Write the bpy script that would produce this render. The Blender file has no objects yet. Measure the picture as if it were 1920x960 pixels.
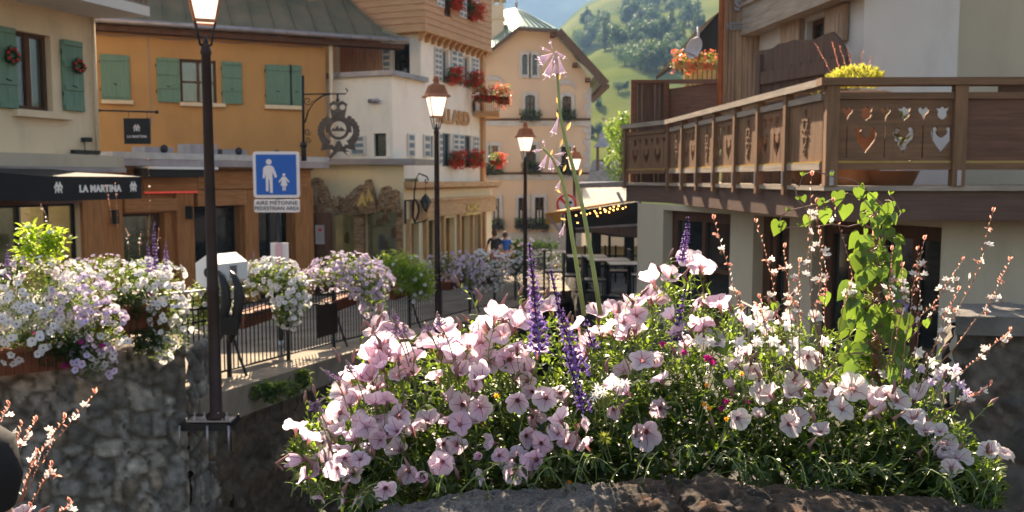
import bpy, math, random
from mathutils import Vector, Matrix, noise
from math import sin, cos, pi, radians, sqrt, atan2
random.seed(7)
R = random.random
def U(a, b): return a + (b - a) * R()
V = Vector
scene = bpy.context.scene
COL = scene.collection

# ---------------------------------------------------------------- camera, sky, sun, exposure
F = 1680.0
PITCH = math.atan(145 / F)
cam_data = bpy.data.cameras.new('camera'); cam = bpy.data.objects.new('camera', cam_data)
COL.objects.link(cam); scene.camera = cam
cam_data.sensor_width = 36; cam_data.lens = 36 * F / 1920
cam_data.clip_start = .05; cam_data.clip_end = 6000
cam.location = (0, 0, 0); cam.rotation_euler = (pi / 2 - PITCH, 0, 0)
cam_data.dof.use_dof = True; cam_data.dof.focus_distance = 1.95; cam_data.dof.aperture_fstop = 8.0

SUN = V((-.20, .77, .60)).normalized()
world = bpy.data.worlds.new('World'); scene.world = world; world.use_nodes = True
wn = world.node_tree; wn.nodes.clear()
sky = wn.nodes.new('ShaderNodeTexSky'); sky.sky_type = 'NISHITA'; sky.sun_disc = False
sky.sun_elevation = math.asin(SUN.z); sky.sun_rotation = atan2(SUN.x, SUN.y)
sky.air_density = 1.2; sky.dust_density = 3.0; sky.ozone_density = 1.0
bg = wn.nodes.new('ShaderNodeBackground'); bg.inputs[1].default_value = .065
wo = wn.nodes.new('ShaderNodeOutputWorld')
wn.links.new(sky.outputs[0], bg.inputs[0]); wn.links.new(bg.outputs[0], wo.inputs[0])
sl = bpy.data.lights.new('sun', 'SUN'); sl.energy = 5.0; sl.angle = radians(.5); sl.color = (1, .88, .72)
so = bpy.data.objects.new('sun', sl); COL.objects.link(so); so.rotation_euler = SUN.to_track_quat('Z', 'Y').to_euler()
scene.view_settings.view_transform = 'Standard'; scene.view_settings.look = 'None'
scene.view_settings.gamma = 1; scene.view_settings.exposure = 2.3
scene.view_settings.use_white_balance = True; scene.view_settings.white_balance_temperature = 7600; scene.view_settings.white_balance_tint = 12
scene.render.engine = 'CYCLES'
cy = scene.cycles; cy.use_denoising = True; cy.max_bounces = 7; cy.diffuse_bounces = 3; cy.glossy_bounces = 2
cy.transmission_bounces = 4; cy.transparent_max_bounces = 6; cy.volume_bounces = 0; cy.sample_clamp_indirect = 6
cy.caustics_reflective = False; cy.caustics_refractive = False

# ---------------------------------------------------------------- geometry of the photo
def ray(px, py):
    a = (px - 960) / F; b = (480 - py) / F
    return V((a, cos(PITCH) + b * sin(PITCH), -sin(PITCH) + b * cos(PITCH)))
def P(px, py, Y):
    d = ray(px, py); return d * (Y / d.y)
ZG = [(0, -1.7), (9.4, -2.25), (17, -2.85), (33, -3.6), (45, -3.85), (400, -3.85)]
def zg(y):
    if y <= 0: return -1.7
    for (a, za), (b, zb) in zip(ZG, ZG[1:]):
        if y <= b: return za + (zb - za) * (y - a) / (b - a)
    return -3.85
RAIL = [(-3.62, 8.7), (-3.47, 9.4), (-2.58, 14), (-1.66, 17.4), (-.3, 21.5), (1.3, 26.5)]
def railx(y):
    if y <= RAIL[0][1]: return RAIL[0][0] + (y - 8.7) * .2
    for (xa, a), (xb, b) in zip(RAIL, RAIL[1:]):
        if y <= b: return xa + (xb - xa) * (y - a) / (b - a)
    return RAIL[-1][0] + (y - 26.5) * .32

# ---------------------------------------------------------------- materials
def nt(name):
    m = bpy.data.materials.new(name); m.use_nodes = True; t = m.node_tree
    return m, t, t.nodes['Principled BSDF']
def node(t, k, **kw):
    n = t.nodes.new(k)
    for a, b in kw.items(): setattr(n, a, b)
    return n
def math_n(t, op, a, b=None, c=None):
    n = node(t, 'ShaderNodeMath', operation=op)
    for i, v in enumerate((a, b, c)):
        if v is None: continue
        if isinstance(v, (int, float)): n.inputs[i].default_value = v
        else: t.links.new(v, n.inputs[i])
    return n.outputs[0]
def mixc(t, f, a, b, blend='MIX'):
    n = node(t, 'ShaderNodeMix', data_type='RGBA', blend_type=blend)
    for i, v in ((0, f), (6, a), (7, b)):
        if isinstance(v, (int, float)): n.inputs[i].default_value = v
        elif isinstance(v, tuple): n.inputs[i].default_value = (v[0], v[1], v[2], 1)
        else: t.links.new(v, n.inputs[i])
    return n.outputs[2]
def pos(t, stretch=(1, 1, 1)):
    g = node(t, 'ShaderNodeNewGeometry'); mp = node(t, 'ShaderNodeMapping')
    mp.inputs['Scale'].default_value = stretch; t.links.new(g.outputs['Position'], mp.inputs[0]); return mp.outputs[0]
def nz(t, vec, scale, detail=6, rough=.6):
    n = node(t, 'ShaderNodeTexNoise'); n.inputs['Scale'].default_value = scale
    n.inputs['Detail'].default_value = detail; n.inputs['Roughness'].default_value = rough
    t.links.new(vec, n.inputs['Vector']); return n.outputs['Fac']
def ramp(t, f, lo, hi):
    n = node(t, 'ShaderNodeMapRange'); n.inputs[1].default_value = lo; n.inputs[2].default_value = hi
    t.links.new(f, n.inputs[0]); return n.outputs[0]
def sc(c, k): return tuple(min(1, x * k) for x in c)
def mat(name, c, rough=.85, var=.15, scale=2.5, bump=.15, bscale=60, metal=0, stretch=(1, 1, 1), c2=None, spec=.3, stain=None):
    m, t, p = nt(name); v = pos(t, stretch)
    f = ramp(t, nz(t, v, scale), .3, .7)
    col = mixc(t, f, sc(c, 1 - var), c2 or sc(c, 1 + var))
    if stain:
        s = ramp(t, nz(t, pos(t, (1.2, 1.2, .35)), 1.1, 8, .7), .5, .75)
        col = mixc(t, math_n(t, 'MULTIPLY', s, stain[1]), col, stain[0])
    t.links.new(col, p.inputs['Base Color']); p.inputs['Roughness'].default_value = rough
    p.inputs['Metallic'].default_value = metal; p.inputs['Specular IOR Level'].default_value = spec
    if bump:
        b = node(t, 'ShaderNodeBump'); b.inputs['Strength'].default_value = bump; b.inputs['Distance'].default_value = .02
        t.links.new(nz(t, v, bscale, 4), b.inputs['Height']); t.links.new(b.outputs[0], p.inputs['Normal'])
    return m
def wood(name, c, ax='z', var=.3, rough=.75):
    st = {'z': (14, 14, 1.2), 'x': (1.2, 6, 22), 'y': (6, 1.2, 22), 'h': (1.5, 1.5, 20)}[ax]
    return mat(name, c, rough, var, 1.6, .25, 8, stretch=st)
def leafmat(name, c, tr, var=.35, gloss=.35, trans=.45):
    m = bpy.data.materials.new(name); m.use_nodes = True; t = m.node_tree; t.nodes.clear()
    o = node(t, 'ShaderNodeOutputMaterial'); g = node(t, 'ShaderNodeNewGeometry')
    k = g.outputs['Random Per Island']
    v = nz(t, g.outputs['Position'], 9, 3)
    k2 = math_n(t, 'ADD', math_n(t, 'MULTIPLY', k, .7), math_n(t, 'MULTIPLY', v, .5))
    c1 = mixc(t, k2, sc(c, 1 - var), sc(c, 1 + var)); c2 = mixc(t, k2, sc(tr, .45), sc(tr, 1.3))
    p = node(t, 'ShaderNodeBsdfPrincipled'); t.links.new(c1, p.inputs['Base Color'])
    p.inputs['Roughness'].default_value = gloss; p.inputs['Specular IOR Level'].default_value = .35
    q = node(t, 'ShaderNodeBsdfTranslucent'); t.links.new(c2, q.inputs['Color'])
    x = node(t, 'ShaderNodeMixShader'); x.inputs[0].default_value = trans
    t.links.new(p.outputs[0], x.inputs[1]); t.links.new(q.outputs[0], x.inputs[2]); t.links.new(x.outputs[0], o.inputs[0])
    return m
def petal(name, rim, mid, throat, vein, tube, trans=.6):
    """petunia limb in the blossom's own coordinates (radius 1, axis z)"""
    m = bpy.data.materials.new(name); m.use_nodes = True; t = m.node_tree; t.nodes.clear()
    o = node(t, 'ShaderNodeOutputMaterial'); tc = node(t, 'ShaderNodeTexCoord')
    s = node(t, 'ShaderNodeSeparateXYZ'); t.links.new(tc.outputs['Object'], s.inputs[0])
    x, y, z = s.outputs
    r = math_n(t, 'SQRT', math_n(t, 'ADD', math_n(t, 'MULTIPLY', x, x), math_n(t, 'MULTIPLY', y, y)))
    th = math_n(t, 'ARCTAN2', y, x)
    wob = math_n(t, 'MULTIPLY', math_n(t, 'SUBTRACT', nz(t, tc.outputs['Object'], 3, 2), .5), .5)
    th = math_n(t, 'ADD', th, wob)
    main = math_n(t, 'MULTIPLY', math_n(t, 'ABSOLUTE', math_n(t, 'SINE', math_n(t, 'MULTIPLY', th, 2.5))), r)
    mv = math_n(t, 'SUBTRACT', 1, ramp(t, main, .02, .10))
    fine = math_n(t, 'MULTIPLY', math_n(t, 'ABSOLUTE', math_n(t, 'SINE', math_n(t, 'MULTIPLY', th, 12.5))), r)
    fv = math_n(t, 'MULTIPLY', math_n(t, 'SUBTRACT', 1, ramp(t, fine, .03, .22)), .35)
    fade = math_n(t, 'SUBTRACT', 1, ramp(t, r, .45, .95))
    vv = math_n(t, 'MULTIPLY', math_n(t, 'MAXIMUM', mv, fv), math_n(t, 'ADD', math_n(t, 'MULTIPLY', fade, .85), .12))
    oi = node(t, 'ShaderNodeObjectInfo')
    rimc = mixc(t, oi.outputs['Random'], sc(rim, 1.05), sc(rim, .84)); rimc = mixc(t, math_n(t, 'MULTIPLY', math_n(t, 'POWER', oi.outputs['Random'], 2.5), .75), rimc, mid)
    col = mixc(t, ramp(t, r, .15, .75), mid, rimc)
    col = mixc(t, vv, col, vein)
    col = mixc(t, ramp(t, r, .12, .2), throat, col)
    col = mixc(t, ramp(t, z, -.62, -.3), tube, col)
    p = node(t, 'ShaderNodeBsdfPrincipled'); t.links.new(col, p.inputs['Base Color']); p.inputs['Roughness'].default_value = .65
    p.inputs['Specular IOR Level'].default_value = .2
    b = node(t, 'ShaderNodeBump'); b.inputs['Strength'].default_value = .5; b.inputs['Distance'].default_value = .003
    t.links.new(fine, b.inputs['Height']); t.links.new(b.outputs[0], p.inputs['Normal'])
    q = node(t, 'ShaderNodeBsdfTranslucent'); t.links.new(col, q.inputs['Color'])
    w = node(t, 'ShaderNodeMixShader'); w.inputs[0].default_value = trans
    t.links.new(p.outputs[0], w.inputs[1]); t.links.new(q.outputs[0], w.inputs[2]); t.links.new(w.outputs[0], o.inputs[0])
    return m
def glassmat(name, tint=(.8, .85, .85), k=.25, rough=.03):
    m = bpy.data.materials.new(name); m.use_nodes = True; t = m.node_tree; t.nodes.clear()
    o = node(t, 'ShaderNodeOutputMaterial'); a = node(t, 'ShaderNodeBsdfTransparent'); a.inputs[0].default_value = (*tint, 1)
    g = node(t, 'ShaderNodeBsdfGlossy'); g.inputs['Roughness'].default_value = rough
    x = node(t, 'ShaderNodeMixShader'); x.inputs[0].default_value = k
    t.links.new(a.outputs[0], x.inputs[1]); t.links.new(g.outputs[0], x.inputs[2]); t.links.new(x.outputs[0], o.inputs[0]); return m
def dummy_(): pass
def emit(name, c, s):
    m, t, p = nt(name); p.inputs['Emission Color'].default_value = (*c, 1); p.inputs['Emission Strength'].default_value = s
    p.inputs['Base Color'].default_value = (*c, 1); return m
def frosted(name, c, trans=.6):
    m = bpy.data.materials.new(name); m.use_nodes = True; t = m.node_tree; t.nodes.clear()
    o = node(t, 'ShaderNodeOutputMaterial'); d = node(t, 'ShaderNodeBsdfDiffuse'); d.inputs[0].default_value = (*c, 1)
    q = node(t, 'ShaderNodeBsdfTranslucent'); q.inputs[0].default_value = (*c, 1)
    x = node(t, 'ShaderNodeMixShader'); x.inputs[0].default_value = trans
    t.links.new(d.outputs[0], x.inputs[1]); t.links.new(q.outputs[0], x.inputs[2]); t.links.new(x.outputs[0], o.inputs[0]); return m

M = {}
M['cream'] = mat('cream_render', (.74, .585, .40), var=.07, scale=.8, bump=.3, bscale=35, stain=((.42, .33, .22), .5))
M['ochre'] = mat('ochre_render', (.50, .27, .10), var=.09, scale=.7, bump=.25, bscale=35, stain=((.36, .19, .08), .55))
M['white'] = mat('white_render', (.88, .82, .71), var=.04, scale=.8, bump=.2, bscale=35, stain=((.5, .42, .32), .5))
M['yellowish'] = mat('pale_yellow_render', (.80, .66, .42), var=.05, scale=.8, bump=.2, bscale=35, stain=((.5, .4, .25), .25))
M['pink'] = mat('salmon_render', (.53, .385, .28), var=.08, scale=.5, bump=.2, bscale=20, stain=((.5, .32, .22), .3))
M['plaster'] = mat('old_plaster', (.62, .58, .54), var=.05, scale=.8, bump=.2, bscale=40, stain=((.36, .32, .28), .5))
M['plaster_beige'] = mat('beige_plaster', (.52, .44, .33), var=.05, scale=.8, bump=.2, bscale=40, stain=((.34, .27, .2), .5))
M['greystone'] = mat('grey_cut_stone', (.40, .38, .37), var=.15, scale=3, bump=.3, bscale=20)
M['green'] = mat('green_shutter_paint', (.13, .235, .165), .55, .15, 2, .1, 30, stretch=(9, 9, 1))
M['greenmetal'] = mat('patinated_metal_roof', (.165, .19, .135), .45, .25, 1.2, .1, 12, metal=.25, c2=(.24, .2, .14))
M['greenroof'] = mat('pale_green_metal_roof', (.20, .29, .25), .3, .15, 1.2, .08, 10, metal=.55)
M['gutter'] = mat('zinc_gutter', (.30, .28, .30), .4, .2, 3, .05, 20, metal=.6)
M['zinc'] = mat('zinc_ledge', (.42, .42, .42), .35, .2, 3, .05, 20, metal=.5)
M['darkmetal'] = mat('black_iron', (.022, .022, .024), .5, .3, 6, .1, 40, metal=.4)
M['ironbrown'] = mat('brown_iron', (.035, .018, .016), .45, .3, 4, .1, 30, metal=.3)
M['copper'] = mat('copper_brown_lantern', (.38, .14, .07), .4, .2, 6, .05, 30, metal=.5)
M['rustsign'] = mat('weathered_iron', (.11, .09, .08), .7, .35, 9, .3, 60, metal=.3)
M['pinewood'] = wood('orange_pine', (.42, .175, .06), 'z')
M['pinewood_h'] = wood('orange_pine_beam', (.46, .20, .075), 'h')
M['lightwood'] = wood('light_larch', (.50, .29, .14), 'z')
M['lightwood_h'] = wood('light_larch_beam', (.52, .31, .155), 'h')
M['clap'] = wood('larch_clapboard', (.50, .29, .16), 'h', .18)
M['brownboard'] = wood('brown_door_board', (.46, .25, .15), 'z')
M['windowbrown'] = wood('dark_red_brown_frame', (.10, .045, .025), 'z')
M['balc'] = wood('brown_balcony_wood', (.20, .105, .055), 'z')
M['balc_h'] = wood('brown_balcony_beam', (.19, .098, .052), 'h')
M['balc_rail'] = wood('weathered_handrail', (.33, .265, .21), 'h')
M['balc_dark'] = wood('dark_brown_wood', (.10, .06, .045), 'z')
M['balc_red'] = wood('red_brown_board', (.15, .07, .045), 'h')
M['fascia'] = wood('brown_fascia', (.12, .068, .052), 'h', .2)
M['siding'] = wood('weathered_siding', (.36, .235, .155), 'z', .35)
M['yellowstrip'] = mat('yellow_trim', (.42, .26, .06), .6)
M['carved'] = mat('carved_wood', (.20, .10, .045), .7, .5, 5, .8, 14, stretch=(1, 1, 3), c2=(.48, .31, .17))
M['carvedlight'] = mat('pale_carved_wood', (.30, .24, .19), .7, .5, 4, .8, 14, c2=(.46, .38, .3))
M['goldwood'] = mat('gilded_wood', (.60, .40, .13), .5, .2, 8, .2, 40)
M['darkglass'] = mat('dark_window_glass', (.018, .022, .022), .06, .4, 1.5, 0, spec=.7)
M['greyglass'] = mat('grey_window_glass', (.07, .085, .085), .06, .5, 1.0, 0, spec=.7)
M['glass'] = glassmat('shop_glass', (.62, .68, .62), .10)
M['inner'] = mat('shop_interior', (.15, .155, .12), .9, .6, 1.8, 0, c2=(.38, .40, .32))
M['black'] = mat('black_fabric', (.012, .012, .013), .8, .2, 3, .1, 80)
M['tarredwood'] = mat('tarred_wood', (.03, .025, .022), .9, .3, 3, .2, 30, spec=0)
M['blackpaint'] = mat('black_paint', (.015, .015, .016), .4, .2, 3, 0)
M['whitepaint'] = mat('white_paint', (.78, .77, .75), .5, .04, 3, .03, 30)
M['shutwhite'] = mat('off_white_shutter', (.62, .60, .55), .6, .05, 3, .05, 30)
M['shutblue'] = mat('blue_grey_panel', (.16, .22, .25), .6, .1, 3, .05, 30)
M['signblue'] = mat('blue_sign_face', (.005, .10, .42), .35, .03, 3, 0)
M['signwhite'] = mat('white_sign_face', (.72, .66, .66), .4, .03, 3, 0)
M['red'] = mat('red_sign_face', (.55, .03, .03), .4, .05, 3, 0)
M['signtext'] = mat('black_lettering', (.03, .025, .03), .5, 0, 3, 0)
M['terracotta'] = mat('terracotta', (.17, .05, .022), .8, .2, 4, .1, 40)
M['clay'] = mat('pale_clay_pot', (.48, .24, .13), .8, .15, 4, .1, 40)
M['inner'].node_tree.nodes['Principled BSDF'].inputs['Emission Color'].default_value = (.9, .85, .62, 1); M['inner'].node_tree.nodes['Principled BSDF'].inputs['Emission Strength'].default_value = .012  # faint emission added to the backing surface in place of indoor lighting
M['curtain'] = mat('white_curtain', (.55, .52, .48), .9, .15, 1.2, 0, stretch=(9, 9, .6))
M['lanternglass'] = emit('added_glow_lantern_glass', (1, .86, .72), .34)  # emission added to the glass in place of sunlight shining through it
M['redflower'] = leafmat('red_geranium_petals', (.60, .03, .02), (.8, .06, .03), .35, .6, .45)
M['pinkflower'] = leafmat('orange_pink_geranium_petals', (.75, .12, .07), (.95, .2, .1), .3, .6, .5)
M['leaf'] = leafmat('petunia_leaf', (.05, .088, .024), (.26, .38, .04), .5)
M['leafdark'] = leafmat('dark_leaf_and_bed_shade', (.03, .06, .018), (.12, .2, .025), .4)  # naturally dark leaves; also paints shade into the low petunia sprigs
M['leafbright'] = leafmat('vine_leaf', (.075, .15, .03), (.30, .44, .05), .45)
M['limeleaf'] = leafmat('lime_green_leaf', (.12, .22, .035), (.50, .66, .06), .35, .4, .6)
M['vineleaf'] = leafmat('heart_leaf', (.06, .125, .03), (.24, .38, .045), .5, .35, .32)
M['leafgeran'] = leafmat('geranium_leaf', (.05, .10, .025), (.2, .3, .04), .4)
M['leafyellow'] = leafmat('sedum_leaf', (.22, .22, .05), (.5, .5, .08), .35)
M['seedhead'] = leafmat('seed_head', (.14, .17, .04), (.25, .28, .05), .3)
M['treeleaf'] = leafmat('hill_tree_leaf', (.022, .055, .025), (.07, .14, .03), .35, .6, .35)
M['stem'] = mat('green_stem', (.17, .22, .07), .6, .2, 30, 0)
M['hostastem'] = mat('pale_green_stalk', (.30, .34, .12), .5, .15, 20, 0)
M['redstem'] = mat('reddish_stem', (.24, .12, .07), .6, .25, 30, 0)
M['vinestem'] = mat('vine_stem', (.20, .11, .09), .5, .2, 30, 0)
M['salvia'] = leafmat('violet_floret', (.20, .11, .36), (.32, .19, .58), .45, .6, .4)
M['salviadark'] = leafmat('dark_violet_calyx', (.045, .02, .08), (.08, .04, .15), .4, .7, .3)
M['lavender'] = leafmat('lavender_head', (.17, .10, .20), (.22, .13, .3), .4, .8, .3)
M['gaurapetal'] = leafmat('white_gaura_petal', (.80, .72, .68), (.9, .78, .74), .1, .7, .45)
M['gaurapink'] = leafmat('pink_gaura_bud', (.50, .26, .22), (.75, .38, .3), .3, .7, .5)
M['hostapetal'] = leafmat('lilac_bell_petal', (.72, .52, .64), (.9, .68, .8), .12, .6, .5)
M['blueflower'] = leafmat('violet_blue_petal', (.26, .20, .55), (.4, .32, .8), .15, .6, .5)
M['magenta'] = leafmat('magenta_petal', (.35, .01, .16), (.6, .03, .3), .3, .6, .5)
M['orangefl'] = leafmat('orange_petal', (.75, .22, .02), (.9, .4, .04), .2, .6, .5)
M['smallwhite'] = leafmat('white_small_petal', (.86, .80, .82), (.93, .86, .86), .12, .7, .45)
M['smalllilac'] = leafmat('lilac_small_petal', (.64, .50, .70), (.80, .64, .86), .16, .7, .45)
M['eye'] = mat('dark_flower_eye', (.10, .03, .10), .8, 0, 3, 0)
M['petpink'] = petal('pale_pink_petunia', (.93, .81, .895), (.81, .55, .70), (.10, .015, .055), (.32, .08, .18), (.30, .14, .14))
M['petwhite'] = petal('white_petunia', (.90, .86, .85), (.82, .66, .72), (.26, .03, .13), (.42, .14, .24), (.36, .22, .22))
M['bud'] = mat('petunia_bud', (.26, .13, .12), .7, .3, 40, 0)
M['skin'] = mat('skin', (.50, .28, .20), .6, .08, 5, 0)
M['hair'] = mat('brown_hair', (.12, .06, .035), .7, .3, 30, .3, 80)
M['asphalt'] = mat('street_setts', (.21, .18, .15), .9, .3, 1.2, .4, 30, c2=(.28, .24, .19), spec=.1)
M['kerb'] = mat('stone_kerb', (.26, .21, .16), .9, .3, 3, .5, 20)
M['retain'] = mat('river_wall_stone', (.17, .115, .075), .95, .5, 1.6, 1.0, 5, c2=(.10, .08, .07))
M['water'] = mat('river_water', (.02, .025, .02), .1, .3, 2, .3, 4)
M['meadow'] = mat('meadow_grass', (.065, .105, .024), .95, .3, .012, .3, .2, c2=(.15, .155, .038), spec=0)
M['forest'] = mat('forest_slope', (.02, .04, .028), .95, .5, .02, 1, .06, c2=(.05, .075, .04), spec=0)
M['slate'] = mat('slate_roof', (.20, .17, .15), .7, .45, 4, .5, 9)
M['lichen'] = mat('pale_lauze_roof', (.48, .43, .34), .9, .35, 6, .6, 12)
M['canvas'] = mat('orange_canvas', (.48, .22, .05), .8, .1, 2, .1, 60)
M['bulb'] = emit('warm_bulb', (1, .5, .14), 2)
M['led'] = emit('red_led', (.8, .08, .06), .08)
M['bark'] = mat('bark', (.09, .06, .04), .9, .3, 8, .5, 20)
M['paleboard'] = wood('pale_yellow_boards', (.50, .36, .16), 'z')
M['darkstone'] = mat('terrace_wall', (.05, .045, .045), .9, .4, 2, .5, 8)
M['dish'] = mat('grey_dish', (.42, .44, .48), .4, .05, 3, 0)

# ---------------------------------------------------------------- mesh building
class MB:
    def __init__(s): s.v = []; s.f = []; s.mi = []; s.cur = 0; s.smooth = False; s.sm = []; s.col = None
    def slot(s, i): s.cur = i; return s
    def add(s, vs, fs):
        n = len(s.v); s.v.extend(vs)
        for f in fs: s.f.append(tuple(i + n for i in f)); s.mi.append(s.cur); s.sm.append(s.smooth)
    def quad(s, a, b, c, d): s.add([a, b, c, d], [(0, 1, 2, 3)])
    def hexa(s, p):  # 8 points: bottom ring, top ring
        s.add(p, [(3, 2, 1, 0), (4, 5, 6, 7), (0, 1, 5, 4), (1, 2, 6, 5), (2, 3, 7, 6), (3, 0, 4, 7)])
    def box(s, x0, x1, y0, y1, z0, z1):
        s.hexa([V((x0, y0, z0)), V((x1, y0, z0)), V((x1, y1, z0)), V((x0, y1, z0)), V((x0, y0, z1)), V((x1, y0, z1)), V((x1, y1, z1)), V((x0, y1, z1))])
    def bar(s, a, b, w, h, up=V((0, 0, 1))):
        """rectangular bar from a to b; w across, h along up"""
        a = V(a); b = V(b); d = (b - a).normalized(); r = d.cross(up)
        if r.length < 1e-4: r = d.cross(V((1, 0, 0)))
        r.normalize(); u = r.cross(d).normalized(); r = r * w / 2; u = u * h / 2
        s.hexa([a - r - u, a + r - u, b + r - u, b - r - u, a - r + u, a + r + u, b + r + u, b - r + u])
    def tube(s, pts, rad, seg=8, cap=True):
        pts = [V(p) for p in pts]; n = len(pts)
        if isinstance(rad, (int, float)): rad = [rad] * n
        ref = V((.31, .2, .93)).normalized(); vs = []
        for i, p in enumerate(pts):
            d = (pts[min(i + 1, n - 1)] - pts[max(i - 1, 0)]).normalized()
            if abs(d.dot(ref)) > .96: a = d.cross(V((1, 0, 0))).normalized()
            else: a = d.cross(ref).normalized()
            b = d.cross(a)
            for k in range(seg):
                t = 2 * pi * k / seg; vs.append(p + (a * cos(t) + b * sin(t)) * rad[i])
        fs = [(i * seg + k, i * seg + (k + 1) % seg, (i + 1) * seg + (k + 1) % seg, (i + 1) * seg + k) for i in range(n - 1) for k in range(seg)]
        if cap: fs += [tuple(range(seg))[::-1], tuple((n - 1) * seg + k for k in range(seg))]
        o = s.smooth; s.smooth = seg > 5; s.add(vs, fs); s.smooth = o
    def lathe(s, c, prof, seg=16, axis=None, rot=0):
        c = V(c); q = (V(axis).to_track_quat('Z', 'Y') if axis is not None else None); vs = []
        for r, z in prof:
            for k in range(seg):
                t = 2 * pi * k / seg + rot; p = V((r * cos(t), r * sin(t), z))
                vs.append(c + (q @ p if q else p))
        n = len(prof)
        fs = [(i * seg + k, i * seg + (k + 1) % seg, (i + 1) * seg + (k + 1) % seg, (i + 1) * seg + k) for i in range(n - 1) for k in range(seg)]
        fs += [tuple(range(seg))[::-1], tuple((n - 1) * seg + k for k in range(seg))]
        o = s.smooth; s.smooth = seg > 8; s.add(vs, fs); s.smooth = o
    def ball(s, c, r, seg=8, sq=(1, 1, 1)):
        c = V(c); vs = [c + V((0, 0, -r * sq[2]))]; h = seg // 2
        for i in range(1, h):
            a = -pi / 2 + pi * i / h
            for k in range(seg):
                t = 2 * pi * k / seg; vs.append(c + V((cos(a) * cos(t) * r * sq[0], cos(a) * sin(t) * r * sq[1], sin(a) * r * sq[2])))
        vs.append(c + V((0, 0, r * sq[2]))); fs = []
        for k in range(seg): fs.append((0, 1 + (k + 1) % seg, 1 + k))
        for i in range(h - 2):
            for k in range(seg): fs.append((1 + i * seg + k, 1 + i * seg + (k + 1) % seg, 1 + (i + 1) * seg + (k + 1) % seg, 1 + (i + 1) * seg + k))
        b = 1 + (h - 2) * seg; e = len(vs) - 1
        for k in range(seg): fs.append((b + k, b + (k + 1) % seg, e))
        o = s.smooth; s.smooth = True; s.add(vs, fs); s.smooth = o
    def leaf(s, b, d, up, L, W, droop=.2, fold=.15):
        d = d.normalized(); r = d.cross(up)
        if r.length < 1e-3: r = d.cross(V((1, .2, 0)))
        r.normalize(); u = r.cross(d)
        def q(t, w, k): return b + d * (L * t) + r * (w * W) + u * (k * W - droop * L * t * t)
        s.add([q(0, 0, 0), q(.35, -.5, fold), q(.35, 0, 0), q(.35, .5, fold), q(.7, -.38, fold), q(.7, 0, 0), q(.7, .38, fold), q(1, 0, 0)],
              [(0, 2, 1), (0, 3, 2), (2, 5, 4, 1), (2, 3, 6, 5), (5, 7, 4), (5, 6, 7)])
    def dia(s, b, d, up, L, W):
        d = d.normalized(); r = d.cross(up)
        if r.length < 1e-3: r = d.cross(V((1, .2, 0)))
        r = r.normalized() * (W / 2)
        s.add([b, b + d * L * .5 + r, b + d * L, b + d * L * .5 - r], [(0, 1, 2, 3)])
    def heart(s, b, d, up, L, W):
        d = d.normalized(); r = d.cross(up)
        if r.length < 1e-3: r = d.cross(V((1, .2, 0)))
        r.normalize(); u = r.cross(d)
        pr = [(0, 0), (-.12, .22), (-.1, .4), (.1, .52), (.35, .47), (.6, .32), (.82, .14), (1, 0)]
        def q(t, w): return b + d * (L * t) + r * (w * W) + u * (abs(w) * .25 * W - .18 * L * t * t)
        left = [q(t, w) for t, w in pr]; right = [q(t, -w) for t, w in pr[1:-1]]
        vs = left + right + [q(.3, 0), q(.65, 0)]
        n = len(left); c1 = n + len(right); c2 = c1 + 1
        fs = []
        for side, seq in ((0, list(range(n))), (1, [0] + list(range(n, n + len(right))) + [n - 1])):
            for i in range(len(seq) - 1):
                cc = c1 if i < 4 else c2
                fs.append((seq[i], seq[i + 1], cc) if side else (seq[i + 1], seq[i], cc))
            fs.append((seq[4], c1, c2) if not side else (c1, seq[4], c2))
        s.smooth = True; s.add(vs, fs); s.smooth = False
    def build(s, name, mats, parent=None, origin=None):
        if not isinstance(mats, (list, tuple)): mats = [mats]
        if parent is not None: origin = ROOTLOC[parent.name]
        origin = V(origin) if origin is not None else V((0, 0, 0))
        me = bpy.data.meshes.new(name)
        me.from_pydata([tuple(V(p) - origin) for p in s.v], [], s.f)
        for m in mats: me.materials.append(m)
        me.polygons.foreach_set('material_index', s.mi); me.polygons.foreach_set('use_smooth', s.sm)
        if s.col:
            a = me.color_attributes.new('tone', 'FLOAT_COLOR', 'POINT')
            a.data.foreach_set('color', [x for c in s.col for x in (*c, 1)])
        me.update()
        o = bpy.data.objects.new(name, me); COL.objects.link(o)
        if parent is not None: o.parent = parent
        else: o.location = origin
        ROOTLOC[o.name] = origin
        return o
ROOTLOC = {}
def combine(name, pairs, parent):
    o = MB(); ms = []
    for mb, m in pairs:
        if not mb.v: continue
        n = len(o.v); o.v += mb.v; o.f += [tuple(i + n for i in f) for f in mb.f]; o.mi += [len(ms)] * len(mb.f); o.sm += mb.sm; ms.append(m)
    return o.build(name, ms, parent)
def tag(o, label, cat=None, group=None, kind=None):
    if label: o['label'] = label
    if cat: o['category'] = cat
    if group: o['group'] = group
    if kind: o['kind'] = kind
    return o
def thing(name, loc, label, cat, group=None):
    o = bpy.data.objects.new(name, None); COL.objects.link(o); o.location = loc; o.empty_display_size = .1
    ROOTLOC[o.name] = V(loc); return tag(o, label, cat, group)
def copy_thing(root, loc, label):
    r = root.copy(); COL.objects.link(r); r.location = loc; r['label'] = label; ROOTLOC[r.name] = V(loc)
    for ch in root.children:
        c = ch.copy(); COL.objects.link(c); c.parent = r
        for g in ch.children:
            e = g.copy(); COL.objects.link(e); e.parent = c
    return r
def structure(mb, name, m, origin=None):
    o = mb.build(name, m, None, origin); o['kind'] = 'structure'; return o

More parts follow.
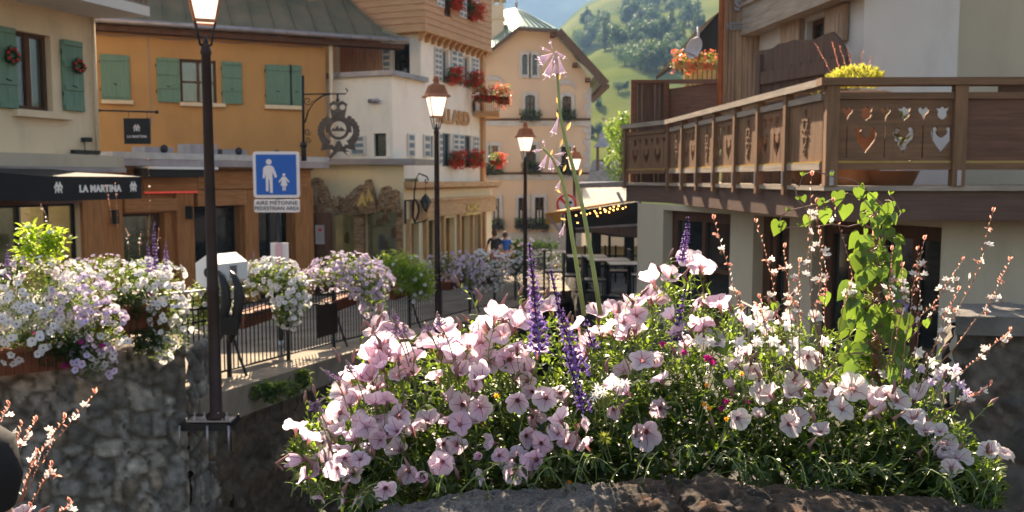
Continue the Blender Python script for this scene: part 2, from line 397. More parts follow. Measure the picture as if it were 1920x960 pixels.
def _curve_mesh(cu):
    ob = bpy.data.objects.new('tmp', cu); COL.objects.link(ob)
    dg = bpy.context.evaluated_depsgraph_get(); me = bpy.data.meshes.new_from_object(ob.evaluated_get(dg))
    vs = [v.co.copy() for v in me.vertices]; fs = [tuple(p.vertices) for p in me.polygons]
    bpy.data.objects.remove(ob); bpy.data.curves.remove(cu); bpy.data.meshes.remove(me); return vs, fs
def shape2d(loops, ext):
    cu = bpy.data.curves.new('tmp', 'CURVE'); cu.dimensions = '2D'; cu.fill_mode = 'BOTH'; cu.extrude = ext
    for lp in loops:
        sp = cu.splines.new('POLY'); sp.points.add(len(lp) - 1)
        for i, (x, y) in enumerate(lp): sp.points[i].co = (x, y, 0, 1)
        sp.use_cyclic_u = True
    return _curve_mesh(cu)
def text2d(txt, size, ext=.004, bold=0, space=1):
    cu = bpy.data.curves.new('tmp', 'FONT'); cu.body = txt; cu.size = size; cu.extrude = ext; cu.offset = bold; cu.space_character = space
    cu.align_x = 'CENTER'; cu.align_y = 'CENTER'; cu.resolution_u = 3; return _curve_mesh(cu)
def place2d(mb, vf, org, xd, yd=V((0, 0, 1)), sx=1, shear=0):
    xd = V(xd).normalized(); yd = V(yd).normalized(); zd = xd.cross(yd); vs, fs = vf
    mb.add([V(org) + xd * (v.x * sx + v.y * shear) + yd * v.y + zd * v.z for v in vs], fs)

class Fac:
    """a vertical wall plane: u runs along it, o runs outward"""
    def __init__(s, p0, p1):
        s.p = V((p0[0], p0[1], 0)); d = V((p1[0] - p0[0], p1[1] - p0[1], 0)); s.L = d.length; s.d = d.normalized()
        s.n = V((s.d.y, -s.d.x, 0))
    def w(s, u, z, o=0): return s.p + s.d * u + s.n * o + V((0, 0, z))
    def px(s, x, y):
        r = ray(x, y); t = s.p.dot(s.n) / r.dot(s.n); q = r * t
        return (q - s.p).dot(s.d), q.z
    def off(s, k):
        f = Fac((0, 0), (1, 0)); f.p = s.p + s.n * k; f.d = s.d; f.n = s.n; f.L = s.L; return f
    def rect(s, x0, y0, x1, y1):
        xm = (x0 + x1) / 2; ym = (y0 + y1) / 2
        a = s.px(x0, ym)[0]; b = s.px(x1, ym)[0]; return (min(a, b), max(a, b), s.px(xm, y1)[1], s.px(xm, y0)[1])
    def box(s, mb, r, o0, o1):
        u0, u1, z0, z1 = r
        mb.hexa([s.w(u0, z0, o1), s.w(u1, z0, o1), s.w(u1, z0, o0), s.w(u0, z0, o0), s.w(u0, z1, o1), s.w(u1, z1, o1), s.w(u1, z1, o0), s.w(u0, z1, o0)])
    def wall(s, mb, u0, u1, z0, z1, holes, depth=.2):
        us = sorted({u0, u1, *[min(max(h[0], u0), u1) for h in holes], *[min(max(h[1], u0), u1) for h in holes]})
        zs = sorted({z0, z1, *[min(max(h[2], z0), z1) for h in holes], *[min(max(h[3], z0), z1) for h in holes]})
        for a, b in zip(us, us[1:]):
            for c, d in zip(zs, zs[1:]):
                m = (a + b) / 2; n = (c + d) / 2
                if any(h[0] < m < h[1] and h[2] < n < h[3] for h in holes): continue
                mb.quad(s.w(a, c), s.w(b, c), s.w(b, d), s.w(a, d))
        for h in holes:
            a, b, c, d = max(h[0], u0), min(h[1], u1), max(h[2], z0), min(h[3], z1)
            for p, q in (((a, c), (a, d)), ((a, d), (b, d)), ((b, d), (b, c)), ((b, c), (a, c))):
                mb.quad(s.w(*p), s.w(*q), s.w(*q, -depth), s.w(*p, -depth))
def window(fc, root, r, fm, pm, inset=.14, fw=.06, nv=1, nh=0, curtain=False, label=None, bar=None):
    u0, u1, z0, z1 = r; mb = MB(); b = bar or fw
    for q in ((u0, u0 + fw, z0, z1), (u1 - fw, u1, z0, z1), (u0 + fw, u1 - fw, z0, z0 + fw), (u0 + fw, u1 - fw, z1 - fw, z1)): fc.box(mb, q, -inset - .03, -inset + .03)
    for i in range(nv):
        c = u0 + (u1 - u0) * (i + 1) / (nv + 1); fc.box(mb, (c - b / 2, c + b / 2, z0 + fw, z1 - fw), -inset - .03, -inset + .035)
    for i in range(nh):
        c = z0 + (z1 - z0) * (i + 1) / (nh + 1); fc.box(mb, (u0 + fw, u1 - fw, c - b / 3, c + b / 3), -inset - .03, -inset + .028)
    w = mb.build('window', fm, root)
    if label: w['label'] = label
    g = MB(); fc.box(g, (u0 + .01, u1 - .01, z0 + .01, z1 - .01), -inset - .02, -inset - .008); g.build('pane', pm, w)
    if curtain:
        c = MB()
        for a, e in ((u0 + fw, u0 + (u1 - u0) * .36), (u1 - (u1 - u0) * .36, u1 - fw)):
            n = 22
            for i in range(n):
                x0 = a + (e - a) * i / n; x1 = a + (e - a) * (i + 1) / n; o0 = -inset - .05 + .03 * (i % 2); o1 = -inset - .05 + .03 * ((i + 1) % 2)
                c.quad(fc.w(x0, z0 + fw, o0), fc.w(x1, z0 + fw, o1), fc.w(x1, z1 - fw, o1), fc.w(x0, z1 - fw, o0))
        c.build('curtain', M['curtain'], w)
        c = MB(); fc.box(c, (u0 - .1, u1 + .1, z0 - .1, z1 + .1), -inset - .6, -inset - .58); c.build('room', M['black'], w)
    return w
# ================================================================ THE SETTING
g = MB(); N = 40
g.quad(V((-2880, -60, -6.6)), V((3480, -60, -6.6)), V((3480, 2560, -6.6)), V((-2880, 2560, -6.6)))
structure(g, 'ground', M['retain'])
g = MB(); g.quad(V((-3.6, -4, -6.1)), V((3, -4, -6.1)), V((3, 30, -6.1)), V((-3.6, 30, -6.1))); structure(g, 'river_water', M['water'])
ys = [7.0, 8, 8.7, 9.4, 10.5, 12, 13, 14, 15.5, 17.4, 19.5, 21.5, 24, 26.5, 29, 33, 38, 45, 60, 80]
g = MB(); rows = []
for y in ys:
    xr = railx(y) + .12 if y < 28 else 40
    if y < 8.75: xr = -7.6 + (y - 5.3) * 1.406 - .42
    xl = -22
    rows.append([V((xl + (xr - xl) * k / 6, y, zg(y) + .015)) for k in range(7)])
for a, b in zip(rows, rows[1:]):
    for k in range(6): g.quad(a[k], a[k + 1], b[k + 1], b[k])
structure(g, 'street', M['asphalt'])
g = MB()
for a, b in zip(ys[2:14], ys[3:15]):
    if b > 29: break
    xa, xb = railx(a) + .12, railx(b) + .12
    g.hexa([V((xa, a, zg(a) - .3)), V((xa + .42, a, zg(a) - .3)), V((xb + .42, b, zg(b) - .3)), V((xb, b, zg(b) - .3)), V((xa, a, zg(a) + .04)), V((xa + .42, a, zg(a) + .03)), V((xb + .42, b, zg(b) + .03)), V((xb, b, zg(b) + .04))])
structure(g, 'kerb', M['kerb'])
def rough_sheet(fn, nu, nv, amp, sc_):
    vs = []
    for j in range(nv + 1):
        for i in range(nu + 1):
            p, n = fn(i / nu, j / nv); vs.append(p + n * (noise.fractal(p * sc_, 1, 2, 4) * amp))
    fs = [(j * (nu + 1) + i, j * (nu + 1) + i + 1, (j + 1) * (nu + 1) + i + 1, (j + 1) * (nu + 1) + i) for j in range(nv) for i in range(nu)]
    return vs, fs
g = MB(); g.smooth = True
def fnw(u, v):
    y = 13 + u * 16; return V((railx(y) + .42, y, zg(y) - .2 - (6.4 + zg(y)) * v)), V((1, 0, 0))
g.add(*rough_sheet(fnw, 200, 60, .18, 1.6)); tag(g.build('retaining_wall', M['retain']), 'rough brown river wall below the kerb and iron railing', 'wall')
# meadow hill and the far mountain
def crest(x):
    return 30 + 34 * max(0, min(1, (x + 60) / 90)) + min(52, max(0, x - 20) * .45) + 4 * sin(x * .05)
HS = 2.4
def hillz(x, y): return -4 + (hill0(x / HS, y / HS) + 4) * HS
def hill0(x, y):
    t = max(0, (y - 72) / 330); c = crest(x * 400 / max(y, 120))
    z = -4.0 + (c + 4) * min(1.15, t) ** .95 + noise.fractal(V((x * .012, y * .012, 0)), 1, 2, 4) * 6 * min(1, t * 3)
    if t > 1.0: z -= (t - 1.0) * 260
    return z
g = MB(); g.smooth = True; nx, ny = 90, 70; vs = []
for j in range(ny + 1):
    y = HS * (70 + 520 * (j / ny) ** 1.1)
    for i in range(nx + 1):
        x = HS * (-160 + 480 * i / nx); vs.append(V((x, y, hillz(x, y) if 0 < i < nx and j else -6)))
g.add(vs, [(j * (nx + 1) + i, j * (nx + 1) + i + 1, (j + 1) * (nx + 1) + i + 1, (j + 1) * (nx + 1) + i) for j in range(ny) for i in range(nx)])
structure(g, 'meadow_hill', M['meadow'])
g = MB(); g.smooth = True; nx, ny = 100, 60; vs = []
for j in range(ny + 1):
    y = 1450 + 800 * j / ny
    for i in range(nx + 1):
        x = -2200 + 4400 * i / nx; t = j / ny
        z = -8 + 560 * t + noise.fractal(V((x * .0022, y * .0022, 3)), 1, 2, 6) * 60 * min(1, t * 4) + noise.noise(V((x * .03, y * .03, 1))) * 12
        vs.append(V((x, y, z)))
g.add(vs, [(j * (nx + 1) + i, j * (nx + 1) + i + 1, (j + 1) * (nx + 1) + i + 1, (j + 1) * (nx + 1) + i) for j in range(ny) for i in range(nx)])
structure(g, 'wooded_mountain', M['forest'])
# right bank
g = MB(); BZ = -2.35
pl = [(1.75, 6.75), (30, 6.75), (30, 29), (1.9, 29), (1.75, 20)]
g.add([V((x, y, BZ)) for x, y in pl], [(0, 1, 2, 3, 4)]); structure(g, 'terrace_ground', M['darkstone'])
g = MB(); g.smooth = True
def fnr(u, v):
    y = 6.75 + u * 22.2; return V((1.75, y, BZ - (6.5 + BZ) * v)), V((-1, 0, 0))
g.add(*rough_sheet(fnr, 80, 24, .1, 1.6))
def fnr2(u, v): return V((1.75 + 2 * u, 6.75, BZ - (6.5 + BZ) * v)), V((0, -1, 0))
g.add(*rough_sheet(fnr2, 30, 24, .1, 1.6)); tag(g.build('terrace_wall', M['darkstone']), 'dark river wall under the restaurant terrace on the right bank', 'wall')
# the air
g = MB(); g.box(-2900, 3500, -70, 2580, -8.2, 660)
m = bpy.data.materials.new('haze'); m.use_nodes = True; m.node_tree.nodes.clear()
o_ = node(m.node_tree, 'ShaderNodeOutputMaterial'); v_ = node(m.node_tree, 'ShaderNodeVolumePrincipled')
v_.inputs['Color'].default_value = (.24, .42, .70, 1); v_.inputs['Density'].default_value = .00034; v_.inputs['Anisotropy'].default_value = .15
m.node_tree.links.new(v_.outputs[0], o_.inputs['Volume'])
hz = g.build('haze', m); hz['kind'] = 'stuff'

# ---------------------------------------------------------------- trees on the hill
def tree_proto(seed, h, w, kind):
    random.seed(seed); root = thing('tree', (0, 0, 0), '', 'tree'); t = MB(); t.tube([V((0, 0, -1)), V((0, 0, h * .35)), V((.1, 0, h * .8))], [w * .05, w * .04, w * .012], 7)
    for k in range(5):
        a = U(0, 6.28); z = h * U(.3, .55); t.tube([V((0, 0, z)), V((cos(a) * w * .3, sin(a) * w * .3, z + h * .2))], [w * .02, w * .008], 5)
    t.build('trunk', M['bark'], root); c = MB()
    if kind == 'conifer':
        for k in range(900):
            s = R() ** .7; z = h * (1 - s * .9); r = w * .5 * s * (.75 + .25 * sin(z * 3)) * U(.5, 1); a = U(0, 6.28)
            p = V((cos(a) * r, sin(a) * r, z)); c.dia(p, V((cos(a), sin(a), -.3)), V((0, 0, 1)), U(.6, 1.1), U(.4, .7))
    else:
        lobes = [(V((U(-.3, .3) * w, U(-.3, .3) * w, h * U(.42, .82))), w * U(.2, .34)) for _ in range(8)] + [(V((0, 0, h * .62)), w * .4)]
        for k in range(1500):
            q, r = random.choice(lobes); n = V((U(-1, 1), U(-1, 1), U(-.8, 1))).normalized(); p = q + n * r * U(.65, 1.08)
            c.dia(p, V((U(-1, 1), U(-1, 1), U(-1, 1))), n, U(.5, 1.0) * h / 10, U(.4, .8) * h / 10)
    c.build('crown', M['treeleaf'], root); return root
protos = [tree_proto(11, 10, 9, 'b'), tree_proto(12, 12, 8, 'b'), tree_proto(13, 9, 11, 'b'), tree_proto(14, 14, 6, 'conifer')]
random.seed(5); used = set(); kinds = ['round leafy', 'tall leafy', 'broad leafy', 'dark pointed']
GROUPS = [  # px, py of the foot, how many, spreads: the groves seen in the photo
    (1088, 100, 5, 16, 8), (1105, 60, 5, 12, 8), (1128, 75, 6, 14, 8), (1140, 98, 6, 18, 8), (1175, 55, 6, 16, 8), (1205, 70, 8, 20, 8), (1190, 90, 6, 16, 6), (1225, 88, 6, 16, 6), (1250, 78, 7, 16, 6),
    (1180, 128, 5, 16, 8), (1212, 140, 5, 16, 6), (1250, 128, 9, 22, 10), (1275, 105, 8, 20, 8), (1290, 56, 6, 16, 6), (1310, 85, 6, 14, 8), (1290, 140, 7, 24, 8), (1180, 14, 6, 22, 6), (1225, 24, 6, 18, 8), (1265, 30, 4, 16, 8),
    (1120, 262, 4, 12, 6), (1150, 270, 3, 10, 5), (1160, 176, 2, 10, 3), (1118, 205, 2, 8, 3)]
def foot(px, py):
    a = (px - 960) / F; lo = 76.0
    while lo < 400:
        y = lo * HS
        if 335 - F * hillz(a * y, y) / y <= py: return y
        lo += 2
    return 400 * HS
tlist = []
for gx, gy, n, sx, sy in GROUPS:
    for k in range(n):
        gpx = gx + U(-sx, sx); gpy = gy + U(-sy, sy); y = foot(gpx, gpy); x = (gpx - 960) / F * y; b = 3 if R() < .18 else random.randrange(3); s = U(.8, 1.3) * (y / 480) ** .6 * (.4 if gy > 170 else .85)
        where = 'low on' if gpy > 122 else ('halfway up' if gpy > 66 else 'near the crest of')
        side = 'left of' if gx < 1170 else ('above' if gx < 1260 else 'right part of')
        lab = '%s tree %s the sunny meadow hill behind the roofs' % (kinds[b], where)
        r = protos[b] if b not in used else copy_thing(protos[b], (0, 0, 0), lab)
        used.add(b); r.location = (x, y, hillz(x, y) - .3); r.rotation_euler = (0, 0, U(0, 6.28)); r.scale = (s, s, s * U(.9, 1.15)); r['group'] = '%s trees %s the meadow hill' % (kinds[b], where); tlist.append((r['group'], x / y, r, kinds[b], where))
ORD = ['leftmost', 'second', 'third', 'fourth', 'fifth', 'sixth', 'seventh', 'eighth', 'ninth', 'tenth', 'eleventh', 'twelfth', 'thirteenth', 'fourteenth', 'fifteenth', 'sixteenth', 'seventeenth', 'eighteenth', 'nineteenth', 'twentieth']
for gname in {q[0] for q in tlist}:
    for k_, q in enumerate(sorted([q for q in tlist if q[0] == gname], key=lambda q: q[1])):
        q[2]['label'] = '%s tree %s the hill, %s' % (q[3], q[4], 'leftmost such' if k_ == 0 else ORD[min(k_, 19)] + ' from left')
# near bright tree by the chapel turret
random.seed(21); q = P(1165, 262, 38); tr = thing('tree', (q.x, q.y, -3.85), 'bright yellow-green tree beside the little wooden turret', 'tree')
t = MB(); t.tube([V((q.x, q.y, -3.85)), V((q.x, q.y, q.z - .5)), V((q.x + .1, q.y, q.z + .8))], [.14, .09, .03], 7); t.build('trunk', M['bark'], tr); c = MB()
for k in range(2600):
    n = V((U(-1, 1), U(-1, 1), U(-1, 1))).normalized(); l = random.choice([(0, 0, 0, .7), (-.3, 0, .4, .5), (.3, 0, -.6, .6), (-.2, 0, -1.0, .6), (.2, 0, .8, .4), (.6, 0, .3, .5), (0, 0, -1.6, .6)])
    p = q + V(l[:3]) + n * l[3] * U(.5, 1.1); c.dia(p, V((U(-1, 1), U(-1, 1), U(-1, .6))), n, U(.08, .17), U(.06, .1))
c.build('crown', M['leafbright'], tr)

# ================================================================ LEFT: CREAM HOUSE
KX = P(190, 335, 17).x
F1 = Fac((KX - .34 * 6, 17 - .94 * 6), (KX, 17))
house = thing('house', (KX, 17, zg(17)), 'cream rendered house with green shutters at the left edge', 'house')
win = F1.rect(28, 62, 97, 206); shopw = F1.rect(-150, 385, 150, 560)
up = F1.px(185, 37)[1]; led = F1.px(180, 292)[1]
mb = MB(); F1.wall(mb, 0, F1.L, zg(15) - .3, up + 3.2, [win, shopw], .25)
B1 = Fac((KX, 17), (KX - .94 * 5, 17 + .34 * 5)); 
mb.quad(F1.w(F1.L, -3.2), B1.w(5, -3.2), B1.w(5, up + 3.2), F1.w(F1.L, up + 3.2))
mb.quad(F1.w(0, -3.2), F1.w(0, -3.2, -5), F1.w(0, up + 3.2, -5), F1.w(0, up + 3.2)); mb.build('wall', M['cream'], house)
mb = MB(); mb.add([F1.w(-.4, up + 3.2, .6), F1.w(F1.L + .5, up + 3.2, .6), F1.w(F1.L + .5, up + 5, -3), F1.w(-.4, up + 5, -3), F1.w(-.4, up + 3.4, .6), F1.w(F1.L + .5, up + 3.4, .6), F1.w(F1.L + .5, up + 5.2, -3), F1.w(-.4, up + 5.2, -3)], [(0, 1, 2, 3), (4, 5, 6, 7), (0, 1, 5, 4), (1, 2, 6, 5)]); mb.build('roof', M['greenmetal'], house)
window(F1, house, win, M['windowbrown'], M['glass'], .16, .07, 1, 0, True, bar=.1)
mb = MB(); a = F1.rect(28, 206, 124, 216); F1.box(mb, (a[0] - .06, a[1] + .04, win[2] - .13, win[2] - .02), -.1, .13); mb.build('sill', M['cream'], house)
def shutter(fc, root, r, m=None, name='shutter', label=None, bats=(.12, .45, .86), o=.05):
    mb = MB(); fc.box(mb, r, .01, o); u0, u1, z0, z1 = r
    n = max(2, int((u1 - u0) / .16))
    for k in bats: z = z0 + (z1 - z0) * k; fc.box(mb, (u0 + .02, u1 - .02, z - .045, z + .045), o, o + .025)
    for i in range(1, n): x = u0 + (u1 - u0) * i / n; fc.box(mb, (x - .006, x + .006, z0 + .003, z1 - .003), o - .02, o + .003)
    h = MB()
    for k in (.2, .8): h.tube([fc.w(u0 - .02, z0 + (z1 - z0) * k, o + .01), fc.w(u0 - .02, z0 + (z1 - z0) * k + .08, o + .01)], .012, 6)
    h.tube([fc.w((u0 + u1) / 2 - .05, z0 + (z1 - z0) * .36, o + .03), fc.w((u0 + u1) / 2 + .05, z0 + (z1 - z0) * .36 - .02, o + .03)], .01, 6)
    mb2 = combine(name, [(mb, m or M['green']), (h, M['darkmetal'])], root)
    if label: mb2['label'] = label
    return mb2
ss = [F1.rect(-10, 52, 28, 203), F1.rect(114, 78, 153, 208)]
for r, l in zip(ss, ('shutter cut by the photo edge, open', 'open shutter nearest the house corner')): shutter(F1, house, r, label=l, bats=(.04, .33, .66, .97))
def wreath(c, n, rad, label):
    random.seed(3); t = thing('wreath', c, label, 'wreath', 'christmas wreaths on the green shutters'); a = n.cross(V((0, 0, 1))).normalized(); u = V((0, 0, 1)); mb = MB()
    for k in range(260):
        th = U(0, 6.28); p = c + (a * cos(th) + u * sin(th)) * rad * U(.6, 1) + n * U(0, .05); mb.dia(p, V((U(-1, 1), U(-1, 1), U(-1, 1))) + n * .3, n, .06, .03)
    mb.build('greenery', M['leafdark'], t); b = MB()
    for k in range(7): b = MB(); th = k * .9 + .3; b.ball(c + (a * cos(th) + u * sin(th)) * rad * .8 + n * .06, .028, 8); b.build('bauble', M['red'], t)
    return t
wreath(F1.w(*F1.px(138, 124), .09), F1.n, .12, 'wreath with red baubles on the shutter nearest the corner')
wreath(F1.w(*F1.px(13, 104), .09), F1.n, .13, 'wreath with red baubles on the shutter at the photo edge')
# balcony slab overhead
mb = MB(); e0 = F1.L; zs = up
mb.hexa([F1.w(-1, zs, -.05), F1.w(e0 - .02, zs, -.05), F1.w(e0 + .25, zs + .02, 1.05), F1.w(-1, zs + .02, 1.15), F1.w(-1, zs + .28, -.05), F1.w(e0 - .02, zs + .28, -.05), F1.w(e0 + .25, zs + .2, 1.05), F1.w(-1, zs + .2, 1.15)]); mb.build('balcony_slab', M['plaster'], house)
mb = MB()
for k in range(60): u = -1 + (e0 + 1.2) * k / 59; mb.bar(F1.w(u, zs + .24, 1.0), F1.w(u, zs + 1.15, 1.0), .03, .03, F1.n)
mb.bar(F1.w(-1, zs + 1.15, 1), F1.w(e0 + .22, zs + 1.15, 1), .07, .05); mb.build('balcony_railing', M['balc_dark'], house)
# ledge over the shop
mb = MB(); F1.box(mb, (0, F1.L + .28, led - .22, led), -.02, .30); mb.build('ledge', M['plaster_beige'], house)
mb = MB(); F1.box(mb, (0, F1.L + .26, led - .31, led - .224), -.02, .36); mb.build('gutter', M['gutter'], house)
mb = MB(); z5 = F1.px(100, 376)[1]; F1.box(mb, (0, shopw[1] + .02, z5 - .06, led - .32), .0, .10); mb.build('shop_fascia', M['balc_red'], house)
mb = MB(); F1.box(mb, (0, shopw[1] - .6, F1.px(50, 369)[1] - .02, F1.px(50, 369)[1] + .02), .10, .13); mb.build('red_light_strip', M['led'], house)
mb = MB(); F1.box(mb, (shopw[1] + .03, F1.L - .005, -3, led - .33), .005, .08); mb.build('wood_cladding', M['pinewood'], house)
shw = window(F1, house, shopw, M['darkmetal'], M['glass'], .12, .05, 4, 0)
mb = MB(); F1.box(mb, (shopw[0] - .4, shopw[1] - .05, shopw[2], shopw[3] + .02), -1.4, -1.35); mb.build('interior', M['inner'], house)
mb = MB(); q = F1.w(F1.L - .12, 0, .06); mb.tube([V((q.x, q.y, led)), V((q.x, q.y, up))], .035, 8); mb.build('downpipe', M['cream'], house)
# things on the ledge / wall
q = F1.w(*F1.px(155, 262), .0); t = thing('floodlight', q, 'small black floodlight on the cream wall near the house corner', 'spotlight')
mb = MB(); mb.box(q.x, q.x + .16, q.y - .06, q.y + .04, q.z - .04, q.z + .04); mb.build('lamp_head', M['blackpaint'], t)
mb = MB(); mb.tube([q + V((.03, 0, 0)), q + V((.05, -.02, -.25)), F1.w(*F1.px(158, 290), .05)], .008, 5); mb.build('cable', M['blackpaint'], t)
mb = MB(); a = F1.w(*F1.px(165, 290), .15); mb.bar(a - F1.d * .5 + V((0, 0, .04)), a + F1.d * .1 + V((0, 0, .04)), .1, .07); tag(mb.build('cable_box', M['blackpaint'], None, a), 'black cable box lying on the cream house ledge', 'cable box')
# LA MARTINA awning
AW = Fac((P(88, 350, 13).x, 13), (P(264, 350, 14.85).x, 14.85))
t = thing('shop_awning', (AW.p.x, AW.p.y, AW.px(100, 350)[1]), 'black shop awning with white lettering at far left', 'awning')
zt = AW.px(176, 331)[1]; zb = AW.px(176, 375)[1]
mb = MB(); AW.box(mb, (0, AW.L, zb, zt), -.012, .012); va = mb.build('valance', M['black'], t)
mb = MB(); bk0 = F1.w((AW.p - F1.p).dot(F1.d) - .1, zt + .15, .1); bk1 = F1.w((AW.w(AW.L, 0) - F1.p).dot(F1.d), zt + .15, .1)
mb.add([AW.w(0, zt, .012), AW.w(AW.L, zt, .012), bk1, bk0, AW.w(0, zt - .03, .0), AW.w(AW.L, zt - .03, .0), bk1 - V((0, 0, .03)), bk0 - V((0, 0, .03))], [(0, 1, 2, 3), (4, 5, 6, 7), (0, 3, 7, 4), (1, 2, 6, 5), (0, 1, 5, 4)]); mb.build('canopy', M['black'], t)
mb = MB(); mb.add([AW.w(0, zb, 0), AW.w(0, zt, 0), bk0, bk0 - V((0, 0, .5))], [(0, 1, 2, 3)]); mb.build('side_flap', M['black'], t); mb = MB(); mb.add([AW.w(AW.L, zb, 0), AW.w(AW.L, zt, 0), bk1, bk1 - V((0, 0, .45))], [(0, 1, 2, 3)]); mb.build('side_flap', M['black'], t)
mb = MB(); place2d(mb, text2d('LA MARTINA', .145, .004, .006, 1.05), AW.w(AW.L * .53, (zt + zb) / 2 - .01, .017), AW.d); mb.build('lettering', M['whitepaint'], va)
def riders(org, xd, s, mb):  # two facing riders emblem
    for sg in (-1, 1):
        fig = [(.05, -.5), (.2, -.1), (.12, .1), (.3, .22), (.55, .05), (.62, .15), (.5, .42), (.36, .52), (.3, .75), (.16, .8), (.1, .5), (.02, .42), (.02, .1), (-.0, -.05)]
        leg = [(.25, -.1), (.42, -.5), (.52, -.5), (.45, -.1), (.55, .05), (.3, .1)]
        for lp in (fig, leg): place2d(mb, shape2d([[(sg * x * s, y * s) for x, y in lp]], .003), org, xd)
mb = MB(); 
for f in (.1, .9): mb = MB(); riders(AW.w(AW.L * f, (zt + zb) / 2, .017), AW.d, .13, mb); mb.build('emblem', M['whitepaint'], va)
# hanging sign on a rod
Ys = 17.4; a = P(184, 207, Ys); b = P(294, 210, Ys)
t = thing('hanging_sign', a, 'small square black shop sign hanging from a rod by the house corner', 'sign')
mb = MB(); mb.tube([a, b], .018, 8); mb.ball(b, .04, 8); mb.ball(a, .04, 8)
for x in (241, 276): mb.tube([P(x, 210, Ys), P(x, 222, Ys)], .005, 4)
mb.build('rod', M['darkmetal'], t); mb = MB(); p0 = P(234, 270, Ys); p1 = P(281, 222, Ys); mb.box(p0.x, p1.x, Ys - .02, Ys + .02, p0.z, p1.z); bd = mb.build('board', M['blackpaint'], t)
mb = MB(); cx = (p0.x + p1.x) / 2; place2d(mb, text2d('LA MARTINA', .066, .002, .002), (cx, Ys - .025, p0.z + .14), (1, 0, 0)); riders(V((cx, Ys - .025, p0.z + .29)), (1, 0, 0), .11, mb); mb.build('lettering', M['signwhite'], bd)

# ================================================================ OCHRE HOUSE
c0 = P(380, 335, 25)
OD = V((.908, .419, 0)); FO = Fac((c0.x - OD.x * 4.5, c0.y - OD.y * 4.5), (c0.x + OD.x * 3.9, c0.y + OD.y * 3.9))
och = thing('house', (c0.x, c0.y, zg(25)), 'ochre rendered house with green shutters and a green metal roof', 'house')
eave = FO.px(400, 55)[1]; uR = FO.px(612, 200)[0]
w1 = FO.rect(338, 112, 406, 195)
mb = MB(); FO.wall(mb, 0, uR, -3.6, eave + .3, [w1], .2)
mb.quad(FO.w(0, -3.6), FO.w(0, -3.6, -7), FO.w(0, eave + .3, -7), FO.w(0, eave + .3)); mb.quad(FO.w(uR, -3.6), FO.w(uR, -3.6, -7), FO.w(uR, eave + .3, -7), FO.w(uR, eave + .3)); mb.build('wall', M['ochre'], och)
window(FO, och, w1, M['windowbrown'], M['glass'], .14, .07, 1, 1, True)
for r, l in ((FO.rect(189, 103, 243, 188), 'closed pair of shutters beside the cream house'), (FO.rect(498, 122, 543, 198), 'closed shutter leaf beside the dark slit'), (FO.rect(547, 123, 565, 199), None), (FO.rect(294, 110, 337, 191), 'open shutter left of the window'), (FO.rect(416, 117, 453, 194), 'open shutter right of the window')):
    shutter(FO, och, r, label=l, bats=(.03, .34, .66, .97) if 290 < 0 or (l and 'open' in l) else (.1, .9))
mb = MB(); FO.box(mb, FO.rect(541, 122, 548, 198), .005, .03); mb.build('shutter_gap', M['blackpaint'], och)
for r in (FO.rect(190, 188, 250, 195), FO.rect(337, 193, 422, 200), FO.rect(496, 198, 568, 205)): mb = MB(); FO.box(mb, r, -.05, .12); mb.build('sill', M['cream'], och)
mb = MB(); q = FO.w(uR + .12, 0, .16); mb.tube([V((q.x, q.y, -3.4)), V((q.x, q.y, eave - .1))], .06, 10); mb.build('downpipe', M['cream'], och)
mb = MB(); n_ = 24; zc_ = FO.px(300, 235)[1]
mb.tube([FO.w(.5 + (uR - .6) * k / n_, eave - .32 - .03 * sin(k * 1.3) , .015) for k in range(n_ + 1)], .012, 5); mb.tube([FO.w(3.2, eave - .32, .015), FO.w(3.22, zc_ + .1, .015), FO.w(3.0, tz0 := eave - 3.6, .015)], .010, 5); mb.build('cable', M['gutter'], och)
# metal roof: low strip then upper storey left, and a big slope on the right
eu0 = -1.0; eR = FO.px(757, 70)[0]; zt1 = eave + 1.25; OB = -1.5
def roofpt(u, s):  # s 0 at eave .. 3 up
    return FO.w(u, eave - .02 + s * .95 + max(0, s - .2) * .12, .45 - s * 1.35)
uS = FO.px(606, 20)[0]
mb = MB()
def rightedge(s): return eR - .15 - 1.9 * (s / 3) ** .55 if s > 0 else eR
ns = 10
for i in range(ns):
    s0, s1 = i * 3 / ns, (i + 1) * 3 / ns
    if s1 <= 1.21 or True:
        ul = eu0 if s1 <= 1.21 else uS + .0
        mb.quad(roofpt(ul, s0), roofpt(rightedge(s0), s0), roofpt(rightedge(s1), s1), roofpt(ul, s1))
rf = mb.build('roof', M['greenmetal'], och); mb = MB(); u = eu0
while u < eR - .1:
    smax = 1.2 if u < uS else 3.0
    k = smax
    while k > 0 and rightedge(k) < u: k -= .1
    n = 6; pts = [roofpt(u, k * j / n) + V((0, 0, .03)) for j in range(n + 1)]
    for p, q in zip(pts, pts[1:]): mb.bar(p, q, .035, .06)
    u += .58
mb.build('standing_seams', M['greenmetal'], rf)
mb = MB()
for i in range(ns): s0, s1 = i * 3 / ns, (i + 1) * 3 / ns; mb.bar(roofpt(rightedge(s0), s0), roofpt(rightedge(s1), s1), .09, .12)
mb.build('verge', M['greenmetal'], rf)
mb = MB(); mb.tube([FO.w(eu0, eave - .03, .52), FO.w(eR, eave - .03, .52)], .075, 10)
k = eu0
while k < eR: mb.tube([FO.w(k, eave - .03, .52), FO.w(k + .03, eave - .03, .52)], .085, 10); k += .6
mb.build('gutter', M['gutter'], och)
mb = MB(); FO.box(mb, (eu0, eR - .1, eave - .26, eave - .13), -.05, .38); mb.build('eave_board', M['windowbrown'], och)
for x in (329, 508): mb = MB(); FO.box(mb, FO.rect(x - 8, 57, x + 9, 66), 0, .2); mb.build('vent_box', M['blackpaint'], och)
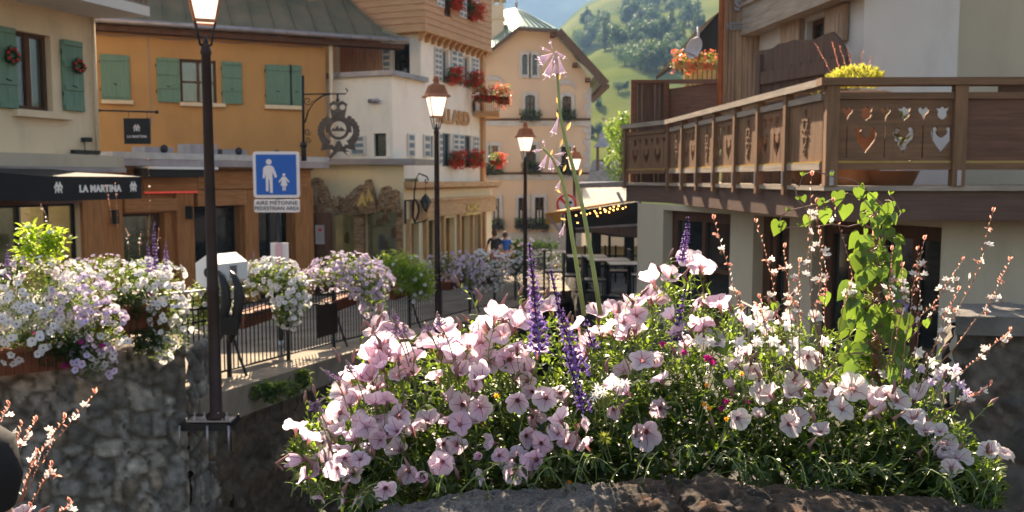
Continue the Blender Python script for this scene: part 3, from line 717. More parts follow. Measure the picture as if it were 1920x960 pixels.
UW = FO.off(.45 - 1.2 * 1.35 + .02); zz = roofpt(0, 1.2).z - .05; w2 = UW.rect(530, -40, 572, 11)
mb = MB(); UW.wall(mb, eu0, uS, zz, zz + 2.6, [w2], .2); mb.quad(UW.w(uS, zz), UW.w(uS, zz, -4), UW.w(uS, zz + 2.6, -4), UW.w(uS, zz + 2.6)); mb.build('upper_wall', M['ochre'], och)
window(UW, och, w2, M['windowbrown'], M['greyglass'], .12, .06, 1, 0)
mb = MB(); mb.hexa([UW.w(eu0, zz + 2.6, .6), UW.w(uS + .3, zz + 2.6, .6), UW.w(uS + .3, zz + 4.3, -4), UW.w(eu0, zz + 4.3, -4), UW.w(eu0, zz + 2.75, .6), UW.w(uS + .3, zz + 2.75, .6), UW.w(uS + .3, zz + 4.45, -4), UW.w(eu0, zz + 4.45, -4)]); mb.build('upper_roof', M['greenmetal'], och)

# ---- timber shopfront that stands in front of it
FT = Fac((P(190, 335, 19.3).x, 19.3), (P(583, 335, 24.2).x, 24.2))
sf = thing('shopfront', (FT.p.x, FT.p.y, -3.2), 'orange timber shopfront with a zinc ledge below the ochre wall', 'shopfront')
tz = FT.px(400, 300)[1]
op = [FT.rect(227, 400, 311, 560), FT.rect(361, 386, 452, 580), FT.rect(483, 372, 548, 580)]
mb = MB(); FT.wall(mb, 0, FT.L, -3.5, tz - .1, op, .35); mb.build('wall', M['pinewood'], sf)
mb = MB(); z0 = FT.px(360, 312)[1]; FT.box(mb, (-.1, FT.L + .1, tz - .02, tz + .12), -3, .62); mb.build('zinc_top', M['zinc'], sf)
mb = MB(); FT.box(mb, (-.1, FT.L + .1, tz - .17, tz - .022), .40, .60); mb.build('gutter', M['gutter'], sf)
mb = MB(); mb.hexa([FT.w(0, tz - .25, .02), FT.w(FT.L, tz - .25, .02), FT.w(FT.L, tz - .25, -.1), FT.w(0, tz - .25, -.1), FT.w(0, tz - .03, .4), FT.w(FT.L, tz - .03, .4), FT.w(FT.L, tz - .03, -.1), FT.w(0, tz - .03, -.1)]); mb.build('soffit', M['lightwood_h'], sf)
for r, l in ((FT.rect(262, 333, 362, 360), None), (FT.rect(363, 322, 472, 354), None), (FT.rect(227, 372, 325, 396), None), (FT.rect(363, 356, 455, 385), None), (FT.rect(476, 318, 575, 350), None), (FT.rect(480, 352, 548, 371), None)):
    mb = MB(); FT.box(mb, r, .01, .16); mb.build('beam', M['pinewood_h'], sf)
for r in (FT.rect(180, 372, 227, 620), FT.rect(328, 358, 360, 620), FT.rect(455, 356, 480, 620), FT.rect(549, 350, 583, 620)):
    mb = MB(); FT.box(mb, (r[0], r[1], -3.4, r[3]), .012, .13); mb.build('post', M['pinewood'], sf)
mb = MB(); r = FT.rect(262, 359, 362, 362); FT.box(mb, r, .17, .19); mb.build('red_light_strip', M['led'], sf)
for i, r in enumerate(op): window(FT, sf, r, M['darkmetal'] if i else M['windowbrown'], M['glass'] if i == 0 else M['darkglass'], .25, .07, 1 if i else 0, 0)
mb = MB(); FT.box(mb, (op[0][0] - .3, op[0][1] + .3, -3.3, op[0][3] + .2), -1.3, -1.28); mb.build('interior', M['inner'], sf)
mb = MB(); FT.box(mb, FT.rect(236, 316, 344, 332), .3, .75); ab = mb.build('awning_cassette', M['blackpaint'], sf); mb = MB(); FT.box(mb, FT.rect(240, 313, 364, 318), .32, .9); mb.build('cassette_lid', M['whitepaint'], sf)
for x, y in ((211, 406), (350, 398)):
    q = FT.w(*FT.px(x, y), .13); t = thing('wall_lamp', q, 'black box wall lamp on the timber post %s' % ('beside the awning' if x < 300 else 'left of the dark doorway'), 'wall lamp', 'black lamps on the timber shopfront'); mb = MB()
    mb.box(q.x - .07, q.x + .07, q.y - .12, q.y - .02, q.z - .15, q.z + .15); mb.build('housing', M['blackpaint'], t); mb = MB(); mb.box(q.x - .16, q.x - .03, q.y - .1, q.y + .02, q.z - .03, q.z + .03); mb.build('bracket', M['blackpaint'], t)
for x0, x1, y0, l in ((287, 341, 289, 'low grey'), (372, 423, 285, 'taller grey'), (432, 478, 290, 'grey')):
    q = FT.px(x0, 297); r = FT.rect(x0, y0, x1, 297.5); a = FT.w((r[0] + r[1]) / 2, tz + .12, -.5)
    t = thing('air_conditioner', a, '%s air conditioner on the zinc ledge, %s' % (l, {287: 'left of the near lamp post', 372: 'just behind the near lamp post', 432: 'nearest the blue sign'}[x0]), 'air conditioner', 'air conditioners on the zinc ledge'); mb = MB()
    FT.box(mb, (r[0], r[1], tz + .12, tz + .12 + (.16 if y0 > 288 else .26)), -.8, -.3); mb.build('casing', M['gutter'], t); mb = MB(); mb.lathe(FT.w(r[0] + (r[1] - r[0]) * .65, tz + .24, -.295), [(.0, 0), (.10, 0), (.1, .01), (0, .01)], 14, FT.n); mb.build('fan_grille', M['blackpaint'], t)
# iron post with the crowned crest sign
Yc = 23.0; t = thing('crest_sign', P(570, 300, Yc), 'iron crest sign with crown and wreath hanging from a scrolled post', 'sign'); mb = MB()
def X(x, y, Y=Yc): return P(x, y, Y)
mb.tube([X(568, 142), X(569, 270)], .035, 8); mb.tube([X(569, 268), X(570, 302)], .07, 8); mb.ball(X(569, 272), .1, 8)
mb.tube([X(570, 177), X(600, 176), X(648, 176), X(652, 170), X(648, 166)], .018, 6)
mb.tube([X(572, 230), X(578, 208), X(590, 190), X(606, 179), X(618, 177)], .02, 6)
for cx, cy, r in ((577, 189, 9), (577, 247, 7), (578, 262, 6)):
    mb.tube([X(cx + r * (1 - k / 14) * cos(k * .75), cy + r * (1 - k / 14) * sin(k * .75)) for k in range(12)], .013, 5)
mb.tube([X(633, 177), X(633, 192)], .025, 6); mb.ball(X(633, 188), .05, 8); mb.build('bracket', M['darkmetal'], t)
sk = Yc / F
def ell(cx, cy, a, b, n=28, t0=0, t1=2 * pi): return [(cx + a * cos(t0 + (t1 - t0) * k / n), cy + b * sin(t0 + (t1 - t0) * k / n)) for k in range(n)]
def arc_band(cx, cy, a, b, wd, t0, t1, n=18, tooth=0):
    o = [(cx + (a + (tooth if k % 2 else 0)) * cos(t0 + (t1 - t0) * k / n), cy + (b + (tooth if k % 2 else 0)) * sin(t0 + (t1 - t0) * k / n)) for k in range(n + 1)]
    i = [(cx + (a - wd) * cos(t0 + (t1 - t0) * k / n), cy + (b - wd) * sin(t0 + (t1 - t0) * k / n)) for k in range(n, -1, -1)]
    return o + i
SH = []
SH.append([arc_band(0, 0, 24, 28, 9, radians(-10), radians(190), 20)])
SH.append([ell(0, 2, 20, 20), ell(0, 2, 14.5, 14.5)]); SH.append([[(-14, -2), (-10, 5), (-7, 2), (-2, 8), (2, 2), (5, 6), (8, 3), (14, -2)]])
SH.append([arc_band(0, -2, 38, 32, 11, radians(118), radians(238), 18, 2)]); SH.append([arc_band(0, -2, 38, 32, 11, radians(-58), radians(62), 18, 2)])
SH.append([[(-34, -38), (-30, -24), (-12, -30), (12, -30), (28, -24), (32, -38), (14, -34), (4, -40), (-6, -40), (-16, -35)]])
SH.append([[(0, -38), (-22, -60), (-16, -52), (-20, -50), (-8, -36)]]); SH.append([[(4, -38), (18, -48), (12, -40), (20, -40), (8, -33)]])
SH.append([[(-12, 24), (-15, 40), (-17, 48), (-8, 54), (0, 50), (8, 54), (17, 48), (15, 40), (12, 24)], ell(-8, 42, 5.5, 5), ell(8, 42, 5.5, 5)]); SH.append([ell(0, 55, 2.5, 4, 10)])
SH.append([[(-3, -20), (3, -20), (8, -32), (-8, -32)]]); SH.append([arc_band(-14, -10, 22, 22, 5, radians(200), radians(280), 10)]); SH.append([arc_band(14, -10, 22, 22, 5, radians(-100), radians(-20), 10)])
mb = MB(); o0 = X(635, 244)
for i, s_ in enumerate(SH): place2d(mb, shape2d([[(x * sk, y * sk) for x, y in lp] for lp in s_], .02), o0 + V((0, -.002 * i, 0)), (1, 0, 0))
mb.build('crest', M['rustsign'], t)

# ================================================================ WHITE HOTEL
cb = P(737, 335, 26); UD = V((.38, .925, 0)).normalized(); WD = V((.925, -.38, 0)).normalized()
def along(p, d, k): return (p.x + d.x * k, p.y + d.y * k)
end = along(cb, UD, 6.1); FR = Fac((cb.x, cb.y), end)
uM = FR.px(791, 335)[0]; mc = FR.w(uM, 0)
FL = Fac(along(mc, WD, -4.2), (mc.x, mc.y))            # main left face
FB = Fac(along(cb, WD, -2.35), (cb.x, cb.y))            # box left face
wh = thing('house', (cb.x, cb.y, -3.6), 'white rendered building with larch upper storey and red geraniums', 'house')
zcap = FB.px(700, 143)[1]; zrow = FR.px(800, 62)[1]; uE = FR.px(905, 335)[0]
RW = [FR.rect(826, 92, 841, 156), FR.rect(867, 105, 881, 165)]
LW = [FR.rect(777, 253, 785, 294), FR.rect(806, 255, 813, 295), FR.rect(829, 250, 845, 312), FR.rect(871, 254, 884, 314)]
zl = FR.px(850, 348)[1]
mb = MB(); FR.wall(mb, uM, uE, zl, zrow + .3, RW + LW, .18); mb.build('wall', M['white'], wh)
mb = MB(); FR.wall(mb, 0, uM, zl, zcap, [], .18)
smw = FB.rect(701, 250, 724, 293); FB.wall(mb, 0, FB.L, FB.px(700, 305)[1], zcap, [smw], .2); mb.build('bay_wall', M['white'], wh)
dkw = FL.rect(735, 82, 768, 139); mb = MB(); FL.wall(mb, 0, FL.L, zcap - .2, zrow + .35, [dkw], .3); mb.quad(FR.w(uE, -3.7), FR.w(uE, -3.7, -6), FR.w(uE, 8, -6), FR.w(uE, 8)); mb.build('side_wall', M['white'], wh)
mb = MB(); FB.box(mb, (-.12, FB.L + .12, zcap, zcap + .14), -1.5, .14); FR.box(mb, (-.13, uM + .25, zcap - .003, zcap + .137), -.5, .13); mb.build('bay_capping', M['gutter'], wh)
for r in RW: window(FR, wh, r, M['shutwhite'], M['greyglass'], .1, .05, 1, 0)
for r in LW: window(FR, wh, r, M['shutblue'], M['darkglass'], .1, .04, 1 if r is not LW[0] else 0, 0)
window(FB, wh, smw, M['darkmetal'], M['darkglass'], .12, .04, 0, 0); mb = MB(); r = FB.rect(698, 293, 730, 299); FB.box(mb, r, 0, .1); mb.build('sill', M['white'], wh)
window(FL, wh, dkw, M['darkmetal'], M['darkglass'], .2, .05, 0, 0)
def pshut(fc, root, r, n, cols=2):
    mb = MB(); fc.box(mb, r, .01, .05); s = mb.build('shutter', M['shutwhite'], root); u0, u1, z0, z1 = r; m2 = MB()
    for i in range(n):
        a = z0 + (z1 - z0) * (i + .2) / n; b = z0 + (z1 - z0) * (i + .8) / n
        for j in range(cols): fc.box(m2, (u0 + (u1 - u0) * (j + .15) / cols, u0 + (u1 - u0) * (j + .85) / cols, a, b), .05, .056)
    m2.build('slat_panels', M['shutblue'], s)
for r in (FR.rect(814, 90, 826, 152), FR.rect(845, 96, 866, 160), FR.rect(884, 110, 895, 160)): pshut(FR, wh, r, 6)
for r in (FR.rect(763, 251, 776, 294), FR.rect(793, 253, 805, 295)): pshut(FR, wh, r, 3, 1)
for r in (FR.rect(822, 250, 828, 308), FR.rect(848, 252, 869, 300), FR.rect(886, 256, 896, 302)): pshut(FR, wh, r, 5)
pshut(FL, wh, FL.rect(718, 79, 734, 138), 5, 1); pshut(FB, wh, FB.rect(657, 255, 687, 290), 3, 1)
mb = MB(); r = FL.rect(641, 74, 717, 143); FL.box(mb, r, .02, .09)
for k in range(1, 3): u = r[0] + (r[1] - r[0]) * k / 3; FL.box(mb, (u - .012, u + .012, r[2], r[3]), .09, .1)
mb.build('brown_door', M['brownboard'], wh)
mb = MB(); r = FL.rect(633, 72, 640, 143); FL.box(mb, r, .02, .12); mb.build('door_frame', M['whitepaint'], wh)
# larch upper storey
zc = zrow; FRu = FR.off(.28); FLu = FL.off(.28)
uA = uM - .28; holes = [FRu.rect(832, -60, 845, 30), FRu.rect(874, -50, 886, 40)]
mb = MB(); nb = 26; bh = 5.0 / nb
for k in range(nb):
    z0 = zc + k * bh; z1 = z0 + bh + .02
    segs = [(uA, uE + .15)]
    for h in holes:
        if h[2] < z0 + bh / 2 < h[3]: segs = [q for a, b in segs for q in ((a, min(b, h[0])), (max(a, h[1]), b)) if q[1] - q[0] > .01]
    for a, b in segs: mb.hexa([FRu.w(a, z0, .03), FRu.w(b, z0, .03), FRu.w(b, z0, -.05), FRu.w(a, z0, -.05), FRu.w(a, z1, .0), FRu.w(b, z1, .0), FRu.w(b, z1, -.05), FRu.w(a, z1, -.05)])
    a, b = -.1, FL.L + .285
    mb.hexa([FLu.w(a, z0, .03), FLu.w(b, z0, .03), FLu.w(b, z0, -.05), FLu.w(a, z0, -.05), FLu.w(a, z1, .0), FLu.w(b, z1, .0), FLu.w(b, z1, -.05), FLu.w(a, z1, -.05)])
mb.build('clapboard_wall', M['clap'], wh)
mb = MB(); FRu.box(mb, (uA - .02, uE + .16, zc - .06, zc), -.3, .05); FLu.box(mb, (-.1, FL.L + .28, zc - .063, zc - .003), -.3, .05)
mb.build('floor_trim', M['lightwood_h'], wh)
for k in range(12):
    u = uA + .12 + (uE - uA) * k / 11.5; mb = MB(); mb.hexa([FR.w(u, zc - .3, 0), FR.w(u + .11, zc - .3, 0), FR.w(u + .11, zc - .3, .08), FR.w(u, zc - .3, .08), FR.w(u, zc - .062, 0), FR.w(u + .11, zc - .062, 0), FR.w(u + .11, zc - .062, .27), FR.w(u, zc - .062, .27)]); mb.build('corbel', M['lightwood'], wh)
for r in holes: window(FRu, wh, r, M['windowbrown'], M['darkglass'], .05, .05, 1, 0)
for r in (FRu.rect(818, -60, 831, 13), FRu.rect(860, -50, 873, 33), FRu.rect(889, -50, 896, 38)): pshut(FRu, wh, (r[0], r[1], r[2], r[3]), 8)
mb = MB(); zr = zc + 5; mb.hexa([FR.w(uA - 1, zr, 1), FR.w(uE + 1, zr, 1), FR.w(uE + 1, zr + 2.5, -4), FR.w(uA - 1, zr + 2.5, -4), FR.w(uA - 1, zr + .2, 1), FR.w(uE + 1, zr + .2, 1), FR.w(uE + 1, zr + 2.7, -4), FR.w(uA - 1, zr + 2.7, -4)]); mb.build('roof', M['greenmetal'], wh)
# larch corner pilaster at the far end, wooden letters
mb = MB(); FR.box(mb, (uE - .22, uE + .02, FR.px(897, 340)[1], FR.px(897, 100)[1]), .01, .12); mb.build('corner_post', M['lightwood'], wh)
mb = MB(); a = FR.rect(820, 206, 876, 236); place2d(mb, text2d('ALLARD', .62, .03, .02), FR.w((a[0] + a[1]) / 2, (a[2] + a[3]) / 2, .04), FR.d, sx=(a[1] - a[0]) / 2.1); mb.build('wooden_lettering', M['lightwood'], wh)
q = FB.w(*FB.px(703, 190), 0); t = thing('spotlight', q, 'dark double spotlight fixed to the white bay wall', 'spotlight'); mb = MB(); mb.tube([q, q + FB.n * .15], .05, 8); mb.tube([q + FB.n * .12 - FB.d * .12, q + FB.n * .16 + FB.d * .14], [.07, .05], 10); mb.ball(q + FB.n * .16 + FB.d * .16, .075, 8); mb.build('lamp_head', M['gutter'], t)
# lower part: carved shop
FS = Fac((P(580, 335, 25.6).x, 25.6), (P(757, 335, 25.0).x, 25.0)); zL = FS.px(680, 309)[1]
FQ = Fac((FS.w(FS.L, 0).x, FS.w(FS.L, 0).y), along(FR.w(uE, 0, .35), UD, 0)); 
sw = [FS.rect(600, 398, 668, 520), FS.rect(686, 395, 745, 520)]
mb = MB(); FS.wall(mb, 0, FS.L, -3.8, zL, sw, .3); mb.build('shop_wall', M['yellowish'], wh)
qw = []; cuts = [(771, 786, 418), (803, 822, 412), (834, 853, 408), (864, 880, 405), (884, 896, 403), (899, 904, 402)]
for a, b, y in cuts: qw.append(FQ.rect(a, y, b, 530))
fz = FQ.px(850, 350)[1]
mb = MB(); FQ.wall(mb, 0, FQ.L, -3.8, fz, qw, .3); mb.build('shop_wall', M['yellowish'], wh)
mb = MB(); FS.box(mb, (-.1, FS.L + .45, zL - .0, zL + .16), -1.5, .3); mb.build('zinc_ledge', M['gutter'], wh)
mb = MB(); FQ.box(mb, (.02, FQ.L + .3, fz, fz + .16), -1, .25)
for k in range(40): u = .1 + (FQ.L) * k / 39; FQ.box(mb, (u, u + .045, fz - .07, fz), .0, .2)
mb.build('cornice', M['lightwood_h'], wh)
r = FQ.rect(765, 378, 906, 404); mb = MB(); zf1 = FQ.px(850, 374)[1]; zf0 = FQ.px(850, 402)[1]; FQ.box(mb, (.35, FQ.L, zf0, zf1), .01, .14); FQ.box(mb, (.3, FQ.L + .05, zf1, zf1 + .07), .01, .2); mb.build('shop_fascia', M['lightwood_h'], wh)
for x in (763, 795, 828, 858, 882, 897, 905):
    u = FQ.px(x, 450)[0]; mb = MB(); FQ.box(mb, (u - .065, u + .065, -3.7, zf0), .012, .12); mb.build('post', M['lightwood'], wh)
mb = MB(); a = FQ.px(878, 391); place2d(mb, text2d('ALLARD', .3, .02, .01), FQ.w(a[0], a[1] + .05, .17), FQ.d); place2d(mb, shape2d([[(-.7, -.2), (.6, -.2), (.65, -.12), (-.65, -.12)]], .03), FQ.w(a[0], a[1], .17), FQ.d); mb.build('shop_lettering', M['goldwood'], wh)
for r in qw + [None]:
    if r: window(FQ, wh, r, M['lightwood'], M['glass'], .2, .03, 0, 0)
for r in sw: window(FS, wh, r, M['carved'], M['glass'], .2, .04, 0, 0)
mb = MB(); FQ.box(mb, (.1, FQ.L - .1, -3.6, fz - .3), -1.6, -1.55); FS.box(mb, (.1, FS.L - .1, -3.6, 0), -1.6, -1.55); mb.build('interior', M['inner'], wh)
mb = MB(); r = FS.rect(668, 395, 686, 520); FS.box(mb, (r[0], r[1], -3.7, r[3]), .01, .15); r = FS.rect(746, 392, 757, 520); FS.box(mb, (r[0], r[1] - .01, -3.7, r[3]), .01, .13); mb.build('carved_post', M['carved'], wh)
random.seed(9)
for i, (x, y) in enumerate([(877, 428), (848, 452), (845, 440), (845, 464), (868, 440), (868, 456), (845, 478), (793, 440), (902, 468), (902, 442), (795, 470), (868, 470)]):
    u, z = FQ.px(x, y); mb = MB(); mb.ball(FQ.w(u, z, -.35), .03, 6); mb.build('shop_bulb', M['bulb'], wh)
for i, (x, y, c, s_) in enumerate([(694, 428, 'yellowstrip', .14), (706, 419, 'orangefl', .13), (722, 437, 'red', .1), (716, 450, 'signwhite', .12), (700, 455, 'signblue', .13), (632, 447, 'goldwood', .1), (728, 458, 'whitepaint', .1), (712, 462, 'terracotta', .14), (650, 450, 'red', .08)]):
    u, z = FS.px(x, y); mb = MB(); q = FS.w(u, z, -.7)
    if i < 2: mb.lathe(q, [(s_ * 1.5, 0), (s_ * 1.4, .03), (s_ * .7, .05), (s_ * .6, .2), (0, .24)], 14); tag(mb.build('hat', M[c], None, q), '%s hat in the carved shop window' % ('straw yellow' if i == 0 else 'orange'), 'hat')
    else: mb.hexa([q + V((a, b, k)) for k in (-s_ * 2, s_) for a, b in ((-s_ * .7, 0), (s_ * .7, 0), (s_ * .6, s_), (-s_ * .6, s_))]); mb.lathe(q + V((0, .03, s_)), [(s_ * .3, 0), (s_ * .34, s_ * .3), (.0, s_ * .6)], 8); mb.build('displayed_garment', M[c], wh)
# carved rock sign
t = thing('carved_sign', FS.w(*FS.px(670, 395), .2), 'carved brown mountain sign with a gilded double peak over the shop windows', 'sign')
def px2(fc, pts, o, th, m, name, par):
    mb = MB(); c = fc.px(*pts[0]); lp = [(fc.px(x, y)[0] - c[0], fc.px(x, y)[1] - c[1]) for x, y in pts]; place2d(mb, shape2d([lp], th), fc.w(c[0], c[1], o), fc.d); return mb.build(name, m, par)
px2(FS, [(583, 402), (586, 360), (592, 352), (588, 340), (597, 336), (603, 333), (610, 336), (612, 345), (618, 350), (622, 360), (624, 372), (636, 384), (650, 398), (640, 402), (622, 398), (605, 402)], .30, .14, M['carved'], 'carved_tree', t)
px2(FS, [(632, 384), (640, 368), (646, 372), (652, 388), (650, 398), (638, 396)], .2, .1, M['carved'], 'carved_peak', t)
px2(FS, [(652, 386), (660, 372), (672, 359), (680, 355), (676, 366), (664, 380), (656, 390)], .37, .02, M['carvedlight'], 'snow_field', t)
px2(FS, [(596, 352), (604, 344), (611, 356), (606, 385), (600, 385)], .46, .02, M['carvedlight'], 'pale_branch', t)
px2(FS, [(620, 390), (634, 389), (650, 399), (640, 401)], .46, .02, M['carvedlight'], 'pale_branch', t)
px2(FS, [(724, 362), (729, 366), (733, 384), (727, 392), (722, 380)], .40, .02, M['carvedlight'], 'pale_rock', t)
px2(FS, [(650, 396), (651, 380), (662, 366), (673, 354), (684, 346), (690, 350), (694, 338), (700, 336), (704, 350), (712, 380), (714, 394), (700, 400), (680, 402), (664, 402)], .24, .12, M['carved'], 'carved_massif', t)
px2(FS, [(678, 386), (688, 362), (690, 360), (697, 385), (692, 385), (690, 378), (684, 386)], .37, .03, M['goldwood'], 'gilded_peak', t)
px2(FS, [(696, 372), (700, 352), (710, 376), (704, 377), (701, 368), (699, 380)], .37, .03, M['goldwood'], 'gilded_peak', t)
px2(FS, [(716, 394), (718, 372), (724, 352), (728, 350), (729, 362), (732, 348), (737, 350), (740, 362), (746, 356), (752, 358), (755, 398), (740, 396), (728, 392)], .26, .13, M['carved'], 'carved_massif', t)
random.seed(31)
def chunks(name, boxes, n, s0, s1):
    mb = MB()
    for k in range(n):
        x0, y0, x1, y1 = random.choice(boxes); u, z = FS.px(U(x0, x1), U(y0, y1)); a = FS.w(u, z, U(.3, .5)); s_ = U(s0, s1); d = V((U(-.5, .5), U(-.3, .3), 1)).normalized()
        mb.tube([a, a + d * s_ * .8, a + d * s_ * 2], [s_ * .5, s_ * .42, s_ * .04], 5)
    mb.build(name, M['carved'], t)
chunks('carved_shingles', [(592, 345, 618, 395), (600, 375, 645, 398), (588, 385, 620, 400)], 90, .06, .14)
chunks('carved_pebbles', [(650, 388, 756, 402), (720, 365, 752, 395), (655, 372, 680, 395)], 110, .05, .1)
# brown information column
q = P(604, 402, 24.4); t = thing('information_column', (q.x, q.y, -3.2), 'dark brown column with a grey poster outside the carved shop', 'column'); mb = MB(); mb.lathe((q.x, q.y, -3.2), [(.27, 0), (.27, 3.2 + q.z), (.25, 3.24 + q.z), (0, 3.26 + q.z)], 20); mb.build('column', M['windowbrown'], t)
a = P(592, 458, 24.1); b = P(608, 422, 24.1); mb = MB(); mb.box(a.x, b.x, 24.08, 24.12, a.z, b.z); po = mb.build('poster', M['gutter'], t); mb = MB(); mb.lathe(P(600, 431, 24.07), [(.035, 0), (.05, 0), (.05, .01), (.035, .01)], 12, (0, -1, 0)); mb.build('red_ring', M['red'], po)
# hanging lantern with iron signboard
Yl = 24.6; t = thing('wall_lantern', P(776, 430, Yl), 'black lantern hanging from a scrolled iron bracket beside the carved shop', 'lantern'); mb = MB()
L_ = lambda x, y: P(x, y, Yl)
mb.tube([L_(775, 405), L_(777, 360), L_(780, 335), L_(786, 325), L_(793, 328), L_(800, 331), L_(803, 337), L_(801, 343), L_(797, 341), L_(798, 336)], .022, 7)
mb.tube([L_(798, 342), L_(798, 366)], .008, 5); mb.tube([L_(760, 376), L_(775, 376)], .02, 6); mb.bar(L_(760, 375), L_(760, 420), .06, .06, V((0, 1, 0))); mb.build('bracket', M['darkmetal'], t)
mb = MB(); q = L_(798, 377); mb.lathe(q, [(.16, -.02), (.15, 0), (.09, .12), (.05, .15), (.02, .2)], 6); mb.lathe(L_(798, 393), [(.0, -.06), (.03, -.04), (.05, 0), (.03, .01)], 8)
for k in range(6): a = 2 * pi * k / 6; mb.tube([q + V((.15 * cos(a), .15 * sin(a), 0)), L_(798, 392) + V((.06 * cos(a), .06 * sin(a), 0))], .01, 4)
mb.build('lantern_frame', M['darkmetal'], t); mb = MB(); mb.lathe(L_(798, 391), [(.055, 0), (.135, .23)], 6); mb.build('lantern_glass', M['greyglass'], t)
t = thing('iron_signboard', L_(785, 395), 'pale wooden shop board in a curly iron frame under the hanging lantern', 'sign'); px = Fac((L_(770, 400).x, Yl + .1), (L_(800, 400).x, Yl + .1))
px2(px, [(782, 375), (800, 377), (803, 395), (798, 412), (783, 415), (784, 395)], 0, .02, M['lightwood'], 'board', t); mb = MB(); mb.tube([L_(x, y) for x, y in ((774, 378), (779, 374), (784, 385), (785, 398), (781, 410), (778, 418), (774, 405), (773, 390), (774, 378))], .03, 6); mb.tube([L_(778, 418), L_(790, 416), L_(802, 412)], .02, 5); mb.build('iron_frame', M['darkmetal'], t)

# ================================================================ SALMON VILLA
YP = 48; FP = Fac((P(840, 335, YP).x, YP), (P(1106, 335, YP).x, YP)); PW = lambda x, y, o=0: P(x, y, YP - o)
vil = thing('house', (FP.w(0, 0).x, YP, -3.9), 'salmon villa with grey stone window surrounds and a half hipped roof', 'house')
def holeloop(x0, y0, x1, y1, arch=0):
    a = P(x0, y1, YP); b = P(x1, y0, YP); lp = [(a.x, a.z), (b.x, a.z)]
    if arch:
        r = (b.x - a.x) / 2; zc_ = b.z - r * arch; lp += [((a.x + b.x) / 2 + r * cos(t_), zc_ + r * arch * sin(t_)) for t_ in [pi * k / 10 for k in range(11)]]
    else: lp += [(b.x, b.z), (a.x, b.z)]
    return lp
hs = []
PWIN = [(979, 102, 989, 140, 1), (998, 103, 1007, 141, 1), (985, 178, 1003, 228, .5), (1054, 180, 1071, 230, .5), (916, 273, 934, 318, 0), (986, 272, 1005, 318, 0), (1052, 275, 1070, 318, 0), (917, 372, 936, 425, 0), (972, 371, 988, 425, 0), (1003, 370, 1020, 425, 0), (1053, 372, 1070, 425, 0)]
outl = [(840, 60), (905, 60), (975, 52), (1043, 57), (1106, 148), (1106, 505), (840, 505)]
ol = [(P(x, y, YP).x, P(x, y, YP).z) for x, y in [(840, 150), (898, 112), (975, 54), (1043, 58), (1106, 150), (1106, 475), (840, 475)]]
mb = MB(); vf = shape2d([ol] + [holeloop(*w_) for w_ in PWIN], .12); mb.add([V((v.x, YP + .12 + v.z, v.y)) for v in vf[0]], vf[1])
xr = P(1106, 335, YP).x; z1 = P(1106, 150, YP).z; mb.quad(V((xr, YP, -4)), V((xr, YP + 10, -4)), V((xr, YP + 10, z1)), V((xr, YP, z1))); mb.build('wall', M['pink'], vil)
for i, w_ in enumerate(PWIN):
    lp = holeloop(*w_); s_ = MB(); g_ = MB(); xs = [p[0] for p in lp]; zs_ = [p[1] for p in lp]; cx, cz = (min(xs) + max(xs)) / 2, (min(zs_) + max(zs_)) / 2
    e = .17; wx = (max(xs) - min(xs)) / 2; wz = (max(zs_) - min(zs_)) / 2
    big = [(cx + (x - cx) * (wx + e) / wx, cz + (z - cz) * (wz + e) / wz) for x, z in lp]
    vf = shape2d([big, lp], .05); s_.add([V((v.x, YP - .04 + v.z, v.y)) for v in vf[0]], vf[1])
    wn_ = s_.build('window_surround', M['greystone'], vil)
    g_.box(min(xs) - .02, max(xs) + .02, YP + .16, YP + .18, min(zs_) - .02, max(zs_) + .02); g_.build('pane', M['darkglass'], wn_)
    if i > 1:
        f_ = MB(); f_.box(cx - .035, cx + .035, YP + .1, YP + .14, min(zs_), max(zs_)); f_.box(min(xs), max(xs), YP + .1, YP + .14, cz + wz * .3, cz + wz * .3 + .05); f_.box(min(xs), min(xs) + .05, YP + .1, YP + .14, min(zs_), max(zs_)); f_.box(max(xs) - .05, max(xs), YP + .1, YP + .14, min(zs_), max(zs_)); f_.build('frame', M['windowbrown'], wn_)
    if i > 6: c_ = MB(); c_.box(cx - .12, cx + .12, YP + .142, YP + .15, min(zs_), cz + .1); c_.build('curtain', M['curtain'], wn_)
for x0, x1, y in ((905, 945, 142), (1040, 1080, 150)):
    mb = MB(); n = 10; cx, zc_, rr = P((x0 + x1) / 2, y, YP).x, P(960, y + 22, YP).z, (P(x1, y, YP).x - P(x0, y, YP).x) / 2
    lp = [(cx + rr * 1.05 * cos(t_), zc_ + .62 * sin(t_)) for t_ in [radians(20) + radians(140) * k / n for k in range(n + 1)]] + [(cx + rr * .98 * cos(t_), zc_ + .38 * sin(t_)) for t_ in [radians(160) - radians(140) * k / n for k in range(n + 1)]]
    vf = shape2d([lp], .04); mb.add([V((v.x, YP - .04 + v.z, v.y)) for v in vf[0]], vf[1]); mb.build('arch_moulding', M['greystone'], vil)
for y in (224, 325): mb = MB(); z = P(960, y, YP).z; x0 = P(840, 335, YP).x; mb.box(x0, xr, YP - .1, YP + .02, z - .06, z + .06); mb.build('string_course', M['windowbrown'], vil); mb = MB(); mb.box(x0, xr, YP - .06, YP + .02, z - .35, z - .065); mb.build('stone_band', M['greystone'], vil)
mb = MB(); z = P(960, 470, YP).z
k = 0; zz_ = -3.9
while zz_ < z1 - .5: wq = .35 if k % 2 else .22; mb.box(xr - wq, xr + .04, YP - .05, YP + .1, zz_, zz_ + .28); zz_ += .3; k += 1
mb.build('quoins', M['greystone'], vil)
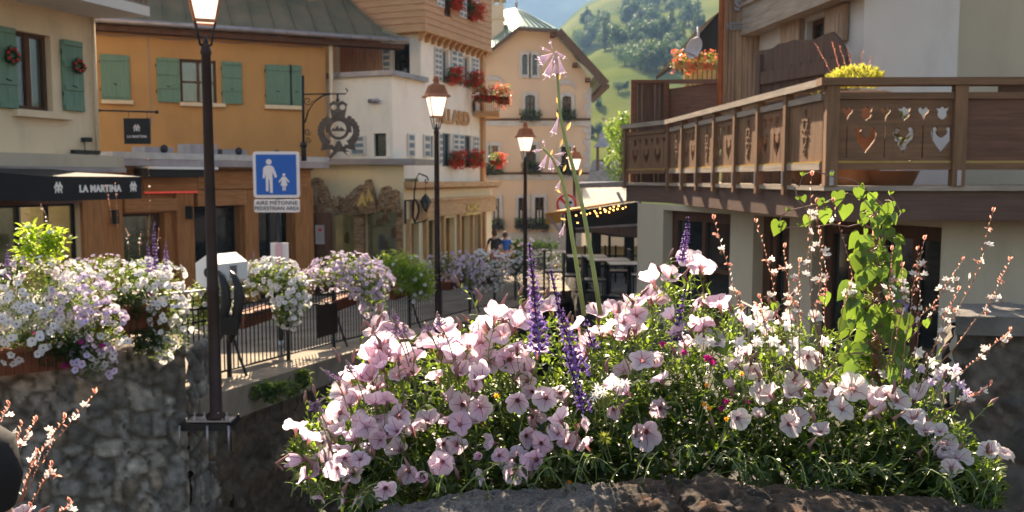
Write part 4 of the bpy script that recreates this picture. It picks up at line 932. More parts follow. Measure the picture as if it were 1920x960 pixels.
A = P(973, 49, YP - .7); B = P(1045, 53, YP - .7); Rg = P(968, 14, YP + 1.8); Rb = P(893, 27, YP + 8); El = P(893, 112, YP - .7); Elb = P(850, 112, YP + 7); Er = P(1137, 152, YP - .7); Erb = Er + V((0, 9, 0))
mb = MB(); th = V((0, 0, -.16))
def slab(mb, a, b, c, d, t_=th): mb.hexa([a + t_, b + t_, c + t_, d + t_, a, b, c, d])
mb.add([El, A, Rg, Rb, Elb], [(0, 1, 2), (0, 2, 3), (0, 3, 4)]); mb.add([El + th, A + th, Rg + th, Elb + th], [(0, 1, 2), (0, 2, 3)]); mb.quad(El, A, A + th, El + th)
mb.add([A, B, Rg, A + th, B + th, Rg + th], [(0, 1, 2), (3, 5, 4), (0, 3, 4, 1)])
slab(mb, B, Er, Erb, Rg); mb.add([Rg, Erb, Rb], [(0, 1, 2)]); rf = mb.build('roof', M['greenroof'], vil)
mb = MB()
for k in range(1, 9):
    f = k / 9; mb.bar(El.lerp(A, f) + V((0, 0, .02)), Rb.lerp(Rg, f) + V((0, 0, .02)), .05, .05)
for k in range(1, 7): f = k / 7; mb.bar(A.lerp(B, f) + V((0, 0, .03)), Rg.lerp(A.lerp(B, f), .15) + V((0, 0, .03)), .04, .05)
mb.build('standing_seams', M['greenroof'], rf)
mb = MB(); mb.bar(B + V((.05, -.02, -.14)), Er + V((0, -.02, -.16)), .12, .4); mb.bar(A + V((0, -.02, -.14)), B + V((0, -.02, -.14)), .12, .16); mb.bar(El + V((0, -.02, -.12)), A + V((0, -.02, -.12)), .1, .16); mb.bar(Er + V((-.05, 0, -.25)), Erb + V((-.05, 0, -.25)), .4, .2); mb.build('barge_board', M['balc_dark'], vil)
for x, y in ((1036, 66), (1078, 122), (1102, 150)): mb = MB(); q = P(x, y, YP - .35); mb.box(q.x - .12, q.x + .12, YP - .7, YP + .1, q.z - .1, q.z + .08); mb.build('bracket', M['windowbrown'], vil)
mb = MB(); a = P(921, 70, YP + .6); b = P(945, 2, YP + .6); mb.box(a.x, b.x, a.y - .35, a.y + .35, a.z - .5, b.z - .25); mb.box(a.x - .06, b.x + .06, a.y - .42, a.y + .42, b.z - 1.0, b.z - .9)
for dx in (0, .45): mb.box(a.x + dx, a.x + dx + .15, a.y - .3, a.y + .3, b.z - .25, b.z - .02)
mb.box(a.x - .1, b.x + .1, a.y - .45, a.y + .45, b.z - .02, b.z + .08); mb.build('chimney', M['plaster_beige'], vil)
mb = MB(); mb.tube([Rg, Rg + V((0, 0, .5))], [.06, .02], 6); mb.ball(Rg + V((0, 0, .25)), .09, 8); mb.build('finial', M['gutter'], vil)
mb = MB(); FP.box(mb, (0, FP.L, -4, P(960, 436, YP).z), .01, .12); mb.build('plinth', M['greystone'], vil)

# ================================================================ small stone house, turret, restaurant
YC = 42; ch = thing('house', P(1140, 340, YC), 'low stone building with slate roof and wooden bell turret', 'house'); mb = MB()
a, b = P(1098, 346, YC), P(1200, 346, YC); c, d = P(1112, 300, YC + 3.5), P(1200, 300, YC + 3.5)
mb.hexa([a - V((0, 0, .15)), b - V((0, 0, .15)), d - V((0, 0, .15)), c - V((0, 0, .15)), a, b, d, c]); mb.build('roof', M['slate'], ch)
mb = MB(); mb.box(a.x + .2, b.x, YC + .4, YC + 5, -3.9, a.z - .1); mb.build('wall', M['plaster_beige'], ch)
mb = MB(); a2, b2 = P(1090, 392, 34), P(1200, 392, 34); c2, d2 = P(1095, 345, 36.5), P(1200, 345, 36.5); mb.hexa([a2 - V((0, 0, .2)), b2 - V((0, 0, .2)), d2 - V((0, 0, .2)), c2 - V((0, 0, .2)), a2, b2, d2, c2]); mb.build('lower_roof', M['lichen'], ch)
mb = MB(); mb.box(a2.x + .2, b2.x, 34.3, 36.4, -3.9, a2.z - .12); mb.build('lower_wall', M['plaster_beige'], ch)
q = P(1131, 308, YC + 1); tu = MB()
for sx_ in (-1, 1):
    for sy_ in (-1, 1): tu.bar(q + V((sx_ * .27, sy_ * .27, -.3)), q + V((sx_ * .27, sy_ * .27, .85)), .08, .08, V((0, 1, 0)))
tu.box(q.x - .3, q.x + .3, q.y - .3, q.y + .3, q.z + .15, q.z + .22); tu.build('turret_posts', M['balc_dark'], ch)
tu = MB(); tu.lathe(q + V((0, 0, .8)), [(.66, 0), (.38, .22), (.05, .95), (0, 1)], 4, rot=pi / 4); tu.bar(q + V((0, 0, 1.7)), q + V((0, 0, 2.35)), .04, .04, V((0, 1, 0))); tu.bar(q + V((-.14, 0, 2.15)), q + V((.14, 0, 2.15)), .04, .04); tu.build('turret_roof', M['gutter'], ch)
# restaurant terrace
rs = thing('terrace_canopy', P(1110, 500, 24), 'orange canvas terrace canopy with dark frame and strings of warm bulbs', 'canopy')
t0, t1, t2, t3 = P(1022, 399, 24), P(1158, 362, 21), P(1202, 376, 27), P(1070, 392, 29)
t0, t1 = P(1022, 400, 23), P(1160, 378, 20.5); t2, t3 = P(1158, 361, 26), P(1062, 391, 27)
mb = MB(); mb.hexa([t0 - V((0, 0, .05)), t1 - V((0, 0, .05)), t2 + V((2, 0, -.05)), t3 - V((0, 0, .05)), t0, t1, t2 + V((2, 0, 0)), t3]); mb.build('canvas_top', M['canvas'], rs)
mb = MB(); mb.quad(t0, P(1024, 420, 23), P(1052, 418, 22.5), P(1052, 397, 22.4)); mb.build('canvas_flap', M['canvas'], rs)
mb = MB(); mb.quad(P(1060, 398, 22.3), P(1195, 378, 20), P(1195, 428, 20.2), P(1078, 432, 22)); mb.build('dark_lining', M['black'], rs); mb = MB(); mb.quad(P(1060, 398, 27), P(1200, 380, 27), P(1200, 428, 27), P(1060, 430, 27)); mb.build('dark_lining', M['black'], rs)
mb = MB(); mb.bar(P(1080, 429, 21.9), P(1200, 421, 20), .05, .05); mb.tube([P(1026, 402, 23), P(1045, 428, 22.5), P(1052, 440, 22.3)], .03, 6); mb.bar(P(1158, 361, 20.6), P(1168, 380, 20.4), .05, .05); mb.build('frame', M['gutter'], rs)
for x in (1118, 1180, 1070): mb = MB(); a = P(x, 428, 21.5); mb.box(a.x - .11, a.x + .11, a.y - .1, a.y + .1, BZ, a.z); mb.build('post', M['black'], rs)
for x in (1143,): mb = MB(); a = P(x, 428, 21.3); mb.box(a.x - .03, a.x + .03, a.y - .03, a.y + .03, BZ, a.z); mb.build('post', M['black'], rs)
mb = MB(); mb.quad(P(1078, 430, 21.8), P(1195, 423, 20.1), P(1195, 446, 20.1), P(1150, 444, 20.8)); mb.quad(P(1078, 430, 21.8), P(1150, 444, 20.8), P(1110, 437, 21.3), P(1078, 437, 21.8)); mb.build('valance', M['balc_dark'], rs)
random.seed(44)
for i, (x, y) in enumerate([(1080, 404), (1106, 400), (1100, 402), (1115, 396), (1118, 400), (1126, 399), (1133, 393), (1136, 395), (1144, 391), (1151, 388), (1150, 394), (1135, 397), (1094, 406), (1083, 418), (1120, 405), (1158, 392), (1168, 391), (1160, 386), (1090, 399), (1174, 388), (1125, 391), (1142, 398)]):
    q = P(x, y, 20.6 + (1195 - x) / 135 * 1.4 - .45); mb = MB(); mb.ball(q, .018, 6); mb.build('bulb', M['bulb'], rs)
mb = MB(); q0 = P(1075, 463, 24.5); q1 = P(1200, 498, 24.5)
for k in range(26): x = q0.x + (q1.x - q0.x) * k / 26; mb.box(x + .003, x + .07, 24.5, 24.54, q1.z, q0.z)
mb.bar(V((q0.x, 24.46, q0.z)), V((q1.x, 24.46, q0.z)), .06, .05); tag(mb.build('board_fence', M['paleboard'], None, q1), 'pale vertical board screen at the back of the restaurant terrace', 'fence')
t = thing('terrace_railing', P(1080, 500, 20.8), 'thin black railing along the front of the restaurant terrace', 'railing'); mb = MB()
for y in (480, 499): mb.bar(P(1078, y, 21.2), P(1195, y, 19.8), .04, .04)
mb.build('rails', M['black'], t)
for k in range(7): mb = MB(); f = k / 6; a = P(1078, 500, 21.2).lerp(P(1195, 500, 19.8), f); mb.box(a.x - .02, a.x + .02, a.y - .02, a.y + .02, BZ, P(960, 460, a.y).z); mb.build('post', M['black'], t)
random.seed(4)
for k, (x, y) in enumerate([(1100, 505), (1140, 508), (1180, 506)]):
    q = P(x, y, 18.5 - k * .8); t = thing('terrace_table', (q.x, q.y, BZ), 'dark square terrace table %s under the canopy' % ('nearest the street lamp', 'in the middle', 'nearest the cream pillar')[k], 'table', 'dark tables on the terrace'); mb = MB(); mb.box(q.x - .4, q.x + .4, q.y - .35, q.y + .35, BZ + .72, BZ + .76); mb.build('tabletop', M['blackpaint'], t); mb = MB(); mb.tube([V((q.x, q.y, BZ)), V((q.x, q.y, BZ + .72))], .04, 8); mb.lathe((q.x, q.y, BZ), [(.25, 0), (.25, .03), (.04, .06)], 12); mb.build('pedestal', M['blackpaint'], t)
    for sg in (-1, 1):
        cx = q.x + sg * .68; c_ = thing('terrace_chair', (cx, q.y, BZ), 'dark terrace chair on the %s side of the table %s' % ('left' if sg < 0 else 'right', ('nearest the street lamp', 'in the middle', 'nearest the cream pillar')[k]), 'chair', 'dark chairs on the terrace')
        mb = MB(); mb.box(cx - .22, cx + .22, q.y - .22, q.y + .22, BZ + .42, BZ + .46); mb.build('seat', M['blackpaint'], c_); mb = MB(); xx = cx + sg * .2; mb.box(xx - .02, xx + .02, q.y - .22, q.y + .22, BZ + .5, BZ + .9); mb.build('backrest', M['blackpaint'], c_)
        for ax in (-1, 1):
            for ay in (-1, 1): mb = MB(); mb.tube([V((cx + ax * .2, q.y + ay * .2, BZ)), V((cx + ax * .2, q.y + ay * .2, BZ + (.9 if ax == sg else .42)))], .015, 6); mb.build('leg', M['blackpaint'], c_)
t = thing('canopy_roof', P(1130, 345, 17.5), 'narrow dark flat canopy reaching out from under the balcony', 'canopy'); mb = MB()
a, b, c_, d = P(1081, 344, 19.5), P(1175, 340, 16), P(1175, 340, 17.5), P(1090, 341, 20.5); mb.hexa([a - V((0, 0, .1)), b - V((0, 0, .1)), c_ - V((0, 0, .1)), d - V((0, 0, .1)), a, b, c_, d]); mb.build('slab', M['gutter'], t)
# ================================================================ RIGHT BUILDING WITH BALCONY
DZ = -.07
A = P(1170, 342, 16.1); B = P(1250, 341, 14.7); C = P(1545, 350, 8.6); D = V((7.6, 8.5, 0))
S1 = Fac((A.x, A.y), (B.x, B.y)); S2 = Fac((B.x, B.y), (C.x, C.y)); S3 = Fac((C.x, C.y), (D.x, D.y))
chal = thing('house', (4.4, 11, BZ), 'plastered building with a carved brown wooden balcony on the right', 'house')
mb = MB(); inner_ = [(8.6, 8.5), (8.6, 18), (2.6, 18)]
top = [(A.x, A.y), (B.x, B.y), (C.x, C.y), (D.x, D.y)] + inner_
def polyslab(mb, pl, z0, z1):
    n = len(pl); mb.add([V((x, y, z0)) for x, y in pl] + [V((x, y, z1)) for x, y in pl], [tuple(range(n))[::-1], tuple(range(n, 2 * n))] + [(i, (i + 1) % n, n + (i + 1) % n, n + i) for i in range(n)])
polyslab(mb, top, DZ - .045, DZ); mb.build('balcony_deck', M['balc_rail'], chal)
mb = MB(); pl = [(A.x + .04, A.y - .0), (B.x + .03, B.y + .03), (C.x + .04, C.y + .05), (D.x, D.y + .05)] + inner_; polyslab(mb, pl, -.40, DZ - .047); mb.build('balcony_beam', M['fascia'], chal)
E = P(1610, 335, 11); G0 = V((2.13, 15.2, 0)); G1 = V((4.42, 9.2, 0))
G = Fac((G0.x, G0.y), (G1.x, G1.y)); zo = -.50
gh = [(G.px(1243, 450)[0], G.px(1369, 450)[0], BZ + .1, zo), (G.px(1412, 450)[0], G.px(1480, 450)[0], BZ + .02, zo), (G.px(1524, 450)[0], G.px(1765, 450)[0], BZ + .02, zo)]
mb = MB(); G.wall(mb, 0, G.L, BZ, -.41, gh, .3); mb.quad(V((G0.x, G0.y, BZ)), V((2.6, 18, BZ)), V((2.6, 18, -.41)), V((G0.x, G0.y, -.41))); GF = Fac((G1.x, G1.y), (9, 9.15)); GF.wall(mb, 0, GF.L, BZ, -.41, [], .2); mb.build('ground_floor_wall', M['plaster_beige'], chal)
for i, h in enumerate(gh):
    window(G, chal, h, M['windowbrown'], M['darkglass'], .2, .16, (1, 2, 3)[i], 0 if i else 1, bar=.09)
mb = MB(); UFs = Fac((3.80, 14.0), (E.x, E.y)); UFf = Fac((E.x, E.y), (P(1786, 335, 11).x, 11)); UFb = Fac((P(1786, 335, 11).x, 11.6), (9.5, 11.6))
wr = UFs.rect(1512, 32, 1556, 78); UFs.wall(mb, 0, UFs.L, DZ, 6, [wr], .2); UFf.wall(mb, 0, UFf.L, DZ, 6, [], .2); mb.quad(UFf.w(UFf.L, DZ), UFf.w(UFf.L, DZ, -.6), UFf.w(UFf.L, 6, -.6), UFf.w(UFf.L, 6)); mb.build('upper_wall', M['plaster'], chal)
brt = UFb.rect(1868, 158, 1990, 300); mb = MB(); UFb.wall(mb, 0, UFb.L, DZ, 6, [brt], .2); mb.build('upper_wall', M['plaster_beige'], chal); window(UFb, chal, brt, M['windowbrown'], M['darkglass'], .1, .1, 1, 0)
window(UFs, chal, wr, M['windowbrown'], M['darkglass'], .12, .07, 1, 0)
for r in ((wr[0] - .62, wr[0] - .04, wr[2] - .1, wr[3] + .08), (wr[1] + .02, wr[1] + .5, wr[2] - .1, wr[3] + .02)):
    mb = MB(); UFs.box(mb, r, .02, .09); UFs.box(mb, (r[0] + .1, r[1] - .1, r[2] + .1, r[3] - .1), .09, .10); mb.build('shutter', M['siding'], chal)
SU = UFs.off(.3); mb = MB(); SU.box(mb, (-.2, UFs.L + .3, 2.18, 2.60), -.25, .0); SU.box(mb, (-.2, UFs.L + .3, 2.60, 2.66), -.25, .04)
mb.build('upper_balcony_fascia', M['balc_rail'], chal); mb = MB()
for k in range(16): u = -.1 + k * .2; SU.box(mb, (u, u + .05, 2.66, 3.4), -.06, -.02)
SU.box(mb, (-.2, 3.3, 3.4, 3.48), -.1, .02); mb.build('upper_balustrade', M['balc_dark'], chal)
SW = Fac((P(1352, 335, 14.02).x, 14.02), (3.80, 14.0)); mb = MB(); SW.wall(mb, 0, SW.L, DZ, 6, [], .1); mb.quad(SW.w(0, DZ), V((4.35, 18, DZ)), V((4.35, 18, 6)), SW.w(0, 6))
k = 0.0
random.seed(8)
while k < SW.L - .02: w_ = U(.05, .11); mb_ = min(k + w_ - .012, SW.L); SW.box(mb, (k, mb_, DZ, 6), .002, U(.012, .03)); k += w_
mb.build('wood_siding', M['siding'], chal)
mb = MB(); q = P(1347, 335, 13.9); mb.tube([V((q.x, q.y, DZ + 1.0)), V((q.x, q.y, 6))], .045, 10); mb.build('downpipe', M['copper'], chal)
q = SW.px(1383, 51); t = thing('metal_lettering', SW.w(q[0], q[1], .05), 'small iron letters fixed on the vertical wooden siding', 'sign'); mb = MB(); place2d(mb, text2d('VESSELLE', .155, .01, .004), SW.w(q[0], q[1], .06), SW.d, sx=.62); place2d(mb, text2d('S', .22, .01, .01), SW.w(q[0] - .02, SW.px(1383, 12)[1], .06), SW.d); mb.build('letters', M['gutter'], t)
mb = MB(); mb.hexa([V((2.2, 8.2, 6)), V((10, 7.8, 6)), V((10, 20, 6)), V((2.2, 20, 6)), V((2.2, 8.2, 6.3)), V((10, 7.8, 6.3)), V((10, 20, 8)), V((2.2, 20, 8))]); mb.build('roof', M['slate'], chal)
# balcony railing
HR = .95
bal = thing('balcony_balustrade', (C.x, C.y, DZ), 'carved brown balcony balustrade with weathered handrail and tulip and heart cut-outs', 'balustrade')
for f, m_ in ((S1, 'balc_rail'), (S2, 'balc_rail'), (S3, 'balc_dark')):
    mb = MB(); f.box(mb, (-.02 if f is not S3 else -.07, f.L + (.02 if f is not S3 else 0), HR - .07 - (.002 if f is S2 else 0), HR - (.003 if f is S2 else 0)), -.12, .06); mb.build('handrail', M['balc_rail' if f is not S3 else 'balc_h'], bal)
def heart2(cx, cz, s): return [(cx + s * x, cz + s * y) for x, y in [(0, -1.6), (.12, -.9), (.3, -.45), (.75, 0), (.85, .45), (.6, .75), (.25, .75), (0, .45), (-.25, .75), (-.6, .75), (-.85, .45), (-.75, 0), (-.3, -.45), (-.12, -.9)]]
def tulip2(cx, cz, s): return [(cx + s * x, cz + s * y) for x, y in [(0, -1.0), (.12, -.8), (.5, -.6), (.7, -.2), (.6, .2), (.95, .75), (.4, .6), (0, .95), (-.4, .6), (-.95, .75), (-.6, .2), (-.7, -.2), (-.5, -.6), (-.12, -.8)]]
def vase2(cx, cz, s): return [(cx + s * x, cz + s * y) for x, y in [(0, -1.4), (.12, -1.15), (.4, -.8), (.9, -.1), (1.0, .5), (.8, .95), (.5, 1.0), (.35, .8), (.5, .6), (.4, .35), (.12, .1), (0, .05), (-.12, .1), (-.4, .35), (-.5, .6), (-.35, .8), (-.5, 1.0), (-.8, .95), (-1.0, .5), (-.9, -.1), (-.4, -.8), (-.12, -1.15)]]
def panel(f, u0, u1, kind, m_='balc'):
    holes = []; z0, z1 = .17, .75
    if kind != 'solid':
        n = max(2, round((u1 - u0) / .185)); 
        for k in range(n):
            cx = u0 + (u1 - u0) * (k + .5) / n; s = min(.078, (u1 - u0) / n * .40)
            if k % 2 == (0 if kind == 'a' else 1): holes += [tulip2(cx, .62, s), vase2(cx, .385, s * 1.45)]
            else: holes += [heart2(cx, .63, s * .85), [(cx - .006, .2), (cx + .006, .2), (cx + .006, .5), (cx - .006, .5)]]
    mb = MB(); place2d(mb, shape2d([[(u0, z0), (u1, z0), (u1, z1), (u0, z1)]] + holes, .014), f.w(0, 0, -.03), f.d)
    if kind == 'solid':
        cx = (u0 + u1) / 2
        for s_, zz_ in ((.09, .54), (.07, .38), (.04, .67), (.04, .27)): place2d(mb, shape2d([tulip2(cx, zz_, s_), tulip2(cx, zz_, s_ * .6)], .007), f.w(0, 0, -.012), f.d)
        for k in range(14): a_ = k * pi / 7; place2d(mb, shape2d([ell(cx + .075 * cos(a_), .48 + .15 * sin(a_), .012, .012, 8)], .006), f.w(0, 0, -.012), f.d)
    else:
        k = 1; 
        n = max(2, round((u1 - u0) / .185))
        for k in range(1, n): x = u0 + (u1 - u0) * k / n; f.box(mb, (x - .003, x + .003, z0, z1), -.02, -.0145)
    mb.build('carved_panel' if kind == 'solid' else 'cutout_panel', M[m_], bal)
    mb = MB(); f.box(mb, (u0, u1, z1 + .002, z1 + .065), -.07, .01); mb.build('panel_rail', M['balc_rail' if f is S2 else 'balc_h'], bal); mb = MB(); f.box(mb, (u0, u1, .085, .15), -.07, .01); mb.build('panel_rail', M['balc_rail' if f is S2 else 'balc_h'], bal)
    mb = MB(); f.box(mb, (u0, u1, .152, .168), -.05, .004); mb.build('yellow_strip', M['yellowstrip'], bal)
def post(f, u, w_=.07, z0=DZ - .1): mb = MB(); f.box(mb, (u - w_ / 2, u + w_ / 2, z0, HR - .072), -.055, .035); mb.build('post', M['balc'], bal); mb = MB(); f.box(mb, (u - .02, u + .02, -.065, .08), .036, .044); mb.build('steel_bracket', M['gutter'], bal)
us = [S2.px(x, 300)[0] for x in (1254, 1280, 1308, 1340, 1379, 1422, 1474)]
for i, u in enumerate(us): post(S2, u)
us2 = us + [S2.L - .07]
for i in range(len(us2) - 1): panel(S2, us2[i] + .036, us2[i + 1] - .036, 'solid' if i % 2 == 0 else 'a')
post(S1, .04); panel(S1, .08, S1.L - .05, 'b')
post(S3, .055, .12, DZ); u = S3.px(1798, 250)[0]; post(S3, u, .12, DZ); u2 = u + 1.9; post(S3, u2, .12, DZ)
panel(S3, .116, u - .062, 'b', 'balc_h'); panel(S3, u + .062, u2 - .062, 'solid', 'balc_red'); panel(S3, u2 + .062, S3.L, 'solid', 'balc_red')
# privacy fence and screen on the terrace
t = thing('privacy_fence', P(1188, 300, 16.4), 'tall brown board privacy fence on the far corner of the balcony', 'fence'); Y_ = 16.3
mb = MB(); a = P(1188, 150, Y_); b = P(1250, 150, Y_); xs = a.x
random.seed(2)
while xs < b.x: mb.box(xs, xs + .075, Y_ + U(0, .03), Y_ + .05, DZ, a.z - .06); xs += .079
mb.build('boards', M['balc_dark'], t); mb = MB(); c_ = P(1352, 149, 15.0); mb.bar(V((a.x, Y_, a.z - .03)), V((b.x, Y_, a.z - .03)), .08, .06); mb.bar(V((b.x, Y_, a.z - .03)), V((c_.x, 15.0, c_.z - .03)), .08, .07); mb.box(a.x - .05, a.x + .04, Y_ - .04, Y_ + .05, DZ, a.z); mb.box(b.x - .06, b.x + .04, Y_ - .06, Y_ + .05, DZ, a.z - .03); mb.build('frame', M['balc_red'], t)
mb = MB(); mb.hexa([V((b.x + .05, Y_ - .02, DZ)), V((c_.x, 15.0, DZ)), V((c_.x, 15.04, DZ)), V((b.x + .05, Y_ + .02, DZ)), V((b.x + .05, Y_ - .02, a.z - .16)), V((c_.x, 15, a.z - .16)), V((c_.x, 15.04, a.z - .16)), V((b.x + .05, Y_ + .02, a.z - .16))]); mb.build('solid_panel', M['balc_red'], t)
Y_ = 10.4; t = thing('board_screen', P(1500, 300, Y_), 'dark brown board screen with a wavy top behind the balustrade corner', 'screen'); base = P(1500, 335, Y_)
SC = Fac((P(1421, 335, 12.2).x, 12.2), (P(1592, 335, 10.5).x, 10.5)); pts = [(1421, 96), (1440, 93), (1452, 90), (1462, 82), (1476, 80), (1490, 75), (1510, 75), (1530, 74), (1545, 66), (1562, 60), (1575, 72), (1585, 90), (1592, 104)]
lp = [SC.px(x, y) for x, y in pts]; lp = lp + [(lp[-1][0], DZ), (lp[0][0], DZ)]; zA = 1.45
mb = MB(); place2d(mb, shape2d([lp], .02), SC.w(0, 0), SC.d)
x = lp[0][0] + .19
while x < lp[12][0]: SC.box(mb, (x - .005, x + .005, DZ, zA), .0205, .026); x += .19
mb.build('boards', M['balc_dark'], t); mb = MB(); z = 1.33; SC.box(mb, (.1, lp[12][0], z - .08, z + .08), .027, .07); SC.box(mb, (-.04, .07, DZ, zA + .2), .021, .06); mb.build('cross_rail', M['balc_dark'], t)
# big clay pot with sedum, low bowl
Yb = 9.55; q = P(1600, 335, Yb); t = thing('plant_pot', (q.x, Yb, DZ), 'large pale clay pot standing behind the balustrade', 'pot')
mb = MB(); mb.lathe((q.x, Yb, DZ), [(.22, 0), (.25, .05), (.30, .45), (.36, .85), (.36, .96), (.33, .97), (.31, .9), (0, .88)], 28); mb.build('pot', M['clay'], t)
random.seed(12); t = thing('sedum_plant', (q.x, Yb, .83), 'yellow-green bushy plant with red spikes in the clay pot above the handrail', 'plant'); mb = MB()
for k in range(1500):
    n = V((U(-1, 1), U(-.9, .9), U(-.2, 1))); p = V((q.x - .02, Yb, .92)) + V((n.x * .25, n.y * .2, .03 + abs(n.z) * .21 * (1 - .4 * n.x * n.x))); mb.dia(p, V((n.x, n.y, 1.3)) + V((U(-.5, .5), U(-.5, .5), 0)), V((0, 1, .2)), U(.03, .06), .016)
mb.build('foliage', M['leafyellow'], t); mb = MB()
for x, y in ((1527, 80), (1560, 78), (1573, 84), (1588, 90), (1618, 94), (1636, 104)):
    e = P(x, y, Yb); s_ = V((q.x + (e.x - q.x) * .5, Yb + U(-.1, .1), 1.08)); mb.tube([s_, (s_ + e) / 2 + V((0, 0, .02)), e], .003, 4)
    for j in range(9): f = j / 9; mb.dia(s_.lerp(e, .3 + .7 * f), V((U(-1, 1), U(-1, 1), .8)), V((0, 1, 0)), .018, .009)
mb.build('red_spikes', M['gaurapink'], t)
q2 = P(1515, 335, 9.7); t = thing('plant_pot', (q2.x, 9.7, DZ), 'small clay bowl on the balcony floor near the corner post', 'pot'); mb = MB(); mb.lathe((q2.x, 9.7, DZ), [(.12, 0), (.2, .16), (.22, .17), (.18, .15), (0, .14)], 20); mb.build('bowl', M['clay'], t)
q2 = P(1672, 335, 9.3); t = thing('potted_plant', (q2.x, 9.3, DZ), 'leafy plant with yellow-green leaves seen through the tulip cut-outs', 'plant'); mb = MB(); mb.lathe((q2.x, 9.3, DZ), [(.2, 0), (.26, .14), (.28, .15), (0, .13)], 20); mb.build('bowl', M['clay'], t); mb = MB()
for k in range(220): mb.leaf(V((q2.x + U(-.17, .17), 9.3 + U(-.15, .15), DZ + U(.15, .72))), V((U(-1, 1), U(-1, 1), U(0, 1))), V((0, 0, 1)), U(.06, .1), .05)
mb.build('foliage', M['leafyellow'], t)
random.seed(15)
for x, y, Y_, l in ((1462, 235, 10.2, 'second'), (1532, 180, 9.2, 'first')):
    q2 = P(x, y, Y_); t = thing('rail_plant', q2, 'pale green feathery shoot poking through the %s gap of the balustrade from the corner post' % l, 'plant'); mb = MB()
    for k in range(60): mb.dia(q2 + V((U(-.08, .08), U(-.05, .15), U(-.06, .06))), V((-1, U(-.8, .8), U(-.4, .8))), V((0, 0, 1)), .045, .012)
    mb.build('foliage', M['leafyellow'], t)
# chalet with dish and geraniums behind
YD = 26; t = thing('chalet', P(1310, 150, YD), 'dark chalet gable with a pale boarded balcony behind the privacy fence', 'chalet'); mb = MB()
lp = [(P(x, y, YD).x, P(x, y, YD).z) for x, y in ((1268, 122), (1300, 85), (1345, 30), (1400, 30), (1400, 200), (1290, 200), (1290, 150))]; place2d(mb, shape2d([lp], .1), (0, YD, 0), (1, 0, 0)); mb.build('gable', M['blackpaint'], t)
mb = MB(); a, b = P(1283, 112, YD - 1), P(1362, 148, YD - 1); x = a.x
while x < b.x: mb.box(x, x + .1, YD - 1.02, YD - .98, b.z - .5, a.z - .1); x += .13
mb.box(a.x - .05, b.x, YD - 1.05, YD - .95, a.z - .12, a.z); mb.build('balcony', M['paleboard'], t)
mb = MB(); a, b = P(1262, 128, YD - .3), P(1350, 28, YD - .3); mb.hexa([a, b, b + V((0, 3, 0)), a + V((0, 3, 0)), a + V((0, 0, .12)), b + V((0, 0, .12)), b + V((0, 3, .12)), a + V((0, 3, .12))]); mb.build('roof', M['tarredwood'], t)
q = P(1306, 92, 24.2); t = thing('satellite_dish', q, 'grey oval satellite dish above the orange geraniums', 'dish'); mb = MB(); ax = V((-.75, -.5, .2)); mb.lathe(q, [(0, 0), (.12, .015), (.22, .05), (.29, .1), (.295, .1), (.22, .04), (.12, .0), (0, -.02)], 24, ax); mb.build('reflector', M['dish'], t)
mb = MB(); mb.tube([q + V((0, 0, -.2)), P(1283, 96, 23.7), ], .02, 6); mb.tube([P(1309, 50, 24.4), P(1311, 112, 24.4)], .03, 8); mb.ball(P(1282, 95, 23.7), .05, 8); mb.build('arm', M['gutter'], t)
# geranium boxes -------------------------------------------------
def geraniums(c, ax, L, H, D_, label, cat='window box', fl='redflower', box=True, n=260, group=None, seed=0, bm='terracotta', leaves=500, sz=1):
    random.seed(seed + int(abs(c.x) * 100)); t = thing('window_box', c, label, cat, group); ax = V(ax).normalized(); o = V((ax.y, -ax.x, 0))
    if box: mb = MB(); mb.bar(c - ax * L / 2 + o * D_ / 2, c + ax * L / 2 + o * D_ / 2, D_ * .8, H * .4); mb.build('box', M[bm], t)
    mb = MB()
    for k in range(leaves): p = c + ax * U(-.55, .55) * L + o * (D_ / 2 + U(-.5, .8) * D_) + V((0, 0, H * U(-.3, .8))); mb.dia(p, V((U(-1, 1), U(-1, 1), U(-.5, 1))), V((0, 0, 1)), .07 * sz, .06 * sz)
    mb.build('foliage', M['leafgeran'], t); mb = MB()
    for k in range(n // 8):
        a = U(0, pi); p = c + ax * (U(-.58, .58) * L) + o * (D_ / 2 + U(0, 1.1) * D_) + V((0, 0, H * U(-.45, .95)))
        for j in range(12): d = V((U(-1, 1), U(-1, 1), U(-1, 1))); mb.dia(p + d * .045 * sz, d, V((U(-1, 1), U(-1, 1), 1)), .05 * sz, .05 * sz)
    mb.build('blossoms', M[fl], t); return t
for i, (x, y, L, wh_) in enumerate([(848, 10, .75, 'first window of the larch storey'), (884, 28, .7, 'second window of the larch storey'), (845, 150, .85, 'near window of the middle row'), (883, 157, .8, 'far window of the middle row'), (849, 305, .85, 'near window of the lower row'), (884, 305, .8, 'far window of the lower row')]):
    f = FRu if i < 2 else FR; u, z = f.px(x, y); geraniums(f.w(u, z, .02), f.d, L, .42, .2, 'red geraniums under the %s of the white building' % wh_, seed=i, n=420, group='red geranium boxes on the white building')
q = FR.w(uE + .3, FR.px(900, 303)[1], .25); geraniums(V((q.x, q.y, P(915, 305, q.y).z)), FR.d, .6, .4, .25, 'red geranium ball at the far corner of the white building, lower row', seed=9, n=300)
u = uE; bq = P(915, 208, 31.5); t = thing('small_balcony', bq, 'small balcony with iron rail and orange boards at the far corner of the white building', 'balcony'); mb = MB(); x0, x1 = P(889, 208, 31).x, P(936, 208, 31).x; mb.box(x0, x1, 31, 32.2, P(900, 218, 31).z, P(900, 208, 31).z); mb.build('floor', M['lightwood_h'], t)
mb = MB()
for k in range(14): x = x0 + (x1 - x0) * k / 13; mb.box(x - .012, x + .012, 31, 31.03, P(900, 208, 31).z, P(900, 190, 31).z)
